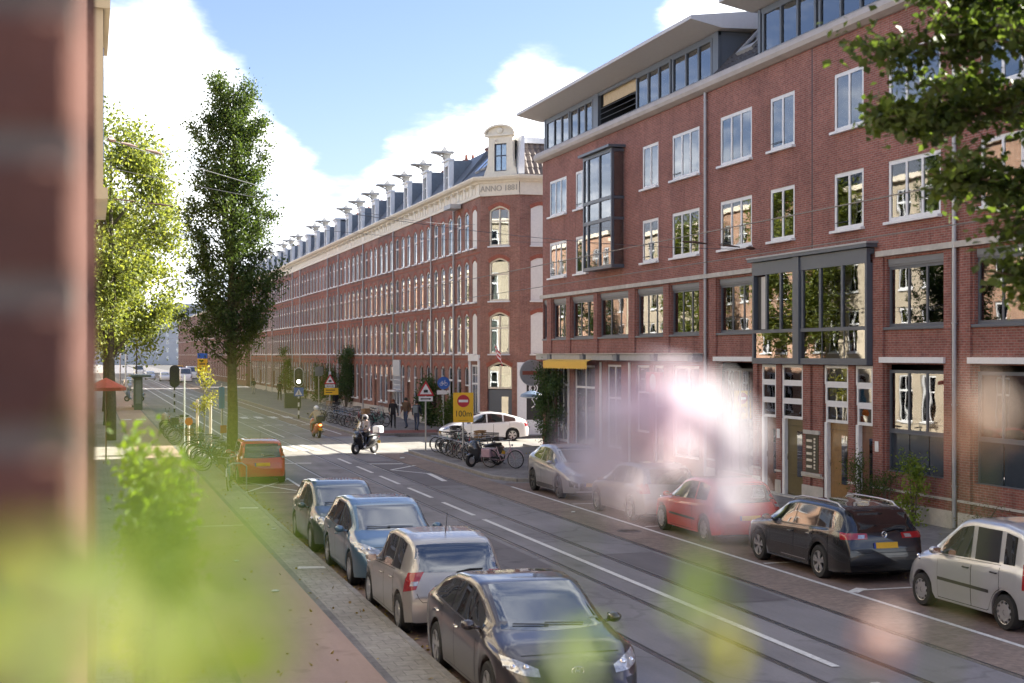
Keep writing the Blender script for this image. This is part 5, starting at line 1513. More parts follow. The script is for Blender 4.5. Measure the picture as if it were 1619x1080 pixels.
class Car:
    def __init__(s, name, label, paintm, spec, loc, heading, cat='car', group='cars parked along the street'):
        s.t = thing(name, label, cat, (loc[0], loc[1], loc[2] if len(loc) > 2 else .006), heading, group)
        s.p = spec; s.L = spec['L']; s.hw = spec['W'] / 2; s.paint = paintm
        s.top = smooth_profile(spec['top'], s.L); s.belt = smooth_profile(spec['belt'], s.L)
        s.r = spec.get('r', .31); s.xr = spec['ro']; s.xf = spec['ro'] + spec['wb']
        s.body()

    def wid(s, x):
        L = s.L; a = min(1, x / .55); b = min(1, (L - x) / .75)
        fr, rr = s.p.get('nose', .74), s.p.get('tail', .86)
        wa = rr + (1 - rr) * (1 - (1 - a) ** 2.6); wb = fr + (1 - fr) * (1 - (1 - b) ** 2.4)
        return s.hw * min(wa, wb, 1.0) * (1 if wa * wb == 1 else (wa * wb / max(min(wa, wb), .01) if False else 1))

    def section(s, x):
        p = s.p; w = s.wid(x); top = s.top(x); be = min(s.belt(x), top - .012); g = top - be
        zb = .19 + .06 * max(0, 1 - x / .4) + .05 * max(0, 1 - (s.L - x) / .5); arch = False
        for xw in (s.xr, s.xf):
            ra = s.r + .055
            if abs(x - xw) < ra: zb = max(zb, s.r + sqrt(ra * ra - (x - xw) ** 2) * 1.0); arch = True
        zb = min(zb, be - .12)
        rw = w * p.get('roofw', .76)
        fl = .012 if arch else 0.0
        R = [(w * .90, zb), (w * .972 + fl, zb + .012), (w * .992 + fl, zb + (be - zb) * .22), (w * 1.0, zb + (be - zb) * .5), (w * .995, zb + (be - zb) * .78), (w * .972, be - .03 * (be - zb)), (w * .95, be + .01 * g)]
        if g > .16:      # greenhouse
            for k in (.12, .35, .6, .82, .94): R.append((w * .945 + (rw - w * .945) * k ** 1.15, be + g * k * .97))
            R += [(rw * .93, be + g * .978), (rw * .7, be + g * .992), (rw * .35, be + g * .999), (0, top)]
        else:
            for k, q in ((.90, .35), (.86, .6), (.80, .78), (.72, .88), (.64, .93), (.52, .96), (.38, .985), (.2, .997)): R.append((w * k, be + g * q))
            R.append((0, top))
        return R

    def body(s):
        L = s.L; xs = [0, .012, .03, .06, .1, .15, .22, .3, .4]
        x = .48
        while x < L - .5: xs.append(x); x += .075
        xs += [L - .5, L - .42, L - .34, L - .27, L - .2, L - .14, L - .09, L - .05, L - .022, L - .006, L]
        for xw in (s.xr, s.xf):
            ra = s.r + .055
            xs += [xw - ra, xw + ra, xw - ra * .98, xw + ra * .98, xw - ra * .9, xw + ra * .9, xw - ra * .75, xw + ra * .75]
        xs = sorted(set(round(q, 4) for q in xs))
        v, f = [], []; secs = []
        for x in xs:
            R = s.section(x); half = [(x - L / 2, y, z) for y, z in R]
            ring = half + [(a, -b, c) for a, b, c in reversed(half[:-1])]
            secs.append(len(v)); v += ring; n = len(ring)
        for i in range(len(xs) - 1):
            a, b = secs[i], secs[i + 1]
            for j in range(n - 1): f.append((a + j, b + j, b + j + 1, a + j + 1))
        f.append(tuple(secs[0] + j for j in range(n))); f.append(tuple(secs[-1] + j for j in reversed(range(n))))
        me = bpy.data.meshes.new('body'); me.from_pydata(v, [], f)
        me.materials.append(s.paint); me.polygons.foreach_set('use_smooth', [True] * len(me.polygons))
        try: me.set_sharp_from_angle(angle=radians(50))
        except Exception: pass
        me.update()
        obj('body', me, s.t)
        s.bvh = BVHTree.FromPolygons([Vector(q) for q in v], f)
        ub = MB(); ub.box(-L / 2 + .25, L / 2 - .3, -s.hw * .80, s.hw * .80, .17, .52); ub.build('underbody', M_UNDER, s.t)

    def hit(s, o, d):
        r = s.bvh.ray_cast(Vector(o), Vector(d))
        return r[0]

    def patch(s, name, m, top, bot, mode, n=12, k=6, off=.004, parent=None, side=1):
        """panel laid on the body between two outlines. mode 'side': outlines in (x,z); 'front'/'rear': (y,z); 'up': (x,y)"""
        L = s.L
        def rs(pl):
            P = [Vector((*q, 0)) for q in pl]; d = [0]
            for a, b in zip(P[:-1], P[1:]): d.append(d[-1] + (b - a).length)
            out = []
            for i in range(n + 1):
                t = d[-1] * i / n; j = 0
                while j < len(d) - 2 and d[j + 1] < t: j += 1
                out.append(P[j].lerp(P[j + 1], (t - d[j]) / max(1e-6, d[j + 1] - d[j])))
            return out
        A, B = rs(top), rs(bot); v = []; 
        for r_ in range(k + 1):
            for i in range(n + 1):
                q = A[i].lerp(B[i], r_ / k)
                if mode == 'side':
                    o, d = (q.x - L / 2, side * 2.5, q.y), (0, -side, 0)
                elif mode in ('rearcorner', 'frontcorner'):
                    fx_ = 1 if mode == 'rearcorner' else -1
                    c_, e_ = Vector((-fx_ * L / 2, side * s.hw, 0)), Vector((fx_ * .7071, side * .7071, 0)); dd_ = Vector((fx_ * .7071, -side * .7071, 0))
                    o = c_ + e_ * q.x - dd_ * 2; o.z = q.y; d = dd_
                elif mode == 'front': o, d = (L / 2 + 1, q.x, q.y), (-1, 0, 0)
                elif mode == 'rear': o, d = (-L / 2 - 1, q.x, q.y), (1, 0, 0)
                else: o, d = (q.x - L / 2, q.y, 3), (0, 0, -1)
                h = s.hit(o, d)
                if h is None:
                    h2 = None
                    for e in (.015, .03, .06):
                        for dz in (-e, e):
                            o2 = (o[0] * (1 - e * .3), o[1] * (1 if mode == 'side' else 1 - e * .6), o[2] + (dz if mode != 'up' else 0))
                            h2 = s.hit(o2, d)
                            if h2 is not None: break
                        if h2 is not None: break
                    h = h2
                v.append(None if h is None else h - Vector(d) * off)
        mb = MB(); mb.v = [tuple(p) if p is not None else (0, 0, 0) for p in v]
        for r_ in range(k):
            for i in range(n):
                ids = (r_ * (n + 1) + i, r_ * (n + 1) + i + 1, (r_ + 1) * (n + 1) + i + 1, (r_ + 1) * (n + 1) + i)
                if any(v[q] is None for q in ids): continue
                pts_ = [v[q] for q in ids]
                if max((pts_[a] - pts_[b]).length for a in range(4) for b in range(a)) > .6: continue
                mb.f.append(ids); mb.m.append(0)
        return mb.build(name, m, parent or s.t, smooth=True)

    def line(s, name, m, pts, mode, w=.008, off=.005, side=1, parent=None):
        """narrow strip drawn on the body through (x,z) / (y,z) points"""
        P = [Vector(q) for q in pts]
        a, b = [], []
        for i, q in enumerate(P):
            t = (P[min(i + 1, len(P) - 1)] - P[max(i - 1, 0)]).normalized(); nn = Vector((-t.y, t.x)) * w / 2
            a.append(tuple(q + nn)); b.append(tuple(q - nn))
        return s.patch(name, m, a, b, mode, max(6, 4 * len(P)), 1, off, parent, side)

    def wheels(s, style='alloy', ns=5, rimm=None):
        rimm = rimm or M_ALLOY; r = s.r; ww = .1
        ty = MB(); ty.lathe([(r * .66, -ww), (r * .93, -ww), (r, -ww * .72), (r, ww * .72), (r * .93, ww), (r * .66, ww)], 28, axis='y'); 
        ty.lathe([(r * .66, -ww), (r * .66, ww)], 24, axis='y'); tme = ty.mesh('wheel', M_BLACK, True, 40)
        rm = MB(); rr = r * .67
        rm.lathe([(rr * .9, ww * .3), (rr * .93, ww * .93), (rr, ww * .98), (rr, ww * .5)], 28, 0, axis='y')
        rm.lathe([(.001, ww * .86), (rr * .2, ww * .86), (rr * .24, ww * .6)], 14, 0, axis='y')
        if style == 'alloy':
            for k in range(ns):
                a = 2 * pi * k / ns
                for da in ((-.13, .13) if ns <= 6 else (0,)):
                    c0, c1 = a + da * .6, a + da * 1.5
                    w0, w1 = .022, .03
                    P = lambda rad, an, o_, yy: (rad * sin(an) + o_ * cos(an), yy, rad * cos(an) - o_ * sin(an))
                    rm.loft([[P(rr * .12, c0, -w0, ww * .84), P(rr * .12, c0, w0, ww * .84), P(rr * .12, c0, w0, ww * .6), P(rr * .12, c0, -w0, ww * .6)],
                             [P(rr * .95, c1, -w1, ww * .92), P(rr * .95, c1, w1, ww * .92), P(rr * .95, c1, w1, ww * .6), P(rr * .95, c1, -w1, ww * .6)]], 0)
        else:       # wheel trim: dished disc with slots
            rm.lathe([(rr * .22, ww * .9), (rr * .72, ww * .98), (rr * .74, ww * .9)], 28, 0, axis='y')
            for k in range(10):
                a = 2 * pi * k / 10
                P = lambda rad, an, yy: (rad * sin(an), yy, rad * cos(an))
                rm.loft([[P(rr * .72, a - .2, ww * .97), P(rr * .72, a + .2, ww * .97), P(rr * .72, a + .2, ww * .88), P(rr * .72, a - .2, ww * .88)],
                         [P(rr * .95, a - .1, ww * .95), P(rr * .95, a + .1, ww * .95), P(rr * .95, a + .1, ww * .86), P(rr * .95, a - .1, ww * .86)]], 0)
        rm.lathe([(.001, ww * .2), (rr * .92, ww * .2)], 20, 1, axis='y')
        rme = rm.mesh('rim', [rimm, M_UNDER], False)
        for x in (s.xr, s.xf):
            for sd_ in (1, -1):
                w_ = obj('wheel', tme, s.t, (x - s.L / 2, sd_ * (s.hw - .105), r), (0, 0, 0 if sd_ > 0 else pi))
                obj('rim', rme, w_)

    def sides(s, panes, doors, chrome=False, mould=None, handle=None, glass=None, zdoor=.25):
        glass = glass or M_CARGLASS
        for sd_ in (1, -1):
            for xa, xb in panes:
                xs = [xa + (xb - xa) * i / 10 for i in range(11)]
                tz = [max(s.belt(x) + .045, min(s.top(x) - s.p.get('rail', .095), s.p['H'] - s.p.get('rail', .095))) for x in xs]
                s.patch('side_window', glass, list(zip(xs, tz)), [(x, s.belt(x) + .035) for x in xs], 'side', 12, 5, .004, None, sd_)
            if chrome:
                x0, x1 = panes[0][0], panes[-1][1]
                s.line('window_trim', M_CHROME, [(x0 + (x1 - x0) * i / 8, s.belt(x0 + (x1 - x0) * i / 8) + .022) for i in range(9)], 'side', .018, .007, sd_)
            for xa, xb in doors:
                def zb(x):
                    z = zdoor
                    for xw in (s.xr, s.xf):
                        ra = s.r + .09
                        if abs(x - xw) < ra: z = max(z, s.r + sqrt(ra * ra - (x - xw) ** 2))
                    return z
                xs = [xa + (xb - xa) * i / 10 for i in range(11)]
                g = s.patch('door_seal', M_SEAL, [(x, s.belt(x) + .012) for x in xs], [(x, zb(x) - .012) for x in xs], 'side', 14, 8, .002, None, sd_)
                e = .009; xs = [xa + e + (xb - xa - 2 * e) * i / 10 for i in range(11)]
                d = s.patch('door', s.paint, [(x, s.belt(x) + .004) for x in xs], [(x, zb(x)) for x in xs], 'side', 14, 8, .004, None, sd_)
                hx = xa + .13; hz = s.belt(hx) - .12
                h = s.hit((hx - s.L / 2, sd_ * 2, hz), (0, -sd_, 0))
                if h:
                    hb = MB(); hb.tube([(h.x - .08, h.y + sd_ * .012, h.z), (h.x - .07, h.y + sd_ * .035, h.z), (h.x + .07, h.y + sd_ * .035, h.z), (h.x + .08, h.y + sd_ * .012, h.z)], .014, 6)
                    hb.build('handle', handle or s.paint, d)
            if mould:
                xa, xb, z = mould; s.line('side_moulding', M_PLASTIC, [(xa, z), (xb, z + .01)], 'side', .055, .012, sd_)
            # mirror
            mx = s.p['mir']; mz = s.belt(mx) + .09
            h = s.hit((mx - s.L / 2, sd_ * 2, mz - .04), (0, -sd_, 0))
            if h:
                mb = MB(); mb.tube([(h.x, h.y - sd_ * .03, h.z), (h.x, h.y + sd_ * .08, h.z + .01)], .022, 6)
                mb.ball((h.x, h.y + sd_ * .15, h.z + .045), .1, 10, 0, (.75, 1.0, .68)); m_ = mb.build('mirror', s.p.get('mirm') or s.paint, s.t, smooth=True)
                gq = MB(); gq.quad((h.x - .078, h.y + sd_ * .08, h.z + .0), (h.x - .078, h.y + sd_ * .22, h.z + .0), (h.x - .078, h.y + sd_ * .22, h.z + .09), (h.x - .078, h.y + sd_ * .08, h.z + .09)); gq.build('mirror_glass', M_CHROME, m_)

    def screens(s, wz0, wz1, rz0, rz1, wk=(.84, .72), rk=(.82, .70), rglass=None):
        w = s.hw; rc = lambda k, z, dz: [(w * k * q / 6, z + dz * (1 - (q / 6) ** 2)) for q in range(-6, 7)]
        s.patch('windscreen', M_CARGLASS, rc(wk[1], wz1, .015), rc(wk[0], wz0, -.03), 'front', 14, 10, .005)
        s.patch('rear_window', rglass or M_CARGLASS, rc(rk[1], rz1, .012), rc(rk[0], rz0, -.02), 'rear', 14, 8, .005)
        # wipers
        for y0, y1 in ((.45, -.1), (-.05, -.55)):
            a = s.hit((s.L / 2 + 1, w * y0, wz0 + .012), (-1, 0, 0)); b = s.hit((s.L / 2 + 1, w * y1, wz0 + .03), (-1, 0, 0))
            if a and b: mb = MB(); mb.tube([a + Vector((.03, 0, .01)), b + Vector((.03, 0, .01))], .009, 5); mb.build('wiper', M_PLASTIC, s.t)

    def lights(s, head, tail, th=None, side_tail=None):
        """head / tail: [(y,z) top line], [(y,z) bottom line] as shares of half width"""
        w = s.hw
        for sd_ in (1, -1):
            sc = lambda pl: [(sd_ * w * y, z) for y, z in pl]
            if head:
                o = s.patch('headlight', M_LAMP, sc(head[0]), sc(head[1]), 'front', 10, 5, .006)
                (ya, za), (yb, zb_) = head[0][len(head[0]) // 2], head[1][len(head[1]) // 2]
                for q, sh in ((-.07, .045), (.08, .038)):
                    yy = sd_ * w * ((ya + yb) / 2 + q); zz = (za + zb_) / 2
                    h = s.hit((s.L / 2 + 1, yy, zz), (-1, 0, 0))
                    if h: mb = MB(); mb.ball((h.x - .012, h.y, h.z), sh, 10, 0, (.6, 1, 1)); mb.build('lamp_lens', M_CHROME, o, smooth=True)
            if tail and not side_tail:
                s.patch('tail_light', M_RED_LAMP, sc(tail[0]), sc(tail[1]), 'rear', 8, 6, .006)
            if side_tail:
                o = s.patch('tail_light', M_RED_LAMP, side_tail[0], side_tail[1], 'rearcorner', 10, 6, .008, None, sd_)
                (qa, za), (qb, zb_) = side_tail[0][0], side_tail[1][-1]; zm = za * .45 + zb_ * .55
                s.patch('lamp_lens', M_LAMP, [(qa + .03, zm + .035), (qa + .13, zm + .035)], [(qa + .03, zm - .03), (qa + .13, zm - .03)], 'rearcorner', 4, 2, .012, o, sd_)

    def front_rect(s, name, m, y0, y1, z0, z1, mode='front', off=.006, parent=None, n=10, k=4):
        return s.patch(name, m, [(y0, z1), (y1, z1)], [(y0, z0), (y1, z0)], mode, n, k, off, parent)

    def plate(s, mode, z, y=0.0):
        o = s.front_rect('number_plate', M_PLATE, y - .26, y + .26, z - .055, z + .055, mode, .014)
        s.front_rect('plate_band', M_PLATE_BLUE, (y + .215 if mode == 'rear' else y - .26), (y + .26 if mode == 'rear' else y - .215), z - .054, z + .054, mode, .016, o, 2, 2)

    def emblem(s, mode, z, kind='ring', r=.06):
        x0 = s.hit(((s.L / 2 + 1) * (1 if mode == 'front' else -1), 0, z), (-1 if mode == 'front' else 1, 0, 0))
        if not x0: return
        dx = .014 if mode == 'front' else -.014
        mb = MB()
        el = lambda ra, rb, oz=0: [(x0.x + dx, ra * cos(2 * pi * k / 16), z + oz + rb * sin(2 * pi * k / 16)) for k in range(17)]
        if kind == 'ring':
            mb.tube(el(r, r), .009, 5)
            mb.tube([(x0.x + dx, -r * .6, z + r * .7), (x0.x + dx, 0, z + .005), (x0.x + dx, r * .6, z + r * .7)], .007, 4)
            mb.tube([(x0.x + dx, -r * .8, z + r * .2), (x0.x + dx, -r * .4, z - r * .8), (x0.x + dx, 0, z - .005), (x0.x + dx, r * .4, z - r * .8), (x0.x + dx, r * .8, z + r * .2)], .007, 4)
        else:
            mb.tube(el(r * 1.15, r * .75), .008, 5)
            if kind == 'ovals': mb.tube(el(r * .35, r * .7), .006, 4); mb.tube(el(r * .8, r * .3, r * .3), .006, 4)
            else: mb.tube([(x0.x + dx, -r * .5, z - r * .5), (x0.x + dx, -r * .3, z + r * .5)], .007, 4); mb.tube([(x0.x + dx, r * .3, z - r * .5), (x0.x + dx, r * .5, z + r * .5)], .007, 4); mb.tube([(x0.x + dx, -r * .4, z), (x0.x + dx, r * .4, z)], .007, 4)
        mb.build('emblem', M_CHROME, s.t)

    def rear_wiper(s, z):
        a = s.hit((-s.L / 2 - 1, 0, z), (1, 0, 0)); b = s.hit((-s.L / 2 - 1, -s.hw * .5, z + .035), (1, 0, 0))
        if a and b: mb = MB(); mb.tube([a + Vector((-.03, 0, 0)), a.lerp(b, .5) + Vector((-.03, 0, .02)), b + Vector((-.025, 0, 0))], .012, 5); mb.build('wiper', M_PLASTIC, s.t)

    def antenna(s, x, h=.35):
        z = s.top(x); mb = MB(); mb.tube([(x - s.L / 2, 0, z - .01), (x - s.L / 2 - h * .35, 0, z + h)], [.008, .003], 5); mb.build('antenna', M_PLASTIC, s.t)

    def bumper(s, mode, m, z0, z1, yk=.9, off=.012):
        return s.patch('bumper', m, [(-s.hw * yk, z1), (s.hw * yk, z1)], [(-s.hw * yk, z0), (s.hw * yk, z0)], mode, 16, 4, off)


HEADING_IN, HEADING_OUT = radians(90), radians(-90)   # nose away from / towards the viewer

def hatch_spec(L, Wd, H, wb, ro, **k):
    d = dict(L=L, W=Wd, H=H, wb=wb, ro=ro, r=.31, mir=L - 1.45)
    d['top'] = [(0, .52), (.03, .80), (.10, .98), (.36, H - .14), (.52, H - .055), (.95, H), (1.75, H - .005), (2.15, H - .075), (L - .98, .99), (L - .5, .88), (L - .2, .74), (L - .05, .62), (L, .5)]
    d['belt'] = [(0, .55), (.08, .90), (.4, .97), (1.6, .92), (L - 1.0, .86), (L - .5, .78), (L - .15, .62), (L, .46)]
    d.update(k); return d


P_SILVER = paint('silver_paint', (.47, .49, .53), .55, .32)
P_BLACK = paint('black_paint', (.008, .008, .009), .1, .25)
P_RED = paint('red_paint', (.52, .010, .012), .1, .3)
P_ORANGE = paint('orange_red_paint', (.52, .02, .018), .1, .3)
P_BEIGE = paint('champagne_paint', (.38, .36, .34), .45, .35)
P_BLUE = paint('steel_blue_paint', (.075, .15, .22), .35, .3)
P_GREEN = paint('dark_green_paint', (.035, .055, .06), .35, .3)
P_BROWN = paint('dark_brown_paint', (.045, .036, .038), .45, .28)
P_WHITE = paint('white_car_paint', (.74, .74, .74), .0, .3)
P_GREY = paint('grey_paint', (.22, .215, .22), .5, .3)
P_TAUPE = paint('taupe_paint', (.27, .275, .29), .5, .3)

CX_L, CX_R = 5.58, 14.62

# dark brown fastback in the near foreground, nose towards us
sp = dict(L=4.47, W=1.82, H=1.45, wb=2.70, ro=.90, r=.325, mir=2.98, roofw=.74, nose=.72, tail=.84,
          top=[(0, .55), (.04, .92), (.18, 1.06), (.7, 1.27), (1.3, 1.41), (1.9, 1.45), (2.35, 1.42), (2.7, 1.30), (3.42, .99), (3.85, .90), (4.2, .76), (4.38, .64), (4.47, .48)],
          belt=[(0, .6), (.12, .95), (.6, 1.0), (1.6, .95), (3.3, .88), (3.9, .80), (4.25, .64), (4.47, .44)])
c = Car('parked_car', 'dark brown fastback in the left row, nearest car, its bonnet facing the viewer', P_BROWN, sp, (CX_L - .03, 18.1), HEADING_OUT)
c.sides([(.75, 1.62), (1.68, 2.5), (2.56, 3.1)], [(.95, 1.95), (1.95, 3.02)], True, handle=M_CHROME); c.screens(1.0, 1.39, 1.08, 1.32, (.84, .70), (.78, .66)); c.wheels('alloy', 5)
c.lights(([(.52, .68), (.74, .76), (.93, .80)], [(.52, .60), (.74, .62), (.93, .68)]), ([(.45, .94), (.9, .98)], [(.45, .82), (.9, .80)]))
c.front_rect('grille', M_PLASTIC, -.42, .42, .36, .60, 'front', .005, None, 12, 5); c.front_rect('air_intake', M_PLASTIC, -.6, .6, .24, .31); c.emblem('front', .64, 'slant', .065); c.plate('front', .42); c.plate('rear', .8)
for sd_ in (1, -1): c.patch('lamp_surround', M_PLASTIC, [(sd_ * .60, .54), (sd_ * .78, .56)], [(sd_ * .62, .36), (sd_ * .78, .38)], 'front', 5, 4, .005)
c.line('bonnet_gap', M_SEAL, [(-.62, .795), (-.3, .80), (0, .805), (.3, .80), (.62, .795)], 'front', .008, .003)

# champagne hatchback, tail towards us
sp = hatch_spec(3.75, 1.69, 1.53, 2.46, .62, tail=.88)
c = Car('parked_car', 'champagne hatchback with roof aerial, second of the left row, tail towards the viewer', P_BEIGE, sp, (CX_L - .08, 23.35), HEADING_IN)
c.sides([(.62, 1.18), (1.24, 1.95), (2.02, 2.72)], [(.95, 1.72), (1.72, 2.66)]); c.screens(1.04, 1.44, 1.02, 1.40); c.wheels('trim')
c.lights(([(.5, .8), (.9, .88)], [(.5, .66), (.9, .7)]), ([(.76, 1.02), (.97, 1.06)], [(.70, .74), (.98, .70)]), None, ([(-.14, 1.02), (.10, 1.0)], [(-.10, .76), (.17, .70)]))
c.rear_wiper(1.0); c.antenna(.85); c.emblem('rear', .92, 'ovals', .055); c.plate('rear', .62); c.line('tailgate_gap', M_SEAL, [(-.66, .70), (-.6, .56), (.6, .56), (.66, .70)], 'rear', .009, .004); c.line('bumper_gap', M_SEAL, [(-.8, .62), (-.64, .56)], 'rear', .009, .004)

# steel-blue estate hatch, nose towards us
sp = hatch_spec(4.3, 1.80, 1.52, 2.62, .80, r=.32, mir=2.85, top=[(0, .55), (.04, .85), (.14, 1.05), (.5, 1.36), (.75, 1.46), (1.3, 1.52), (2.05, 1.51), (2.45, 1.43), (3.22, 1.02), (3.7, .92), (4.05, .80), (4.24, .66), (4.3, .5)], belt=[(0, .6), (.1, .95), (.5, .99), (1.8, .95), (3.2, .90), (3.75, .82), (4.1, .66), (4.3, .46)])
c = Car('parked_car', 'steel blue hatchback, third of the left row, nose towards the viewer', P_BLUE, sp, (CX_L + .05, 28.2), HEADING_OUT)
c.sides([(.7, 1.2), (1.26, 2.02), (2.1, 2.95)], [(1.05, 1.85), (1.85, 2.92)], True); c.screens(1.03, 1.44, 1.06, 1.4); c.wheels('alloy', 5)
c.lights(([(.48, .74), (.75, .83), (.95, .86)], [(.48, .62), (.75, .66), (.95, .72)]), ([(.5, .98), (.92, .99)], [(.5, .84), (.92, .82)]))
c.front_rect('grille', M_PLASTIC, -.44, .44, .64, .72); c.front_rect('air_intake', M_PLASTIC, -.5, .5, .30, .44); c.emblem('front', .69, 'ring', .06); c.plate('front', .5); c.plate('rear', .8)
c.line('bonnet_gap', M_SEAL, [(-.6, .775), (0, .785), (.6, .775)], 'front', .008, .003)

# dark green hatchback, nose towards us
sp = hatch_spec(4.0, 1.72, 1.47, 2.5, .75, mir=2.62, top=[(0, .55), (.04, .85), (.14, 1.0), (.5, 1.30), (.75, 1.42), (1.3, 1.47), (1.95, 1.46), (2.3, 1.38), (3.0, 1.0), (3.45, .90), (3.78, .78), (3.94, .64), (4.0, .5)])
c = Car('parked_car', 'dark green hatchback, fourth of the left row, nose towards the viewer', P_GREEN, sp, (CX_L - .02, 33.0), HEADING_OUT)
c.sides([(.7, 1.15), (1.2, 1.85), (1.92, 2.72)], [(1.0, 1.7), (1.7, 2.68)]); c.screens(1.01, 1.39, 1.02, 1.36); c.wheels('trim')
c.lights(([(.5, .76), (.9, .84)], [(.5, .64), (.9, .68)]), ([(.7, 1.0), (.95, 1.02)], [(.7, .76), (.95, .74)]))
c.front_rect('grille', M_PLASTIC, -.4, .4, .62, .72); c.front_rect('air_intake', M_PLASTIC, -.5, .5, .3, .42); c.plate('front', .48); c.emblem('front', .68, 'ring', .055)

# small orange-red city car, tail towards us
sp = dict(L=3.54, W=1.64, H=1.48, wb=2.42, ro=.53, r=.29, mir=2.3, roofw=.80, nose=.78, tail=.90,
          top=[(0, .55), (.02, .85), (.06, 1.0), (.22, 1.36), (.36, 1.44), (.8, 1.48), (1.7, 1.475), (2.05, 1.40), (2.72, 1.0), (3.1, .92), (3.38, .78), (3.5, .62), (3.54, .5)],
          belt=[(0, .6), (.06, .92), (.3, .98), (1.5, .92), (2.7, .87), (3.1, .80), (3.4, .62), (3.54, .46)])
c = Car('parked_car', 'small orange red city car by the bicycles at the left kerb, tail towards the viewer', P_ORANGE, sp, (5.62, 50.6), HEADING_IN)
c.sides([(.5, 1.1), (1.18, 2.42)], [(1.05, 2.36)]); c.screens(1.02, 1.4, .90, 1.40, rk=(.86, .74), rglass=M_CARGLASS2); c.wheels('alloy', 5)
c.lights(([(.6, .8), (.9, .86)], [(.6, .66), (.9, .68)]), ([(.80, 1.04), (.97, 1.04)], [(.78, .80), (.98, .78)]), None, ([(-.10, 1.06), (.04, 1.04)], [(-.10, .80), (.07, .78)]))
c.plate('rear', .66); c.antenna(.7, .3); c.rear_wiper(.93); c.bumper('rear', P_ORANGE, .30, .52, .93, .03); c.emblem('rear', .98, 'ring', .045)

# right-hand row
sp = dict(L=4.36, W=1.80, H=1.56, wb=2.64, ro=.80, r=.345, mir=2.85, roofw=.72, nose=.76, tail=.84,
          top=[(0, .65), (.05, 1.0), (.2, 1.12), (.55, 1.36), (1.0, 1.52), (1.6, 1.56), (2.1, 1.53), (2.5, 1.42), (3.18, 1.07), (3.7, .98), (4.1, .84), (4.3, .68), (4.36, .5)],
          belt=[(0, .7), (.1, 1.05), (.5, 1.15), (1.2, 1.06), (3.1, .95), (3.7, .86), (4.1, .70), (4.36, .46)])
c = Car('parked_car', 'taupe grey crossover with slanted lamps, farthest of the right row, nose to the viewer', P_TAUPE, sp, (CX_R, 42.6), HEADING_OUT)
c.sides([(.85, 1.6), (1.68, 3.0)], [(1.0, 1.75), (1.75, 2.95)]); c.screens(1.09, 1.47, 1.15, 1.42); c.wheels('alloy', 5, M_PLASTIC)
c.lights(([(.42, .76), (.7, .84), (.96, .93)], [(.42, .71), (.7, .74), (.96, .80)]), ([(.6, 1.08), (.95, 1.1)], [(.6, .95), (.95, .9)]))
c.front_rect('grille', M_PLASTIC, -.5, .5, .30, .52, 'front', .006, None, 12, 5); c.front_rect('bumper_blade', P_SILVER, -.62, .62, .24, .285, 'front', .012); c.plate('front', .47, -.1); c.emblem('front', .74, 'ovals', .055)
for sd_ in (1, -1): c.patch('lamp_surround', M_PLASTIC, [(sd_ * .56, .52), (sd_ * .80, .62)], [(sd_ * .56, .38), (sd_ * .78, .42)], 'front', 5, 4, .006)
for sd_ in (1, -1): c.patch('cladding', M_PLASTIC, [(1.2, .36), (3.05, .36)], [(1.2, .22), (3.05, .22)], 'side', 10, 3, .006, None, sd_)

sp = hatch_spec(4.2, 1.76, 1.5, 2.58, .78, r=.315, mir=2.8)
c = Car('parked_car', 'silver grey hatchback behind the blurred blossoms, between crossover and red car', P_GREY, sp, (CX_R - .05, 36.55), HEADING_IN)
c.sides([(.7, 1.3), (1.36, 2.1), (2.18, 3.0)], [(1.05, 1.85), (1.85, 2.95)]); c.screens(1.03, 1.42, 1.02, 1.38); c.wheels('alloy', 5)
c.lights(([(.5, .8), (.9, .88)], [(.5, .66), (.9, .7)]), ([(.7, 1.02), (.96, 1.04)], [(.66, .78), (.97, .76)])); c.plate('rear', .66); c.rear_wiper(1.0)

sp = hatch_spec(4.03, 1.75, 1.47, 2.54, .70, r=.31, mir=2.72, top=[(0, .52), (.03, .8), (.1, .98), (.42, 1.33), (.6, 1.41), (1.05, 1.47), (1.75, 1.465), (2.15, 1.38), (2.98, .98), (3.5, .86), (3.85, .72), (3.98, .6), (4.03, .48)])
c = Car('parked_car', 'bright red hatchback in the right row, half hidden by the blurred blossoms', P_RED, sp, (CX_R, 31.95), HEADING_IN)
c.sides([(.62, 1.22), (1.3, 2.75)], [(1.35, 2.68)], mould=(.95, 2.7, .5)); c.screens(1.02, 1.4, .98, 1.36); c.wheels('trim')
c.lights(([(.5, .76), (.93, .9)], [(.5, .62), (.93, .72)]), ([(.72, 1.04), (.97, 1.08)], [(.66, .76), (.98, .74)]), None, ([(-.12, 1.04), (.06, 1.02)], [(-.12, .76), (.12, .76)])); c.plate('rear', .62); c.rear_wiper(.98); c.bumper('rear', P_RED, .30, .5, .92, .025)

sp = dict(L=4.56, W=1.80, H=1.46, wb=2.63, ro=1.02, r=.325, mir=3.1, roofw=.76, nose=.74, tail=.87,
          top=[(0, .55), (.03, .88), (.1, 1.02), (.42, 1.36), (.6, 1.43), (1.2, 1.46), (2.2, 1.455), (2.62, 1.38), (3.45, .98), (3.95, .88), (4.32, .74), (4.5, .6), (4.56, .48)],
          belt=[(0, .6), (.08, .96), (.5, 1.0), (2.0, .94), (3.4, .88), (4.0, .8), (4.35, .63), (4.56, .46)])
c = Car('parked_car', 'black estate car with silver roof rails and yellow plate, tail to the viewer', P_BLACK, sp, (CX_R + .02, 26.4), HEADING_IN)
c.sides([(.5, 1.15), (1.22, 2.05), (2.12, 3.15)], [(1.25, 2.05), (2.05, 3.12)], False); c.screens(1.0, 1.38, 1.0, 1.37, rglass=M_CARGLASS2); c.wheels('alloy', 5)
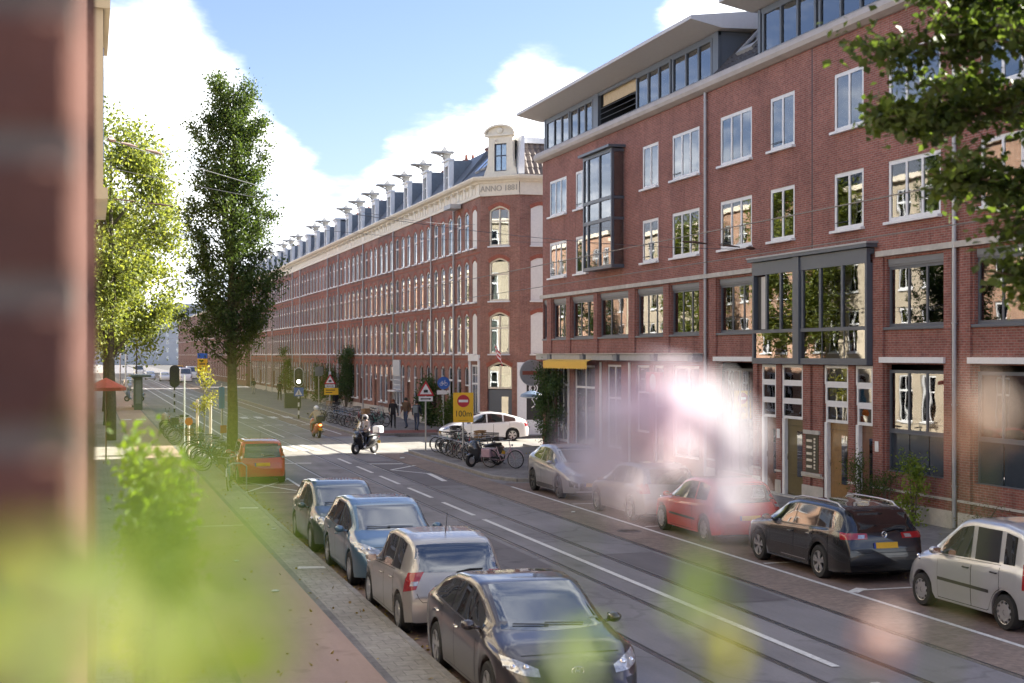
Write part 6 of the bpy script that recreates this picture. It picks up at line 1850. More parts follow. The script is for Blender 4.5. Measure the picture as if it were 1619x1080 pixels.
c.lights(([(.5, .76), (.9, .84)], [(.5, .64), (.9, .68)]), ([(.48, .98), (.95, 1.0)], [(.50, .85), (.97, .82)]), None, ([(-.32, .97), (.16, .99)], [(-.34, .86), (.14, .86)]))
c.plate('rear', .74); c.emblem('rear', .94, 'ring', .055); c.rear_wiper(1.0); c.line('bumper_gap', M_SEAL, [(-.8, .60), (.8, .60)], 'rear', .009, .004); c.line('window_trim', M_CHROME, [(1.2, .30), (2.6, .30)], 'side', .02, .008, 1)
for sd_ in (1, -1):
    mb = MB(); mb.tube([(x - 2.28, sd_ * .60, c.top(x) + (.045 if .7 < x < 2.6 else -.02)) for x in (.5, .62, .75, 1.2, 1.7, 2.2, 2.5, 2.66, 2.74)], .018, 6); mb.build('roof_rail', M_ALLOY, c.t, smooth=True)

sp = dict(L=3.54, W=1.62, H=1.69, wb=2.36, ro=.56, r=.285, mir=2.35, roofw=.83, nose=.80, tail=.93, rail=.13,
          top=[(0, .55), (.02, .9), (.05, 1.05), (.16, 1.52), (.28, 1.62), (.7, 1.69), (1.55, 1.685), (1.85, 1.62), (2.62, 1.10), (3.05, .98), (3.36, .80), (3.5, .62), (3.54, .48)],
          belt=[(0, .6), (.05, .96), (.3, 1.02), (1.5, .99), (2.6, .95), (3.05, .86), (3.38, .66), (3.54, .44)])
c = Car('parked_car', 'boxy silver compact van with black side mouldings, nearest of the right row', P_SILVER, sp, (CX_R + .15, 20.72), HEADING_IN)
c.sides([(.34, .62), (.74, 1.38), (1.50, 2.34)], [(.68, 1.45), (1.45, 2.42)], mould=(.95, 2.4, .56), handle=M_PLASTIC); c.screens(1.12, 1.58, 1.06, 1.54, rk=(.86, .80)); c.wheels('trim')
c.lights(([(.5, .8), (.9, .95)], [(.5, .64), (.9, .72)]), ([(.82, 1.12), (.98, 1.14)], [(.80, .68), (.99, .66)]), None, ([(-.10, 1.12), (.06, 1.10)], [(-.08, .70), (.08, .70)])); c.plate('rear', .62); c.rear_wiper(1.05)
c.p['mirm'] = M_PLASTIC

# white liftback waiting in the side street, nose to the main road
sp = dict(L=4.46, W=1.75, H=1.49, wb=2.70, ro=.86, r=.315, mir=3.0, roofw=.74, nose=.74, tail=.84,
          top=[(0, .6), (.03, .95), (.12, 1.08), (.7, 1.27), (1.3, 1.42), (1.9, 1.49), (2.3, 1.46), (2.75, 1.32), (3.5, .98), (3.9, .88), (4.25, .73), (4.42, .6), (4.46, .46)],
          belt=[(0, .6), (.1, .96), (.6, 1.0), (1.6, .95), (3.3, .87), (3.9, .78), (4.25, .62), (4.46, .42)])
c = Car('waiting_car', 'white liftback standing in the side street beside the corner house', P_WHITE, sp, (19.35, 70.5), radians(176), 'car', None)
c.sides([(.7, 1.3), (1.38, 2.15), (2.22, 3.2)], [(1.0, 1.85), (1.85, 3.02)], True); c.screens(1.0, 1.4, 1.08, 1.34, (.84, .7), (.78, .66)); c.wheels('alloy', 5)
c.lights(([(.5, .72), (.93, .84)], [(.5, .6), (.93, .66)]), ([(.72, 1.0), (.95, 1.02)], [(.7, .76), (.95, .74)])); c.plate('front', .45); c.plate('rear', .7); c.p['mirm'] = P_WHITE

# small cars and vans far down the street
for i, (x, y, m, lab, hd) in enumerate([(4.9, 176, P_GREY, 'grey hatchback far away by the left kerb beyond the bus shelter', HEADING_OUT), (5.0, 190, P_BLACK, 'black hatchback far away, second beyond the bus shelter', HEADING_OUT), (12, 245, P_WHITE, 'white car far away at the bend of the street', HEADING_OUT), (10.2, 260, P_SILVER, 'silver car far away between the distant vans', HEADING_OUT)]):
    c = Car('distant_car', lab, m, hatch_spec(4.1, 1.74, 1.48, 2.55, .76), (x, y), hd, 'car', 'cars far down the street')
    c.sides([(.7, 1.3), (1.36, 2.9)], []); c.screens(1.03, 1.42, 1.02, 1.38); c.wheels('trim')
for i, (x, y, m, lab) in enumerate([(14.5, 232, P_WHITE, 'white van far down the street below the slate roof'), (16.5, 285, mat('machine_yellow', (.70, .36, .02), .5), 'yellow works van far down the street'), (9.5, 300, P_WHITE, 'white van farthest down the street'), (20.0 - 2.5, 262, P_WHITE, 'white van parked near the distant brick block')]):
    sp = dict(L=5.2, W=1.98, H=2.35, wb=3.2, ro=.95, r=.34, mir=3.9, roofw=.86, nose=.85, tail=.97, rail=.3,
              top=[(0, 1.0), (.02, 2.0), (.1, 2.3), (.5, 2.35), (3.3, 2.35), (3.6, 2.25), (4.3, 1.35), (4.8, 1.15), (5.1, .9), (5.2, .6)], belt=[(0, .9), (.05, 1.3), (3.5, 1.3), (4.3, 1.15), (4.8, 1.0), (5.2, .5)])
    c = Car('van', lab, m, sp, (x, y), HEADING_OUT, 'van', 'vans far down the street'); c.sides([(3.2, 4.0)], []); c.screens(1.4, 2.15, 1.5, 2.0); c.wheels('trim'); c.lights(([(.6, .95), (.93, 1.05)], [(.6, .75), (.93, .8)]), None)
# ------------------------------------------------------------------ bicycles
def bike_proto(framem, accent, crate=None, step=True, basket=False):
    t = thing('bicycle', 'bicycle', 'bicycle', (0, 0, 0))
    R = .34; xr, xf = -.54, .54
    def wheel(x):
        w = MB(); n = 20
        w.lathe([(R - .035, -.016), (R, -.018), (R + .008, 0), (R, .018), (R - .035, .016), (R - .035, -.016)], n, axis='y')
        o = w.build('wheel', M_BLACK, t, (x, 0, R + .008), smooth=True)
        s_ = MB(); s_.lathe([(R - .04, -.012), (R - .028, -.014), (R - .028, .014), (R - .04, .012), (R - .04, -.012)], n, axis='y')
        s_.tube([(0, -.05, 0), (0, .05, 0)], .03, 6)
        for k in range(14):
            a = 2 * pi * k / 14; s_.tube([(.02 * cos(a + .5), .02 * (1 if k % 2 else -1), .02 * sin(a + .5)), ((R - .035) * cos(a), 0, (R - .035) * sin(a))], .0035, 3, cap=False)
        s_.build('spokes', M_STEEL, o)
    wheel(xr); wheel(xf)
    f = MB(); bb = (-.08, 0, .29); seat = (-.27, 0, .80); head0 = (.36, 0, .60); head1 = (.30, 0, .92); ax = R + .008
    f.tube([bb, seat], .017, 6); f.tube([(seat[0] - .0, 0, .78), (xr, .0, ax)], .010, 5)
    f.tube([(bb[0], .03, bb[2]), (xr, .05, ax)], .010, 5); f.tube([(bb[0], -.03, bb[2]), (xr, -.05, ax)], .010, 5)
    if step: f.tube([bb, (.08, 0, .34), (.26, 0, .52), (.345, 0, .70)], .018, 6); f.tube([(-.16, 0, .52), (.02, 0, .46), (.22, 0, .62), (.325, 0, .80)], .014, 6)
    else: f.tube([bb, head0], .017, 6); f.tube([(-.25, 0, .76), (.315, 0, .84)], .016, 6)
    f.tube([head0, head1], .02, 6); f.tube([head0, (.42, .055, .5), (xf, .055, ax)], .012, 5); f.tube([head0, (.42, -.055, .5), (xf, -.055, ax)], .012, 5)
    f.build('frame', framem, t, smooth=True)
    h = MB(); h.tube([(.29, 0, .90), (.275, 0, 1.03)], .013, 5); h.tube([(.06, .29, 1.05), (.2, .29, 1.07), (.31, .16, 1.06), (.30, 0, 1.03), (.31, -.16, 1.06), (.2, -.29, 1.07), (.06, -.29, 1.05)], .012, 5)
    for s_ in (1, -1): h.tube([(.04, s_ * .29, 1.05), (.16, s_ * .29, 1.065)], .019, 6)
    h.build('handlebar', M_STEEL, t)
    s_ = MB(); s_.tube([(-.27, 0, .80), (-.295, 0, .90)], .013, 5); s_.loft([[(-.44, -.09, .93), (-.44, .09, .93), (-.44, .08, .97), (-.44, -.08, .97)], [(-.30, -.07, .92), (-.30, .07, .92), (-.30, .06, .965), (-.30, -.06, .965)], [(-.14, -.02, .93), (-.14, .02, .93), (-.14, .015, .96), (-.14, -.015, .96)]]); s_.build('saddle', M_PLASTIC, t)
    for x, a0, a1 in ((xr, 15, 200), (xf, 20, 150)):
        m = MB(); P = []
        for k in range(11):
            a = radians(a0 + (a1 - a0) * k / 10); P.append((x + (R + .03) * cos(a), (R + .03) * sin(a) + ax))
        for (xa, za), (xb, zb) in zip(P[:-1], P[1:]): m.loft([[(xa, -.025, za), (xa, .025, za), (xa, .02, za + .006), (xa, -.02, za + .006)], [(xb, -.025, zb), (xb, .025, zb), (xb, .02, zb + .006), (xb, -.02, zb + .006)]])
        m.build('mudguard', accent, t)
    r = MB(); r.tube([(-.30, .05, .74), (-.78, .06, .74)], .008, 4); r.tube([(-.30, -.05, .74), (-.78, -.06, .74)], .008, 4); r.tube([(-.78, -.06, .74), (-.78, .06, .74)], .008, 4); r.tube([(-.7, .06, .74), (xr, .06, ax)], .007, 4); r.tube([(-.7, -.06, .74), (xr, -.06, ax)], .007, 4); r.build('carrier', M_STEEL, t)
    c = MB(); c.bevbox(-.52, .0, .035, .06, .25, .42, .01); c.build('chain_case', M_PLASTIC, t)
    p = MB(); p.tube([(-.08, .07, .29), (.02, .08, .16)], .01, 4); p.box(-.02, .06, .08, .17, .145, .165); p.tube([(-.08, -.07, .29), (-.18, -.08, .42)], .01, 4); p.box(-.22, -.14, -.17, -.08, .41, .43); p.build('pedals', M_PLASTIC, t)
    l = MB(); l.ball((.40, 0, .88), .045, 8); l.build('lamp', M_STEEL, t, smooth=True)
    if crate:
        b = MB()
        for z in (.92, 1.0, 1.08, 1.15): b.box(.36, .72, -.2, -.185, z, z + .05); b.box(.36, .72, .185, .2, z, z + .05); b.box(.36, .375, -.185, .185, z, z + .05); b.box(.705, .72, -.185, .185, z, z + .05)
        b.box(.36, .72, -.2, .2, .90, .915); b.build('crate', crate, t)
    if basket:
        for s2 in (1, -1):
            b = MB(); b.bevbox(-.80, -.42, .1 if s2 > 0 else -.26, .26 if s2 > 0 else -.1, .42, .74, .03); b.build('pannier', accent, t)
    return t


FR = [mat('bike_black', (.012, .012, .014), .4, coat=.3), mat('bike_pink', (.45, .30, .34), .4, coat=.3), mat('bike_blue', (.05, .14, .26), .4, coat=.3), mat('bike_cream', (.50, .46, .36), .45), mat('bike_teal', (.10, .30, .27), .4), mat('bike_grey', (.22, .22, .23), .4, metal=.4), mat('bike_red', (.30, .03, .03), .4)]
M_CRATE = mat('wood_crate', (.30, .19, .09), .8, var=.3); M_CRATEB = mat('black_crate', (.02, .02, .022), .7)
PROTOS = [bike_proto(FR[0], M_BLACK), bike_proto(FR[1], FR[1], None, True, True), bike_proto(FR[2], M_STEEL, None, False), bike_proto(FR[3], FR[3], M_CRATE), bike_proto(FR[4], M_BLACK), bike_proto(FR[5], M_STEEL, M_CRATEB, False), bike_proto(FR[6], M_BLACK)]
USED = [False] * len(PROTOS)


def put_bike(k, x, y, rz, label, group, tilt=3.0, z=.12):
    if not USED[k]:
        t = PROTOS[k]; USED[k] = True; t.location = (x, y, z); t.rotation_euler = (radians(tilt), 0, rz); tag(t, label, None, group); return t
    t = copy_tree(PROTOS[k], (x, y, z), rz, label, group); t.rotation_euler = (radians(tilt), 0, rz); return t


GR = 'bicycles parked on the right corner pavement'
row = [(1, 14.95, 51.6, -43, 'pale pink bicycle with pink panniers, nearest on the right corner pavement', 2), (0, 14.95, 53.9, -50, 'black bicycle just behind the pink one on the corner pavement', 4), (5, 14.9, 54.7, -48, 'grey bicycle with a black crate in the corner pavement row', -3),
       (2, 14.85, 55.5, -52, 'blue bicycle with straight top tube by the yellow sign pole', 4), (3, 14.9, 56.3, -49, 'cream bicycle with a wooden crate in the corner row', 3), (6, 14.8, 57.1, -52, 'red bicycle in the middle of the corner pavement row', -4), (0, 14.85, 57.9, -47, 'black bicycle third from the warning sign on the corner', 4), (0, 14.9, 58.7, -52, 'black bicycle second from the warning sign on the corner', -3), (4, 15.0, 59.5, -46, 'teal bicycle in the corner row by the warning sign', 4), (5, 14.9, 60.3, -50, 'grey crate bicycle next to the warning sign pole on the corner', 3)]
for k, x, y, a, lab, tl in row: put_bike(k, x, y, radians(a), lab, GR, tl)
GL = 'bicycles parked at the left kerb'
lrow = [(2, 4.25, 45.9, -100, 'bicycle with blue frame facing the viewer, nearest at the left kerb', 3), (0, 4.5, 53.3, 172, 'black bicycle with pale rims beside the red city car', 5), (2, 4.6, 54.6, 168, 'blue-framed bicycle second in the row behind the red car', 4), (0, 4.55, 55.6, 176, 'black bicycle under the slender street tree', -4), (5, 4.6, 56.7, 170, 'grey crate bicycle under the slender street tree', 3), (4, 4.5, 57.7, 178, 'teal bicycle beyond the slender street tree', 5), (0, 4.6, 58.6, 172, 'black bicycle left of the banner pole', -3), (6, 4.55, 59.6, 169, 'red bicycle by the banner pole at the left kerb', 4), (3, 4.5, 60.7, 174, 'cream crate bicycle at the end of the near left row', 4), (0, 4.4, 69.5, 172, 'black bicycle first beyond the left crossing', 3),
        (5, 4.5, 71.0, 176, 'grey crate bicycle second beyond the left crossing', -3), (2, 4.45, 72.4, 168, 'blue bicycle third beyond the left crossing', 4), (0, 4.4, 74.0, 173, 'black bicycle fourth beyond the left crossing', 3), (4, 4.5, 76, 170, 'teal bicycle fifth beyond the left crossing', -4), (0, 4.45, 78.2, 175, 'black bicycle sixth beyond the left crossing', 4), (6, 4.5, 80.6, 171, 'red bicycle farthest beyond the left crossing', 3)]
for k, x, y, a, lab, tl in lrow: put_bike(k, x, y, radians(a), lab, GL, tl)
GT = 'bicycles parked before the terrace'
names = ['black', 'pink', 'blue', 'cream', 'teal', 'grey', 'red']
for i, (k, x, y) in enumerate([(3, 14.9, 80.9), (0, 14.9, 82.2), (6, 15.0, 83.4), (5, 14.9, 84.6), (0, 15.1, 85.8), (2, 14.9, 87.0), (4, 16.4, 83.6), (0, 16.4, 85.0), (2, 14.9, 88.6), (0, 15.0, 90.4), (5, 15.0, 92.5), (3, 15.0, 95), (0, 17.2, 87), (6, 17.3, 89)]):
    put_bike(k, x, y, radians(-60 + (i * 37) % 25), f'{names[k]} bicycle before the terrace, {ORD[i] if i else "first"} from the junction', GT, (-1) ** i * 3.5)


# ------------------------------------------------------------------ people
def skin_body(edges, pts, rad, mats_of_edge, mats, parent, name='body', fingers=None):
    me = bpy.data.meshes.new('skel'); me.from_pydata(pts, edges, [])
    o = bpy.data.objects.new('skel', me); col.objects.link(o)
    md = o.modifiers.new('s', 'SKIN'); md.use_smooth_shade = True
    o.modifiers.new('u', 'SUBSURF').levels = 2
    for i, r in enumerate(rad): me.skin_vertices[0].data[i].radius = (r, r) if not isinstance(r, tuple) else r
    me.skin_vertices[0].data[0].use_root = True
    dg = bpy.context.evaluated_depsgraph_get()
    m2 = bpy.data.meshes.new_from_object(o.evaluated_get(dg)); bpy.data.objects.remove(o); bpy.data.meshes.remove(me)
    m2.materials.clear()
    for m in mats: m2.materials.append(m)
    E = [(Vector(pts[a]), Vector(pts[b])) for a, b in edges]
    for p in m2.polygons:
        c = p.center; best = (9, 0)
        for k, (a, b) in enumerate(E):
            ab = b - a; t = max(0, min(1, (c - a).dot(ab) / max(1e-9, ab.length_squared))); d = (c - a - ab * t).length
            if d < best[0]: best = (d, k)
        p.material_index = mats_of_edge[best[1]]; p.use_smooth = True
    ob = obj(name, m2, parent)
    if fingers:
        fb = MB(); fb.v = [tuple(v.co) for v in m2.vertices]; fb.f = [tuple(p.vertices) for p in m2.polygons]; fb.m = [p.material_index for p in m2.polygons]
        for hp, d in fingers:
            hp = Vector(hp); d = Vector(d).normalized(); sd_ = d.cross(Vector((0, 1, 0))) if abs(d.y) < .8 else d.cross(Vector((1, 0, 0))); sd_.normalize(); nn = d.cross(sd_)
            for k in range(4):
                a = hp + d * .035 + sd_ * (.024 - .016 * k); ln = (.062, .07, .066, .052)[k]
                fb.tube([a, a + d * ln * .5 + nn * .006, a + d * ln * .8 + nn * .025], [.009, .008, .006], 5, 0)
            a = hp + sd_ * .03; fb.tube([a, a + sd_ * .03 + d * .025, a + sd_ * .032 + d * .055], [.011, .009, .007], 5, 0)
        m3 = fb.mesh('body', mats, True); ob.data = m3
    return ob


M_SKIN = mat('skin', (.45, .27, .19), .6, var=.05)
M_SHOE = mat('shoe', (.02, .018, .016), .6)


def person(name, label, loc, heading, top, legs, hair, pose='walk', height=1.74, hairm=None, helmet=None, bag=None, cat='person'):
    """x forwards. edges: 0 skin 1 jacket 2 trousers 3 shoes"""
    t = thing(name, label, cat, loc, heading)
    s = height / 1.74
    if pose == 'walk':
        P = dict(pel=(0, 0, .93), sp=(.01, 0, 1.12), ch=(.02, 0, 1.34), nk=(.02, 0, 1.49), hd=(.035, 0, 1.60), tp=(.03, 0, 1.69),
                 shl=(.01, .18, 1.41), ell=(-.06, .24, 1.14), wrl=(.07, .24, .90), hal=(.10, .235, .83), shr=(.01, -.18, 1.41), elr=(-.02, -.25, 1.14), wrr=(.16, -.22, .93), har=(.20, -.21, .87),
                 hil=(0, .09, .90), knl=(.14, .10, .50), anl=(.10, .10, .09), tol=(.25, .11, .035), hir=(0, -.09, .90), knr=(-.02, -.10, .49), anr=(-.26, -.10, .13), tor=(-.14, -.11, .035))
    elif pose == 'stand':
        P = dict(pel=(0, 0, .93), sp=(.01, 0, 1.12), ch=(.02, 0, 1.34), nk=(.02, 0, 1.49), hd=(.045, 0, 1.60), tp=(.05, 0, 1.69),
                 shl=(.01, .18, 1.41), ell=(-.04, .23, 1.14), wrl=(.14, .16, 1.02), hal=(.20, .13, 1.03), shr=(.01, -.18, 1.41), elr=(-.02, -.24, 1.14), wrr=(.04, -.22, .90), har=(.06, -.21, .83),
                 hil=(0, .09, .90), knl=(.03, .10, .50), anl=(0, .10, .09), tol=(.15, .12, .035), hir=(0, -.09, .90), knr=(.02, -.10, .49), anr=(-.04, -.11, .09), tor=(.11, -.13, .035))
    else:        # riding a scooter: seat at .78
        P = dict(pel=(-.05, 0, .86), sp=(-.03, 0, 1.04), ch=(.03, 0, 1.26), nk=(.06, 0, 1.42), hd=(.09, 0, 1.53), tp=(.09, 0, 1.62),
                 shl=(.03, .19, 1.33), ell=(.20, .30, 1.10), wrl=(.40, .28, 1.05), hal=(.47, .27, 1.04), shr=(.03, -.19, 1.33), elr=(.20, -.30, 1.10), wrr=(.40, -.28, 1.05), har=(.47, -.27, 1.04),
                 hil=(-.03, .10, .83), knl=(.36, .19, .76), anl=(.34, .19, .36), tol=(.50, .20, .31), hir=(-.03, -.10, .83), knr=(.36, -.19, .76), anr=(.34, -.19, .36), tor=(.50, -.20, .31))
    K = list(P); idx = {k: i for i, k in enumerate(K)}
    pts = [tuple(q * s for q in P[k]) for k in K]
    R = dict(pel=(.15, .12), sp=(.135, .11), ch=(.16, .12), nk=.058, hd=.098, tp=.075, shl=.072, ell=.05, wrl=.034, hal=.036, shr=.072, elr=.05, wrr=.034, har=.036, hil=.095, knl=.062, anl=.046, tol=.038, hir=.095, knr=.062, anr=.046, tor=.038)
    rad = [tuple(q * s for q in R[k]) if isinstance(R[k], tuple) else R[k] * s for k in K]
    if pose != 'ride': pass
    E = [('pel', 'sp', 1), ('sp', 'ch', 1), ('ch', 'nk', 1), ('nk', 'hd', 0), ('hd', 'tp', 0), ('ch', 'shl', 1), ('shl', 'ell', 1), ('ell', 'wrl', 1), ('wrl', 'hal', 0), ('ch', 'shr', 1), ('shr', 'elr', 1), ('elr', 'wrr', 1), ('wrr', 'har', 0),
         ('pel', 'hil', 2), ('hil', 'knl', 2), ('knl', 'anl', 2), ('anl', 'tol', 3), ('pel', 'hir', 2), ('hir', 'knr', 2), ('knr', 'anr', 2), ('anr', 'tor', 3)]
    edges = [(idx[a], idx[b]) for a, b, _ in E]
    fing = [(tuple(q * s for q in P['hal']), Vector(P['hal']) - Vector(P['wrl'])), (tuple(q * s for q in P['har']), Vector(P['har']) - Vector(P['wrr']))]
    b = skin_body(edges, pts, rad, [e[2] for e in E], [M_SKIN, top, legs, M_SHOE], t, 'body', fing)
    hx, hy, hz = pts[idx['hd']]
    fc = MB(); fc.ball((hx + .098 * s, 0, hz - .005), .014, 6, 0, (1.1, .8, 1.3)); fc.build('nose', M_SKIN, t)
    ey = MB()
    for sg_ in (1, -1): ey.ball((hx + .085 * s, sg_ * .034, hz + .028), .011, 6)
    ey.build('eyes', M_DARK, t)
    if helmet:
        h = MB(); h.ball((hx - .01, 0, hz + .035), .142 * s, 14, 0, (1.08, .95, .98)); h.build('helmet', helmet, t, smooth=True)
        v = MB()
        for k in range(8):
            a0, a1 = -1.0 + k * .25, -.75 + k * .25
            f = lambda a, z: (hx - .01 + .156 * cos(a), .142 * sin(a), hz + z)
            v.quad(f(a0, -.05), f(a1, -.05), f(a1, .07), f(a0, .07))
        v.build('visor', M_CARGLASS, t, smooth=True)
    else:
        h = MB(); h.ball((hx - .022 * s, 0, hz + .03), .112 * s, 12, 0, (1.0, .98, 1.02))
        if hair == 'long': h.loft([[(hx - .12, -.08, hz + .02), (hx - .12, .08, hz + .02), (hx - .03, .1, hz + .02), (hx - .03, -.1, hz + .02)], [(hx - .13, -.09, hz - .2), (hx - .13, .09, hz - .2), (hx - .06, .09, hz - .2), (hx - .06, -.09, hz - .2)]])
        h.build('hair', hairm or mat('dark_hair', (.02, .014, .01), .7), t, smooth=True)
    if bag:
        g_ = MB(); g_.bevbox(-.30, -.12, -.15, .15, 1.02 * s, 1.44 * s, .05); bo_ = g_.build('backpack', bag, t)
    return t


M_COAT = mat('beige_coat', (.42, .35, .25), .9, var=.12); M_DKCOAT = mat('dark_coat', (.018, .018, .022), .9); M_JEAN = mat('blue_jeans', (.05, .07, .12), .9, var=.2); M_DKTR = mat('dark_trousers', (.015, .015, .018), .9)
M_PALEJ = mat('pale_jacket', (.48, .42, .40), .85, var=.15); M_NAVY = mat('navy_coat', (.02, .028, .045), .9); M_GREYBAG = mat('grey_backpack', (.16, .20, .22), .9)
person('person', 'rider in beige coat and white helmet on the orange scooter, seen from behind', (11.56, 75.6, 0), radians(94), M_COAT, mat('sand_trousers', (.30, .26, .20), .9), None, 'ride', helmet=M_WHITE)
person('person', 'rider in pale jacket leaning behind the screen of the black scooter', (11.8, 62.65, 0.05), radians(221), M_PALEJ, M_DKTR, None, 'ride', helmet=mat('grey_helmet', (.35, .34, .33), .3))
person('person', 'woman with reddish hair in a dark coat walking past the terrace bicycles', (16.9, 81.3, .125), radians(-100), M_DKCOAT, M_DKTR, 'long', 'walk', 1.7, mat('auburn_hair', (.16, .05, .02), .7))
person('person', 'person in a brown coat walking beside the woman with reddish hair', (17.6, 81.0, .125), radians(-140), mat('brown_coat', (.10, .065, .04), .9), M_JEAN, 'short', 'walk', 1.80, bag=mat('tan_bag', (.25, .15, .07), .8))
person('person', 'walker with a grey backpack on the red cycle crossing', (17.6, 78.2, .13), radians(62), M_NAVY, M_JEAN, 'short', 'walk', 1.72, bag=M_GREYBAG)
person('person', 'person in dark clothes walking on the far right pavement by the dark bush', (17.0, 133.8, .125), radians(-88), M_DKCOAT, M_DKTR, 'short', 'walk', 1.84)
person('person', 'farthest walker on the right pavement with pale trousers', (17.0, 156, .125), radians(-88), M_NAVY, mat('pale_trousers', (.40, .38, .34), .9), 'long', 'stand', 1.72)
person('person', 'person in dark jacket standing behind the far yellow sign', (16.9, 101.5, .125), radians(-60), M_DKCOAT, M_DKTR, 'short', 'stand', 1.8)


# ------------------------------------------------------------------ scooters
def scooter(name, label, loc, heading, body, dark, screen=False, topbox=None, big=False, tail_on=False):
    t = thing(name, label, 'scooter', loc, heading); R = .25 if not big else .28; xr, xf = -.62, .68
    for x in (xr, xf):
        w = MB(); w.lathe([(R * .55, -.055), (R * .9, -.06), (R, -.03), (R, .03), (R * .9, .06), (R * .55, .055), (R * .55, -.055)], 20, axis='y'); o = w.build('wheel', M_BLACK, t, (x, 0, R), smooth=True)
        r = MB(); r.lathe([(.001, .03), (R * .3, .035), (R * .56, .045), (R * .56, -.045), (R * .3, -.035), (.001, -.03)], 14, axis='y'); r.build('rim', M_ALLOY, o)
    def sec(x, w, z0, z1): return [(x, -w * .7, z0), (x, w * .7, z0), (x, w, z0 + (z1 - z0) * .4), (x, w * .9, z0 + (z1 - z0) * .8), (x, w * .5, z1), (x, -w * .5, z1), (x, -w * .9, z0 + (z1 - z0) * .8), (x, -w, z0 + (z1 - z0) * .4)]
    b = MB(); b.loft([sec(-.92, .06, .62, .74), sec(-.8, .14, .5, .80), sec(-.5, .19, .32, .80), sec(-.15, .2, .24, .72), sec(.0, .17, .2, .5), sec(.3, .18, .18, .34), sec(.42, .2, .2, .5)]); b.build('body', body, t, smooth=True)
    a = MB(); a.loft([sec(.40, .22, .22, .86), sec(.5, .25, .28, .98), sec(.6, .2, .4, 1.02), sec(.72, .11, .55, .92), sec(.80, .04, .62, .80)]); a.build('front_shield', body, t, smooth=True)
    g_ = MB(); g_.loft([sec(.46, .08, .45, .52), sec(.68, .1, .5, .56), sec(.9, .07, .40, .46)]); g_.build('front_mudguard', body, t, smooth=True)
    f = MB(); f.tube([(.52, .07, .6), (xf, .075, R)], .022, 6); f.tube([(.52, -.07, .6), (xf, -.075, R)], .022, 6); f.build('fork', M_STEEL, t)
    s_ = MB(); s_.loft([sec(-.78, .12, .78, .88), sec(-.4, .15, .77, .87), sec(-.05, .13, .74, .82), sec(.02, .08, .72, .78)]); s_.build('seat', dark, t, smooth=True)
    h = MB(); h.tube([(.42, .34, 1.04), (.46, .2, 1.06), (.5, 0, 1.02), (.46, -.2, 1.06), (.42, -.34, 1.04)], .016, 6)
    for q in (1, -1): h.tube([(.46, q * .22, 1.06), (.44, q * .36, 1.22)], .008, 4); h.ball((.44, q * .38, 1.25), .055, 8, 0, (.35, 1, .7))
    h.build('handlebar', M_PLASTIC, t)
    l = MB()
    for q in ((1, -1) if big else (0,)): l.ball((.76, q * .08, .80), .065, 10, 0, (.6, 1, .8))
    l.build('headlight', M_LAMP, t, smooth=True)
    tl = MB(); tl.ball((-.92, 0, .70), .07, 10, 0, (.5, 1.2, .7)); tl.build('tail_light', mat('lit_tail_lamp', (.6, .08, .02), .3, emit=(1.0, .22, .05, 2.2)) if tail_on else M_RED_LAMP, t, smooth=True)
    e = MB(); e.tube([(-.2, -.17, .28), (-.6, -.2, .34), (-.9, -.2, .42)], [.04, .06, .055], 8); e.build('exhaust', M_STEEL, t, smooth=True)
    p = MB(); p.box(-.955, -.945, -.1, .1, .42, .55); p.build('number_plate', M_PLATE, t)
    if screen:
        v = MB()
        for k in range(6):
            f_ = lambda i, j: (.56 - .10 * j - .10 * (abs(i - 3) / 3) ** 2, (i - 3) / 3 * (.27 - .05 * j), .98 + .24 * j)
            for j in range(2): v.quad(f_(k, j), f_(k + 1, j), f_(k + 1, j + 1), f_(k, j + 1))
        v.build('windscreen', glass_mat('scooter_screen', (.80, .84, .86), 1.6, .06), t, smooth=True)
    if topbox:
        v = MB(); v.bevbox(-1.12, -.74, -.2, .2, .90, 1.2, .05); v.build('top_box', topbox, t)
    return t


scooter('motor_scooter', 'orange-tailed scooter riding away beyond the junction', (11.56, 75.6, 0), radians(94), mat('scooter_orange', (.50, .13, .03), .3, coat=1), M_DARK, False, M_DARK, tail_on=True)
scooter('motor_scooter', 'big black scooter with clear screen turning at the junction', (11.75, 62.6, 0), radians(221), P_BLACK, M_DARK, True, M_WHITE, True)
scooter('motor_scooter', 'dark parked scooter among the bicycles on the corner pavement', (14.55, 52.75, .12), radians(205), mat('scooter_dark', (.03, .032, .035), .3, coat=1), M_DARK, False, None)
scooter('motor_scooter', 'covered pale scooter parked at the left kerb beyond the crossing', (4.6, 82.5, .12), radians(160), mat('scooter_cream', (.50, .47, .38), .4, coat=.5), M_DARK, False, None)
scooter('motor_scooter', 'blue scooter parked far along the left kerb by the shelter', (3.9, 135, .12), radians(170), mat('scooter_blue', (.12, .2, .3), .3, coat=1), M_DARK, True, None)
# ------------------------------------------------------------------ signs, poles, street furniture
M_SIGNRED = mat('sign_red', (.45, .015, .025), .4, var=.04); M_SIGNBLUE = mat('sign_blue', (.015, .10, .42), .4, var=.04); M_SIGNYEL = mat('sign_yellow', (.80, .47, .015), .45, var=.04); M_SIGNWH = mat('sign_white', (.72, .72, .72), .4, var=.03); M_SIGNBK = mat('sign_black', (.012, .012, .012), .5)
HS = radians(-8)      # signs face back towards the viewer


def pole(t, h, r=.035, m=None):
    b = MB(); b.tube([(0, 0, -.02), (0, 0, h)], r, 8); return b.build('pole', m or M_STEEL, t)


def disc(name, m, r, z, y, parent, x=0, n=28, th=.006):
    b = MB(); b.lathe([(.001, -th), (r, -th), (r, 0), (.001, 0)], n, axis='y', o=(x, y, z)); return b.build(name, m, parent)


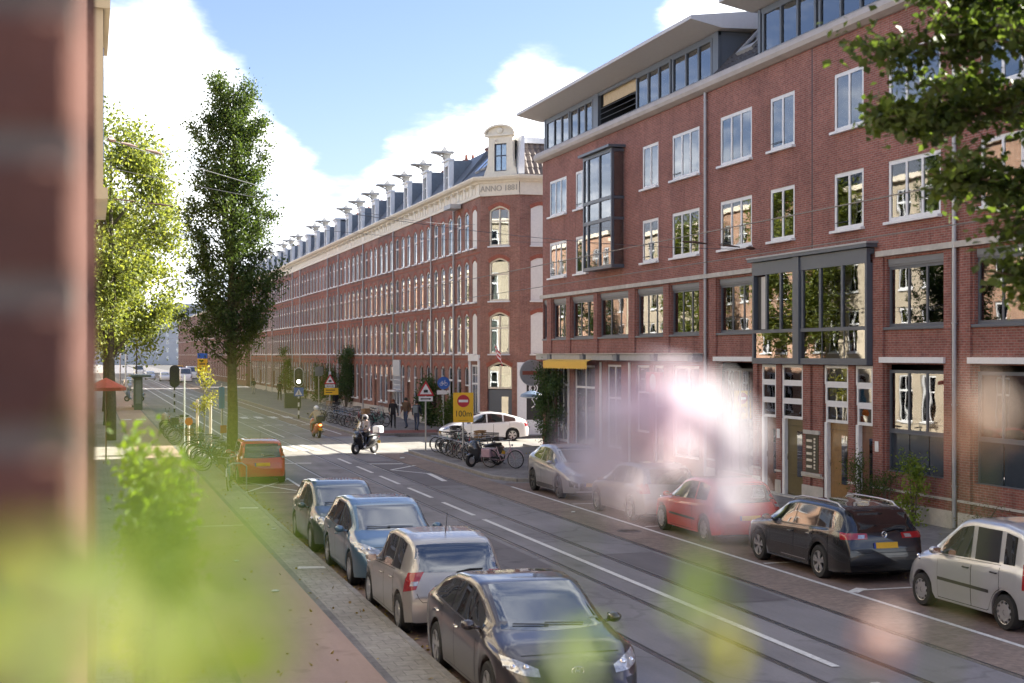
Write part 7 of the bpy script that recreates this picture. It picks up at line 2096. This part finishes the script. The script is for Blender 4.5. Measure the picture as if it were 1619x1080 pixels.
def tri_poly(s, z, inset=0.0):
    h = s * sqrt(3) / 2; k = 1 - inset
    c = z + h / 3
    pts = [(-s / 2, z), (s / 2, z), (0, z + h)]
    return [(x * k, c + (zz - c) * k) for x, zz in pts]


def warning_sign(label, loc, ztop, s, board=None):
    t = thing('warning_sign', label, 'road sign', loc, HS); h = s * sqrt(3) / 2; z = ztop - h
    pole(t, ztop - .1)
    b = MB(); b.prism(tri_poly(s, z), -.05, -.04); p = b.build('warning_plate', M_SIGNRED, t)
    b = MB(); b.prism(tri_poly(s, z, .32), -.056, -.0505); b.build('plate_face', M_SIGNWH, p)
    b = MB(); cz = z + h * .3      # small tram pictogram
    b.box(-s * .12, s * .12, -.060, -.0565, cz - .06, cz + .06); b.tube([(-.03, -.058, cz + .06), (0, -.058, cz + .11), (.03, -.058, cz + .06)], .006, 4); b.build('pictogram', M_SIGNBK, p)
    b = MB(); b.box(-s * .40, s * .40, -.05, -.04, z - .24, z - .03); q = b.build('sub_plate', M_SIGNWH, t)
    b = MB(); b.box(-s * .3, s * .3, -.054, -.0505, z - .16, z - .11); b.prism([(-s * .3, z - .135), (-s * .2, z - .085), (-s * .2, z - .185)], -.054, -.051); b.prism([(s * .3, z - .135), (s * .2, z - .185), (s * .2, z - .085)], -.0541, -.0511); b.build('arrow', M_SIGNBK, q)
    if board:
        b = MB(); b.box(-.42, .58, -.05, -.04, z - .75, z - .27); q = b.build('yellow_board', M_SIGNYEL, t)
        b = MB()
        for k in range(2): b.box(-.3, .35 - k * .2, -.054, -.0505, z - .45 - k * .17, z - .39 - k * .17)
        b.build('board_text', M_SIGNBK, q)
    return t


warning_sign('red triangular warning sign on a grey pole at the corner pavement tip', (14.25, 61.5, .12), 3.14, .78)
warning_sign('red triangular warning sign with a yellow board under it, farther along', (16.2, 99.7, .12), 2.95, .85, True)

t = thing('cycle_path_sign', 'round blue cycle path sign with white plate below', 'road sign', (19.5, 79.6, .12), HS); pole(t, 3.1)
d = disc('sign_disc', M_SIGNBLUE, .36, 2.66, -.05, t)
b = MB()
for x in (-.13, .13): b.lathe([(.075, -.0), (.095, -.004), (.095, 0)], 14, axis='y', o=(x, -.058, 2.6))
b.tube([(-.13, -.06, 2.6), (-.02, -.06, 2.6), (.07, -.06, 2.74), (-.07, -.06, 2.74), (-.02, -.06, 2.6)], .012, 4); b.tube([(.13, -.06, 2.6), (.05, -.06, 2.8), (.1, -.06, 2.82)], .012, 4); b.tube([(-.13, -.06, 2.6), (-.08, -.06, 2.78)], .012, 4)
b.build('pictogram', M_SIGNWH, d)
b = MB(); b.box(-.38, .38, -.055, -.045, 2.0, 2.24); b.build('sub_plate', M_SIGNWH, t)

t = thing('diversion_sign', 'yellow board with red no-entry disc and 100m among the corner bicycles', 'road sign', (14.41, 55.5, .12), HS); pole(t, 2.7)
b = MB(); b.bevbox(-.41, .41, -.05, -.035, 1.56, 2.76, .004); bo_ = b.build('sign_board', M_SIGNYEL, t)
d = disc('sign_disc', M_SIGNRED, .25, 2.42, -.05, t); b = MB(); b.box(-.19, .19, -.062, -.0565, 2.37, 2.47); b.build('white_bar', M_SIGNWH, d)
text_mesh('sign_text', '100m', .34, M_SIGNBK, bo_, (0, -.052, 1.90), depth=.002, sx=.92)
b = MB(); b.box(-.2, .2, -.053, -.0505, 1.63, 1.65); b.build('sign_rule', mat('faded_ink', (.4, .25, .03), .5), bo_)

t = thing('traffic_light', 'tram signal with a lit white lamp above a blue crossing sign', 'traffic light', (13.77, 98.1, 0), HS)
b = MB()
for k in range(7): b.tube([(0, 0, k * .28), (0, 0, k * .28 + .28)], .06, 10, k % 2)
b.tube([(0, 0, 1.96), (0, 0, 3.3)], .05, 8, 0); b.build('banded_pole', [M_SIGNBK, M_SIGNWH], t)
arc = lambda r, zc, hh, n=10: [(r * cos(pi * k / n), zc + hh + r * sin(pi * k / n)) for k in range(n + 1)] + [(r * cos(pi + pi * k / n), zc - hh + r * sin(pi + pi * k / n)) for k in range(n + 1)]
b = MB(); b.prism(arc(.33, 2.87, .33), -.10, -.075); bp = b.build('backing_board', M_SIGNWH, t)
b = MB(); b.prism(arc(.285, 2.87, .33), -.16, -.1005); b.build('signal_head', M_SIGNBK, bp)
disc('lamp', mat('lit_lamp', (.9, .9, .9), .3, emit=(1, 1, .95, 3.0)), .12, 2.56, -.165, t); 
for z in (3.18, 2.87): disc('dark_lens', mat('dark_lens', (.02, .02, .02), .15), .11, z, -.165, t)
b = MB(); b.box(-.33, .33, -.09, -.075, 1.55, 2.15); sb_ = b.build('crossing_sign', M_SIGNBLUE, t); b = MB(); b.prism(tri_poly(.5, 1.62), -.096, -.0905); b.build('white_triangle', M_SIGNWH, sb_); b = MB(); b.ball((0, -.1, 1.88), .028, 6); b.tube([(0, -.1, 1.85), (0, -.1, 1.76)], .02, 5); b.tube([(0, -.1, 1.77), (-.05, -.1, 1.66)], .012, 4); b.tube([(0, -.1, 1.77), (.05, -.1, 1.66)], .012, 4); b.build('walking_figure', M_SIGNBK, sb_)

t = thing('traffic_light', 'black traffic light on a banded pole on the left side before the shelter', 'traffic light', (6.2, 112, 0), HS)
b = MB()
for k in range(7): b.tube([(0, 0, k * .28), (0, 0, k * .28 + .28)], .06, 10, k % 2)
b.tube([(0, 0, 1.96), (0, 0, 3.4)], .05, 8, 0); b.build('banded_pole', [M_SIGNBK, M_SIGNWH], t)
b = MB(); b.prism(arc(.36, 2.75, .5), -.06, .05); b.build('signal_head', M_SIGNBK, t); b = MB(); b.prism(arc(.36, 2.75, .5), .3, .32); b.build('backing_board', M_SIGNBK, t)

t = thing('road_sign', 'grey sign panel seen edge-lit on a tall grey pole by the shrubs', 'road sign', (18.96, 122.7, .12), radians(20)); pole(t, 3.3, .05); b = MB(); b.bevbox(-.4, .4, -.07, -.05, 2.45, 3.25, .01); b.build('sign_panel', M_ZINC, t)
t = thing('slim_post', 'thin grey post with a small white tag by the tall climber', 'post', (18.9, 116.5, .12)); pole(t, 4.2, .04); b = MB(); b.box(-.1, .1, -.06, -.045, 2.5, 2.9); b.build('white_tag', M_SIGNWH, t)
t = thing('utility_cabinet', 'dark green utility cabinet behind the tram signal', 'cabinet', (15.6, 114.7, .12), radians(-90)); b = MB(); b.bevbox(-.3, .3, -.65, .65, 0, 1.15, .03); b.build('cabinet', mat('cabinet_green', (.045, .065, .06), .5), t); b = MB(); b.bevbox(-.33, .33, -.68, .68, 1.151, 1.2, .02); b.build('lid', mat('cabinet_lid', (.06, .08, .075), .5), t)
for y0 in (-.62, .01): b = MB(); b.box(-.315, -.301, y0, y0 + .6, .1, 1.08); b.build('door', MATS['cabinet_green'], t)
t = thing('diversion_sign', 'yellow diversion board far down the street behind the slender tree', 'road sign', (13.2, 178, .0), HS); pole(t, 4.0, .05); b = MB(); b.box(-.6, .6, -.07, -.05, 2.2, 3.9); bo_ = b.build('sign_board', M_SIGNYEL, t); b = MB(); b.box(-.35, .35, -.076, -.0705, 2.6, 2.75); b.box(-.35, .35, -.076, -.0705, 3.2, 3.35); b.build('board_text', M_SIGNBK, bo_)
b = MB(); b.box(-.6, .6, -.07, -.05, 4.0, 4.6); b.build('blue_plate', M_SIGNBLUE, t)

# bus shelter on the left pavement
M_SHELT = mat('shelter_green', (.09, .13, .11), .5, var=.1)
t = thing('bus_shelter', 'grey-green bus shelter on the left pavement', 'bus shelter', (4.0, 114, .12))
b = MB(); b.bevbox(-1.0, .55, -.4, 6.2, 2.55, 2.72, .04); b.build('roof', M_SHELT, t)
for y0 in (0.0, 5.8):
    b = MB(); b.bevbox(-.75, -.1, y0, y0 + .16, 0, 2.549, .02); b.build('end_panel', M_SHELT, t)
    b = MB(); b.box(-.62, -.2, y0 - .008, y0 - .001, .5, 2.3); b.build('poster_case', mat('poster_grey', (.2, .24, .22), .3), t)
for y0 in (.2, 2.1, 4.0): b = MB(); b.box(-.78, -.765, y0, y0 + 1.75, .3, 2.4); b.build('pane', M_GLASS, t)
b = MB(); b.box(-.7, -.35, 1.2, 4.6, .42, .48); b.build('bench', M_WOOD, t)
for y0 in (1.3, 4.4): b = MB(); b.box(-.6, -.55, y0, y0 + .06, 0, .42); b.build('leg', M_SHELT, t)

# poles at the left kerb
t = thing('banner_pole', 'grey pole with a narrow blue banner and a red reflector among the left bicycles', 'pole', (5.3, 60.6, .0)); pole(t, 3.2, .045)
b = MB(); b.box(-.13, .1, -.06, -.05, 2.15, 3.05); b.build('banner', mat('banner_blue', (.06, .22, .36), .6), t); b = MB(); b.box(-.08, .18, -.07, -.055, 1.12, 1.45); b.build('reflector', mat('reflector_red', (.5, .12, .05), .5), t)
t = thing('slim_post', 'thin pale pole at the left kerb by the crossing', 'post', (4.12, 66.4, .12)); pole(t, 3.35, .03, mat('pale_pole', (.42, .48, .44), .5))
t = thing('bicycle_rack', 'low steel bicycle stand by the nearest left bicycle', 'bicycle rack', (4.45, 45.6, .12)); b = MB(); b.tube([(-.3, 0, 0), (-.3, 0, .75), (-.15, 0, .85), (.15, 0, .85), (.3, 0, .75), (.3, 0, 0)], .022, 8); b.build('hoop', M_STEEL, t)
# staked sapling with white posts
t = thing('staked_sapling', 'young tree with yellow leaves tied between white stakes at the left kerb', 'young tree', (4.75, 63.2, .1))
for x, y in ((-.28, -.25), (.28, -.25), (-.28, .3), (.28, .3)):
    b = MB(); b.tube([(x, y, 0), (x, y, 2.35)], .04, 8); b.build('stake', mat('white_stake', (.60, .56, .46), .8), t)
b = MB(); b.tube([(0, 0, 0), (.02, 0, 1.5), (.0, .03, 3.4)], [.04, .03, .012], 7)
cl = []
for k in range(22):
    z = random.uniform(1.7, 3.6); a = random.uniform(0, 6.28); l = random.uniform(.3, .9); e = (l * cos(a), l * sin(a), z + random.uniform(0, .3)); b.tube([(0, 0, z - .15), e], [.012, .005], 4); cl.append(scatter([Vector((0, 0, z)), Vector(e)], 38, .11))
b.build('trunk', M_BARK, t)
v, f = leaves(np.concatenate(cl), .10); obj('crown', np_mesh('crown', v, f, M_LEAFY), t)
# orange signal lantern ball / round planters
t = thing('round_sign', 'orange round reflector on a low pale post by the left crossing', 'road marker', (4.05, 62.4, .12)); pole(t, 1.3, .05, M_CREAM); disc('orange_disc', mat('marker_orange', (.70, .2, .03), .5), .17, 1.42, -.05, t)
t = thing('parasol', 'red parasol canopy at the left house fronts past the crossing', 'parasol', (.62, 60.3, .12))
pole(t, 3.2, .03, M_WOOD); b = MB()
for k in range(8):
    a0, a1 = 2 * pi * k / 8, 2 * pi * (k + 1) / 8; b.poly([(0, 0, 3.35), (.8 * cos(a0), .8 * sin(a0), 2.95), (.8 * cos(a1), .8 * sin(a1), 2.95)]); b.quad((.8 * cos(a0), .8 * sin(a0), 2.95), (.8 * cos(a0), .8 * sin(a0), 2.82), (.8 * cos(a1), .8 * sin(a1), 2.82), (.8 * cos(a1), .8 * sin(a1), 2.95))
b.build('canopy', mat('parasol_red', (.55, .11, .07), .8), t)
t = thing('hanging_sign', 'round grey brewery-style sign with a red band over a pale blue plate, by the ivy', 'shop sign', (W - .35, 64.15, 0), radians(0))
b = MB(); b.tube([(.35, 0, 3.9), (-.5, 0, 3.9)], .025, 6); b.build('bracket', M_DARK, t)
d = disc('sign_disc', M_ZINC, .62, 3.55, -.04, t, -.05, 32, .08); disc('disc_face', mat('sign_pale', (.30, .31, .32), .5), .54, 3.55, -.125, d, -.05, 32, .01)
b = MB(); b.box(-.55, .45, -.142, -.136, 3.46, 3.64); b.build('red_band', mat('sign_band', (.30, .09, .06), .5), d)
b = MB(); b.lathe([(.08, 2.72), (.5, 2.55), (.56, 2.42), (.3, 2.36)], 16, o=(-.05, 0, 0), cap=True); b.build('blue_lamp', mat('lamp_blue', (.16, .22, .32), .4), t)
# tall light mast and flag posts far left
for i, (x, y, h, m) in enumerate([(3.9, 168, 8.5, M_WHITE), (4.2, 215, 9, M_STEEL), (7.0, 232, 11, M_DARK)]):
    t = thing('lamp_mast', ['white lamp mast past the shelter', 'grey lamp mast farther past the shelter', 'dark tall mast at the street bend'][i], 'street lamp', (x, y, 0)); b = MB(); b.tube([(0, 0, 0), (0, 0, h), (.2, 0, h + .3), (1.2, 0, h + .45)], [.11, .07, .05, .04], 8); b.build('mast', m, t); b = MB(); b.bevbox(.9, 1.6, -.13, .13, h + .35, h + .48, .03); b.build('lamp_head', M_ZINC, t)

# overhead wires
def wire(name, label, p, q, sag=.25, r=.012, ins=True):
    t = thing(name, label, 'overhead wire', p); p, q = Vector(p), Vector(q); d = q - p; b = MB()
    b.tube([d * (k / 16) + Vector((0, 0, -sag * 4 * (k / 16) * (1 - k / 16))) for k in range(17)], r, 5); b.build('cable', mat('cable_grey', (.10, .10, .11), .5), t)
    if ins:
        i_ = MB(); u = d.normalized()
        for a, l, rr in ((.25, .35, .06), (.9, .9, .035), (2.3, 1.0, .04)): i_.tube([u * a + Vector((0, 0, -.02 * a)), u * (a + l * .5) + Vector((0, 0, -.02 * a)), u * (a + l) + Vector((0, 0, -.03 * a))], [rr * .5, rr, rr * .5], 7)
        i_.build('insulator', mat('insulator_brown', (.10, .06, .045), .5), t)


wire('span_wire', 'span wire from the cream left front to the corner house cornice', (.26, 31.0, 8.95), (W, 76.0, 11.6), .5, .009)
wire('span_wire', 'span wire from the left trees to the modern block front', (.0, 58, 10.6), (W - .02, 62.5, 9.6), .45, .008)
wire('span_wire', 'span wire ending between the windows over the two-part bay', (W - .03, 41.0, 7.75), (-.1, 34, 8.8), .5, .008)
for x in (8.68, 11.46): wire('contact_wire', f'tram contact wire above the {"left" if x < 10 else "right"} track', (x, -5, 6.2), (x, 300, 6.2), 0, .009, False)
# ground-floor wall lamp and small litter
for i, (x, y, s_) in enumerate([(3.2, 25.8, .06), (2.9, 29.8, .05), (4.3, 35.0, .05), (12.7, 59.2, .09), (12.9, 37.5, .05)]):
    b = MB(); b.ball((0, 0, .02), s_, 8, 0, (1.3, .9, .35)); tag(b.build('litter', M_SIGNWH, None, (x, y, .125 if x < 4.6 else .006)), ['white scrap of paper on the near red path', 'small pale scrap farther up the red path', 'pale scrap on the left kerb strip', 'white crumpled bag on the road by the corner kerb', 'pale scrap on the clinker strip by the grey hatchback'][i], 'litter')
# ------------------------------------------------------------------ the window the picture is taken from: brick jamb, wall, flowers in a box
t = thing('near_house', 'brick jamb and wall of the house the street is seen from', 'house', (0, 0, 0))
M_NB = [mat('jamb_brick_%s' % q, c_, .9, var=.25, scale=25, bump=.6, bscale=80) for q, c_ in zip('abc', [(.125, .056, .040), (.15, .066, .047), (.105, .047, .035)])]
pb = .0595
bm_ = []
for m in M_NB:
    b = MB(); b.bevbox(-.21, 0, 0, .1, .0, pb - .012, .004); bm_.append(b.mesh('brick', m))
for k in range(-6, 9):
    obj('brick', bm_[(k * 7) % 3], t, (-.003 + random.uniform(-.0008, .0008), .60, 4.4317 + k * pb))
b = MB(); b.box(-.22, -.003, .604, .70, 3.9, 5.1); b.build('mortar', mat('mortar', (.17, .15, .13), .95, var=.15, scale=40), t)
b = MB(); b.box(-.3, .014, 4.0, 8.58, 0, 13.5); b.build('wall', M_NB[0], t)
b = MB(); b.box(-.3, -.006, .7, 4.0, 0, 13.5); b.box(-.3, -.03, -8, -.62, 0, 13.5); b.box(-.3, -.03, -.62, .6, 5.2, 13.5); b.box(-.3, -.03, -.62, .6, 0, 4.0); b.build('wall', M_NB[0], t)

t = thing('flowering_plant', 'pale pink and white blossoms on leafy stems in a window box close by', 'plant', (.12, .42, 4.1))
b = MB(); b.bevbox(-.16, .22, -.10, .08, -.12, .05, .01); b.build('planter', mat('terracotta', (.30, .12, .06), .9, var=.2), t)
O = Vector((.12, .42, 4.1))


def petals(c, R, n, size, m, seed, flat=1.0):
    """open cluster of five-petalled florets"""
    rg = random.Random(seed); meshes = []
    for k in range(n):
        d = Vector((rg.gauss(0, 1), rg.gauss(0, 1), rg.gauss(0, 1) * flat)); d = d.normalized() * R * rg.random() ** .45
        p = Vector(c) + d - O
        b = MB(); nrm_ = (d + Vector((0, -.01, .006))).normalized(); a = nrm_.orthogonal().normalized(); w = nrm_.cross(a)
        for q in range(5):
            an = 2 * pi * q / 5 + rg.random(); u = a * cos(an) + w * sin(an); v = a * -sin(an) + w * cos(an); s_ = size * rg.uniform(.75, 1.15)
            b.poly([p, p + u * s_ * .6 + v * s_ * .36 + nrm_ * s_ * .1, p + u * s_ + v * s_ * .18 + nrm_ * s_ * .06, p + u * s_ - v * s_ * .18 + nrm_ * s_ * .06, p + u * s_ * .6 - v * s_ * .36 + nrm_ * s_ * .1])
        b.build('blossom', m, t)


def nleaf(c, L, m, seed, wd=.5):
    rg = random.Random(seed); c = Vector(c) - O
    d = Vector((rg.uniform(-1, 1), rg.uniform(-.5, .5), rg.uniform(-.6, 1))).normalized(); n_ = Vector((rg.uniform(-.4, .4), -1, rg.uniform(.0, .9))).normalized(); w = n_.cross(d).normalized(); n2 = d.cross(w)
    b = MB(); N = 6; pr = [(-.5, .02), (-.3, .8), (-.05, 1), (.2, .8), (.38, .45), (.5, .02)]
    for (ta, wa), (tb_, wb_) in zip(pr[:-1], pr[1:]):
        for sg_ in (1, -1):
            A0, B0 = c + d * L * ta, c + d * L * tb_
            b.quad(A0, B0, B0 + w * sg_ * L * wd * .5 * wb_ + n2 * L * .08 * wb_, A0 + w * sg_ * L * wd * .5 * wa + n2 * L * .08 * wa)
    b.build('leaf', m, t)


M_PINK = leaf_mat('petal_pink', (.70, .54, .63), (.74, .65, .70), .3, glow=.55, tint=(1.3, 1.2, 1.35)); M_PWHITE = leaf_mat('petal_white', (.66, .63, .66), (.70, .67, .69), .3, glow=.5, tint=(1.3, 1.28, 1.4)); M_PEACH = leaf_mat('petal_peach', (.50, .33, .24), (.56, .42, .28), .35, glow=.5, tint=(1.4, 1.2, .9)); M_CORAL = leaf_mat('petal_coral', (.48, .27, .22), (.54, .34, .26), .35, glow=.5, tint=(1.3, 1.0, .8))
M_NLEAF = leaf_mat('near_leaf', (.095, .19, .018), (.17, .27, .035), .45, glow=.7); M_NLEAFY = leaf_mat('near_leaf_yellow', (.21, .25, .05), (.27, .30, .07), .45, glow=.7); M_NSTEM = mat('green_stem', (.16, .22, .05), .6)
petals((.1913, .4648, 4.3822), .014, 30, .0065, M_PINK, 1, .8)
petals((.2125, .478, 4.3835), .011, 20, .0065, M_PWHITE, 2, .8)
petals((.178, .468, 4.3795), .012, 10, .0065, M_PWHITE, 3, .8)
petals((.1700, .4721, 4.3650), .009, 20, .0065, M_PWHITE, 4, .8)
petals((.1864, .4767, 4.3570), .012, 13, .006, M_PWHITE, 5, .7)
petals((.2179, .4569, 4.3700), .008, 12, .006, M_PWHITE, 6, 1.6)
petals((.2147, .4578, 4.3500), .009, 18, .0065, M_PWHITE, 7, 1.3)
petals((.2073, .4913, 4.3600), .012, 6, .005, M_PINK, 8, 1)
petals((.277, .396, 4.3815), .011, 8, .0045, M_PEACH, 9, 3)
petals((.2573, .4243, 4.3042), .0075, 5, .005, M_CORAL, 10, 1)
i = 0
for c, L, m in [((.2062, .4604, 4.3224), .018, M_NLEAF), ((.2000, .4626, 4.3113), .02, M_NLEAF), ((.207, .452, 4.306), .016, M_NLEAFY), ((.2062, .4395, 4.2999), .02, M_NLEAFY), ((.196, .45, 4.318), .012, M_NLEAF), ((.212, .455, 4.314), .012, M_NLEAF), ((.1473, .4257, 4.3042), .020, M_NLEAF), ((.153, .43, 4.308), .015, M_NLEAF), ((.140, .425, 4.299), .014, M_NLEAF),
                ((-.014, .4214, 4.3271), .03, M_NLEAFY), ((.0065, .4153, 4.3182), .032, M_NLEAFY), ((.0256, .3888, 4.3151), .028, M_NLEAFY), ((-.02, .444, 4.3385), .024, M_NLEAFY), ((.032, .4077, 4.3268), .016, M_NLEAF), ((.0135, .3715, 4.3378), .015, M_NLEAF), ((-.03, .41, 4.322), .03, M_NLEAFY), ((.045, .40, 4.312), .02, M_NLEAF), ((-.005, .43, 4.34), .018, M_NLEAF),
                ((.0228, .3062, 4.3715), .007, M_NLEAF), ((.0151, .3084, 4.3601), .008, M_NLEAF), ((.033, .3031, 4.3548), .008, M_NLEAF), ((.0125, .3092, 4.3815), .006, M_NLEAF), ((.028, .30, 4.363), .007, M_NLEAF), ((.02, .31, 4.349), .009, M_NLEAF), ((.006, .30, 4.352), .009, M_NLEAFY), ((.036, .305, 4.343), .008, M_NLEAF), ((.0, .32, 4.362), .008, M_NLEAF), ((.025, .3, 4.338), .01, M_NLEAFY)]:
    nleaf(c, L, m, i + 30); i += 1
for p in [[(.2, .45, 4.15), (.204, .455, 4.28), (.2, .466, 4.36)], [(.2, .45, 4.15), (.213, .455, 4.30), (.2155, .458, 4.35)], [(.1, .44, 4.15), (.14, .45, 4.25), (.168, .472, 4.35)], [(.25, .41, 4.15), (.262, .41, 4.26), (.276, .396, 4.375)], [(.22, .42, 4.15), (.25, .424, 4.295)], [(.02, .36, 4.15), (.018, .33, 4.28), (.018, .308, 4.38)], [(-.01, .42, 4.15), (-.012, .42, 4.33)]]:
    b = MB(); b.tube([Vector(q) - O for q in p], [.002, .0015, .001][:len(p)], 5); b.build('stem', M_NSTEM, t)

# fine trailing foliage right before the lens at lower left
rg = random.Random(5)
for k in range(84):
    y_ = rg.uniform(.20, .34)
    if k < 46: x_, z_ = y_ * rg.uniform(-.08, .13), 4.4 - y_ * (.245 - abs(rg.gauss(0, .085)))
    else: x_, z_ = y_ * rg.uniform(-.01, .11), 4.4 - y_ * rg.uniform(.05, .2)
    nleaf((x_, y_, z_), rg.uniform(.006, .012) if k < 46 else rg.uniform(.0025, .005), M_NLEAF if rg.random() < .6 else M_NLEAFY, 200 + k)

# fallen leaves along the kerbs and on the pavements
pts = []
for _ in range(900):
    q = rg.random()
    if q < .4: pts.append((4.72 + abs(rg.gauss(0, .12)), rg.uniform(14, 60), .014))
    elif q < .65: pts.append((rg.uniform(.3, 4.4), rg.uniform(18, 60), .134))
    elif q < .85: pts.append((15.45 - abs(rg.gauss(0, .15)), rg.uniform(16, 46), .014))
    else: pts.append((rg.uniform(15.9, 20), rg.uniform(20, 60), .134))
v, f = leaves(np.array(pts), .085, up=9, rng=np.random.default_rng(3))
tag(obj('fallen_leaves', np_mesh('fallen_leaves', v, f, leaf_mat('dry_leaf', (.20, .13, .04), (.34, .27, .08), .2))), kind='stuff')

for k, (p_, L_, m_) in enumerate([((.0085, .123, 4.3846), .012, M_NLEAF), ((.004, .128, 4.3775), .012, M_NLEAF), ((.0080, .135, 4.3885), .005, M_NLEAF), ((.0, .15, 4.372), .014, M_NLEAFY), ((.012, .14, 4.3775), .009, M_NLEAF)]):
    nleaf(p_, L_, m_, 400 + k, .8)
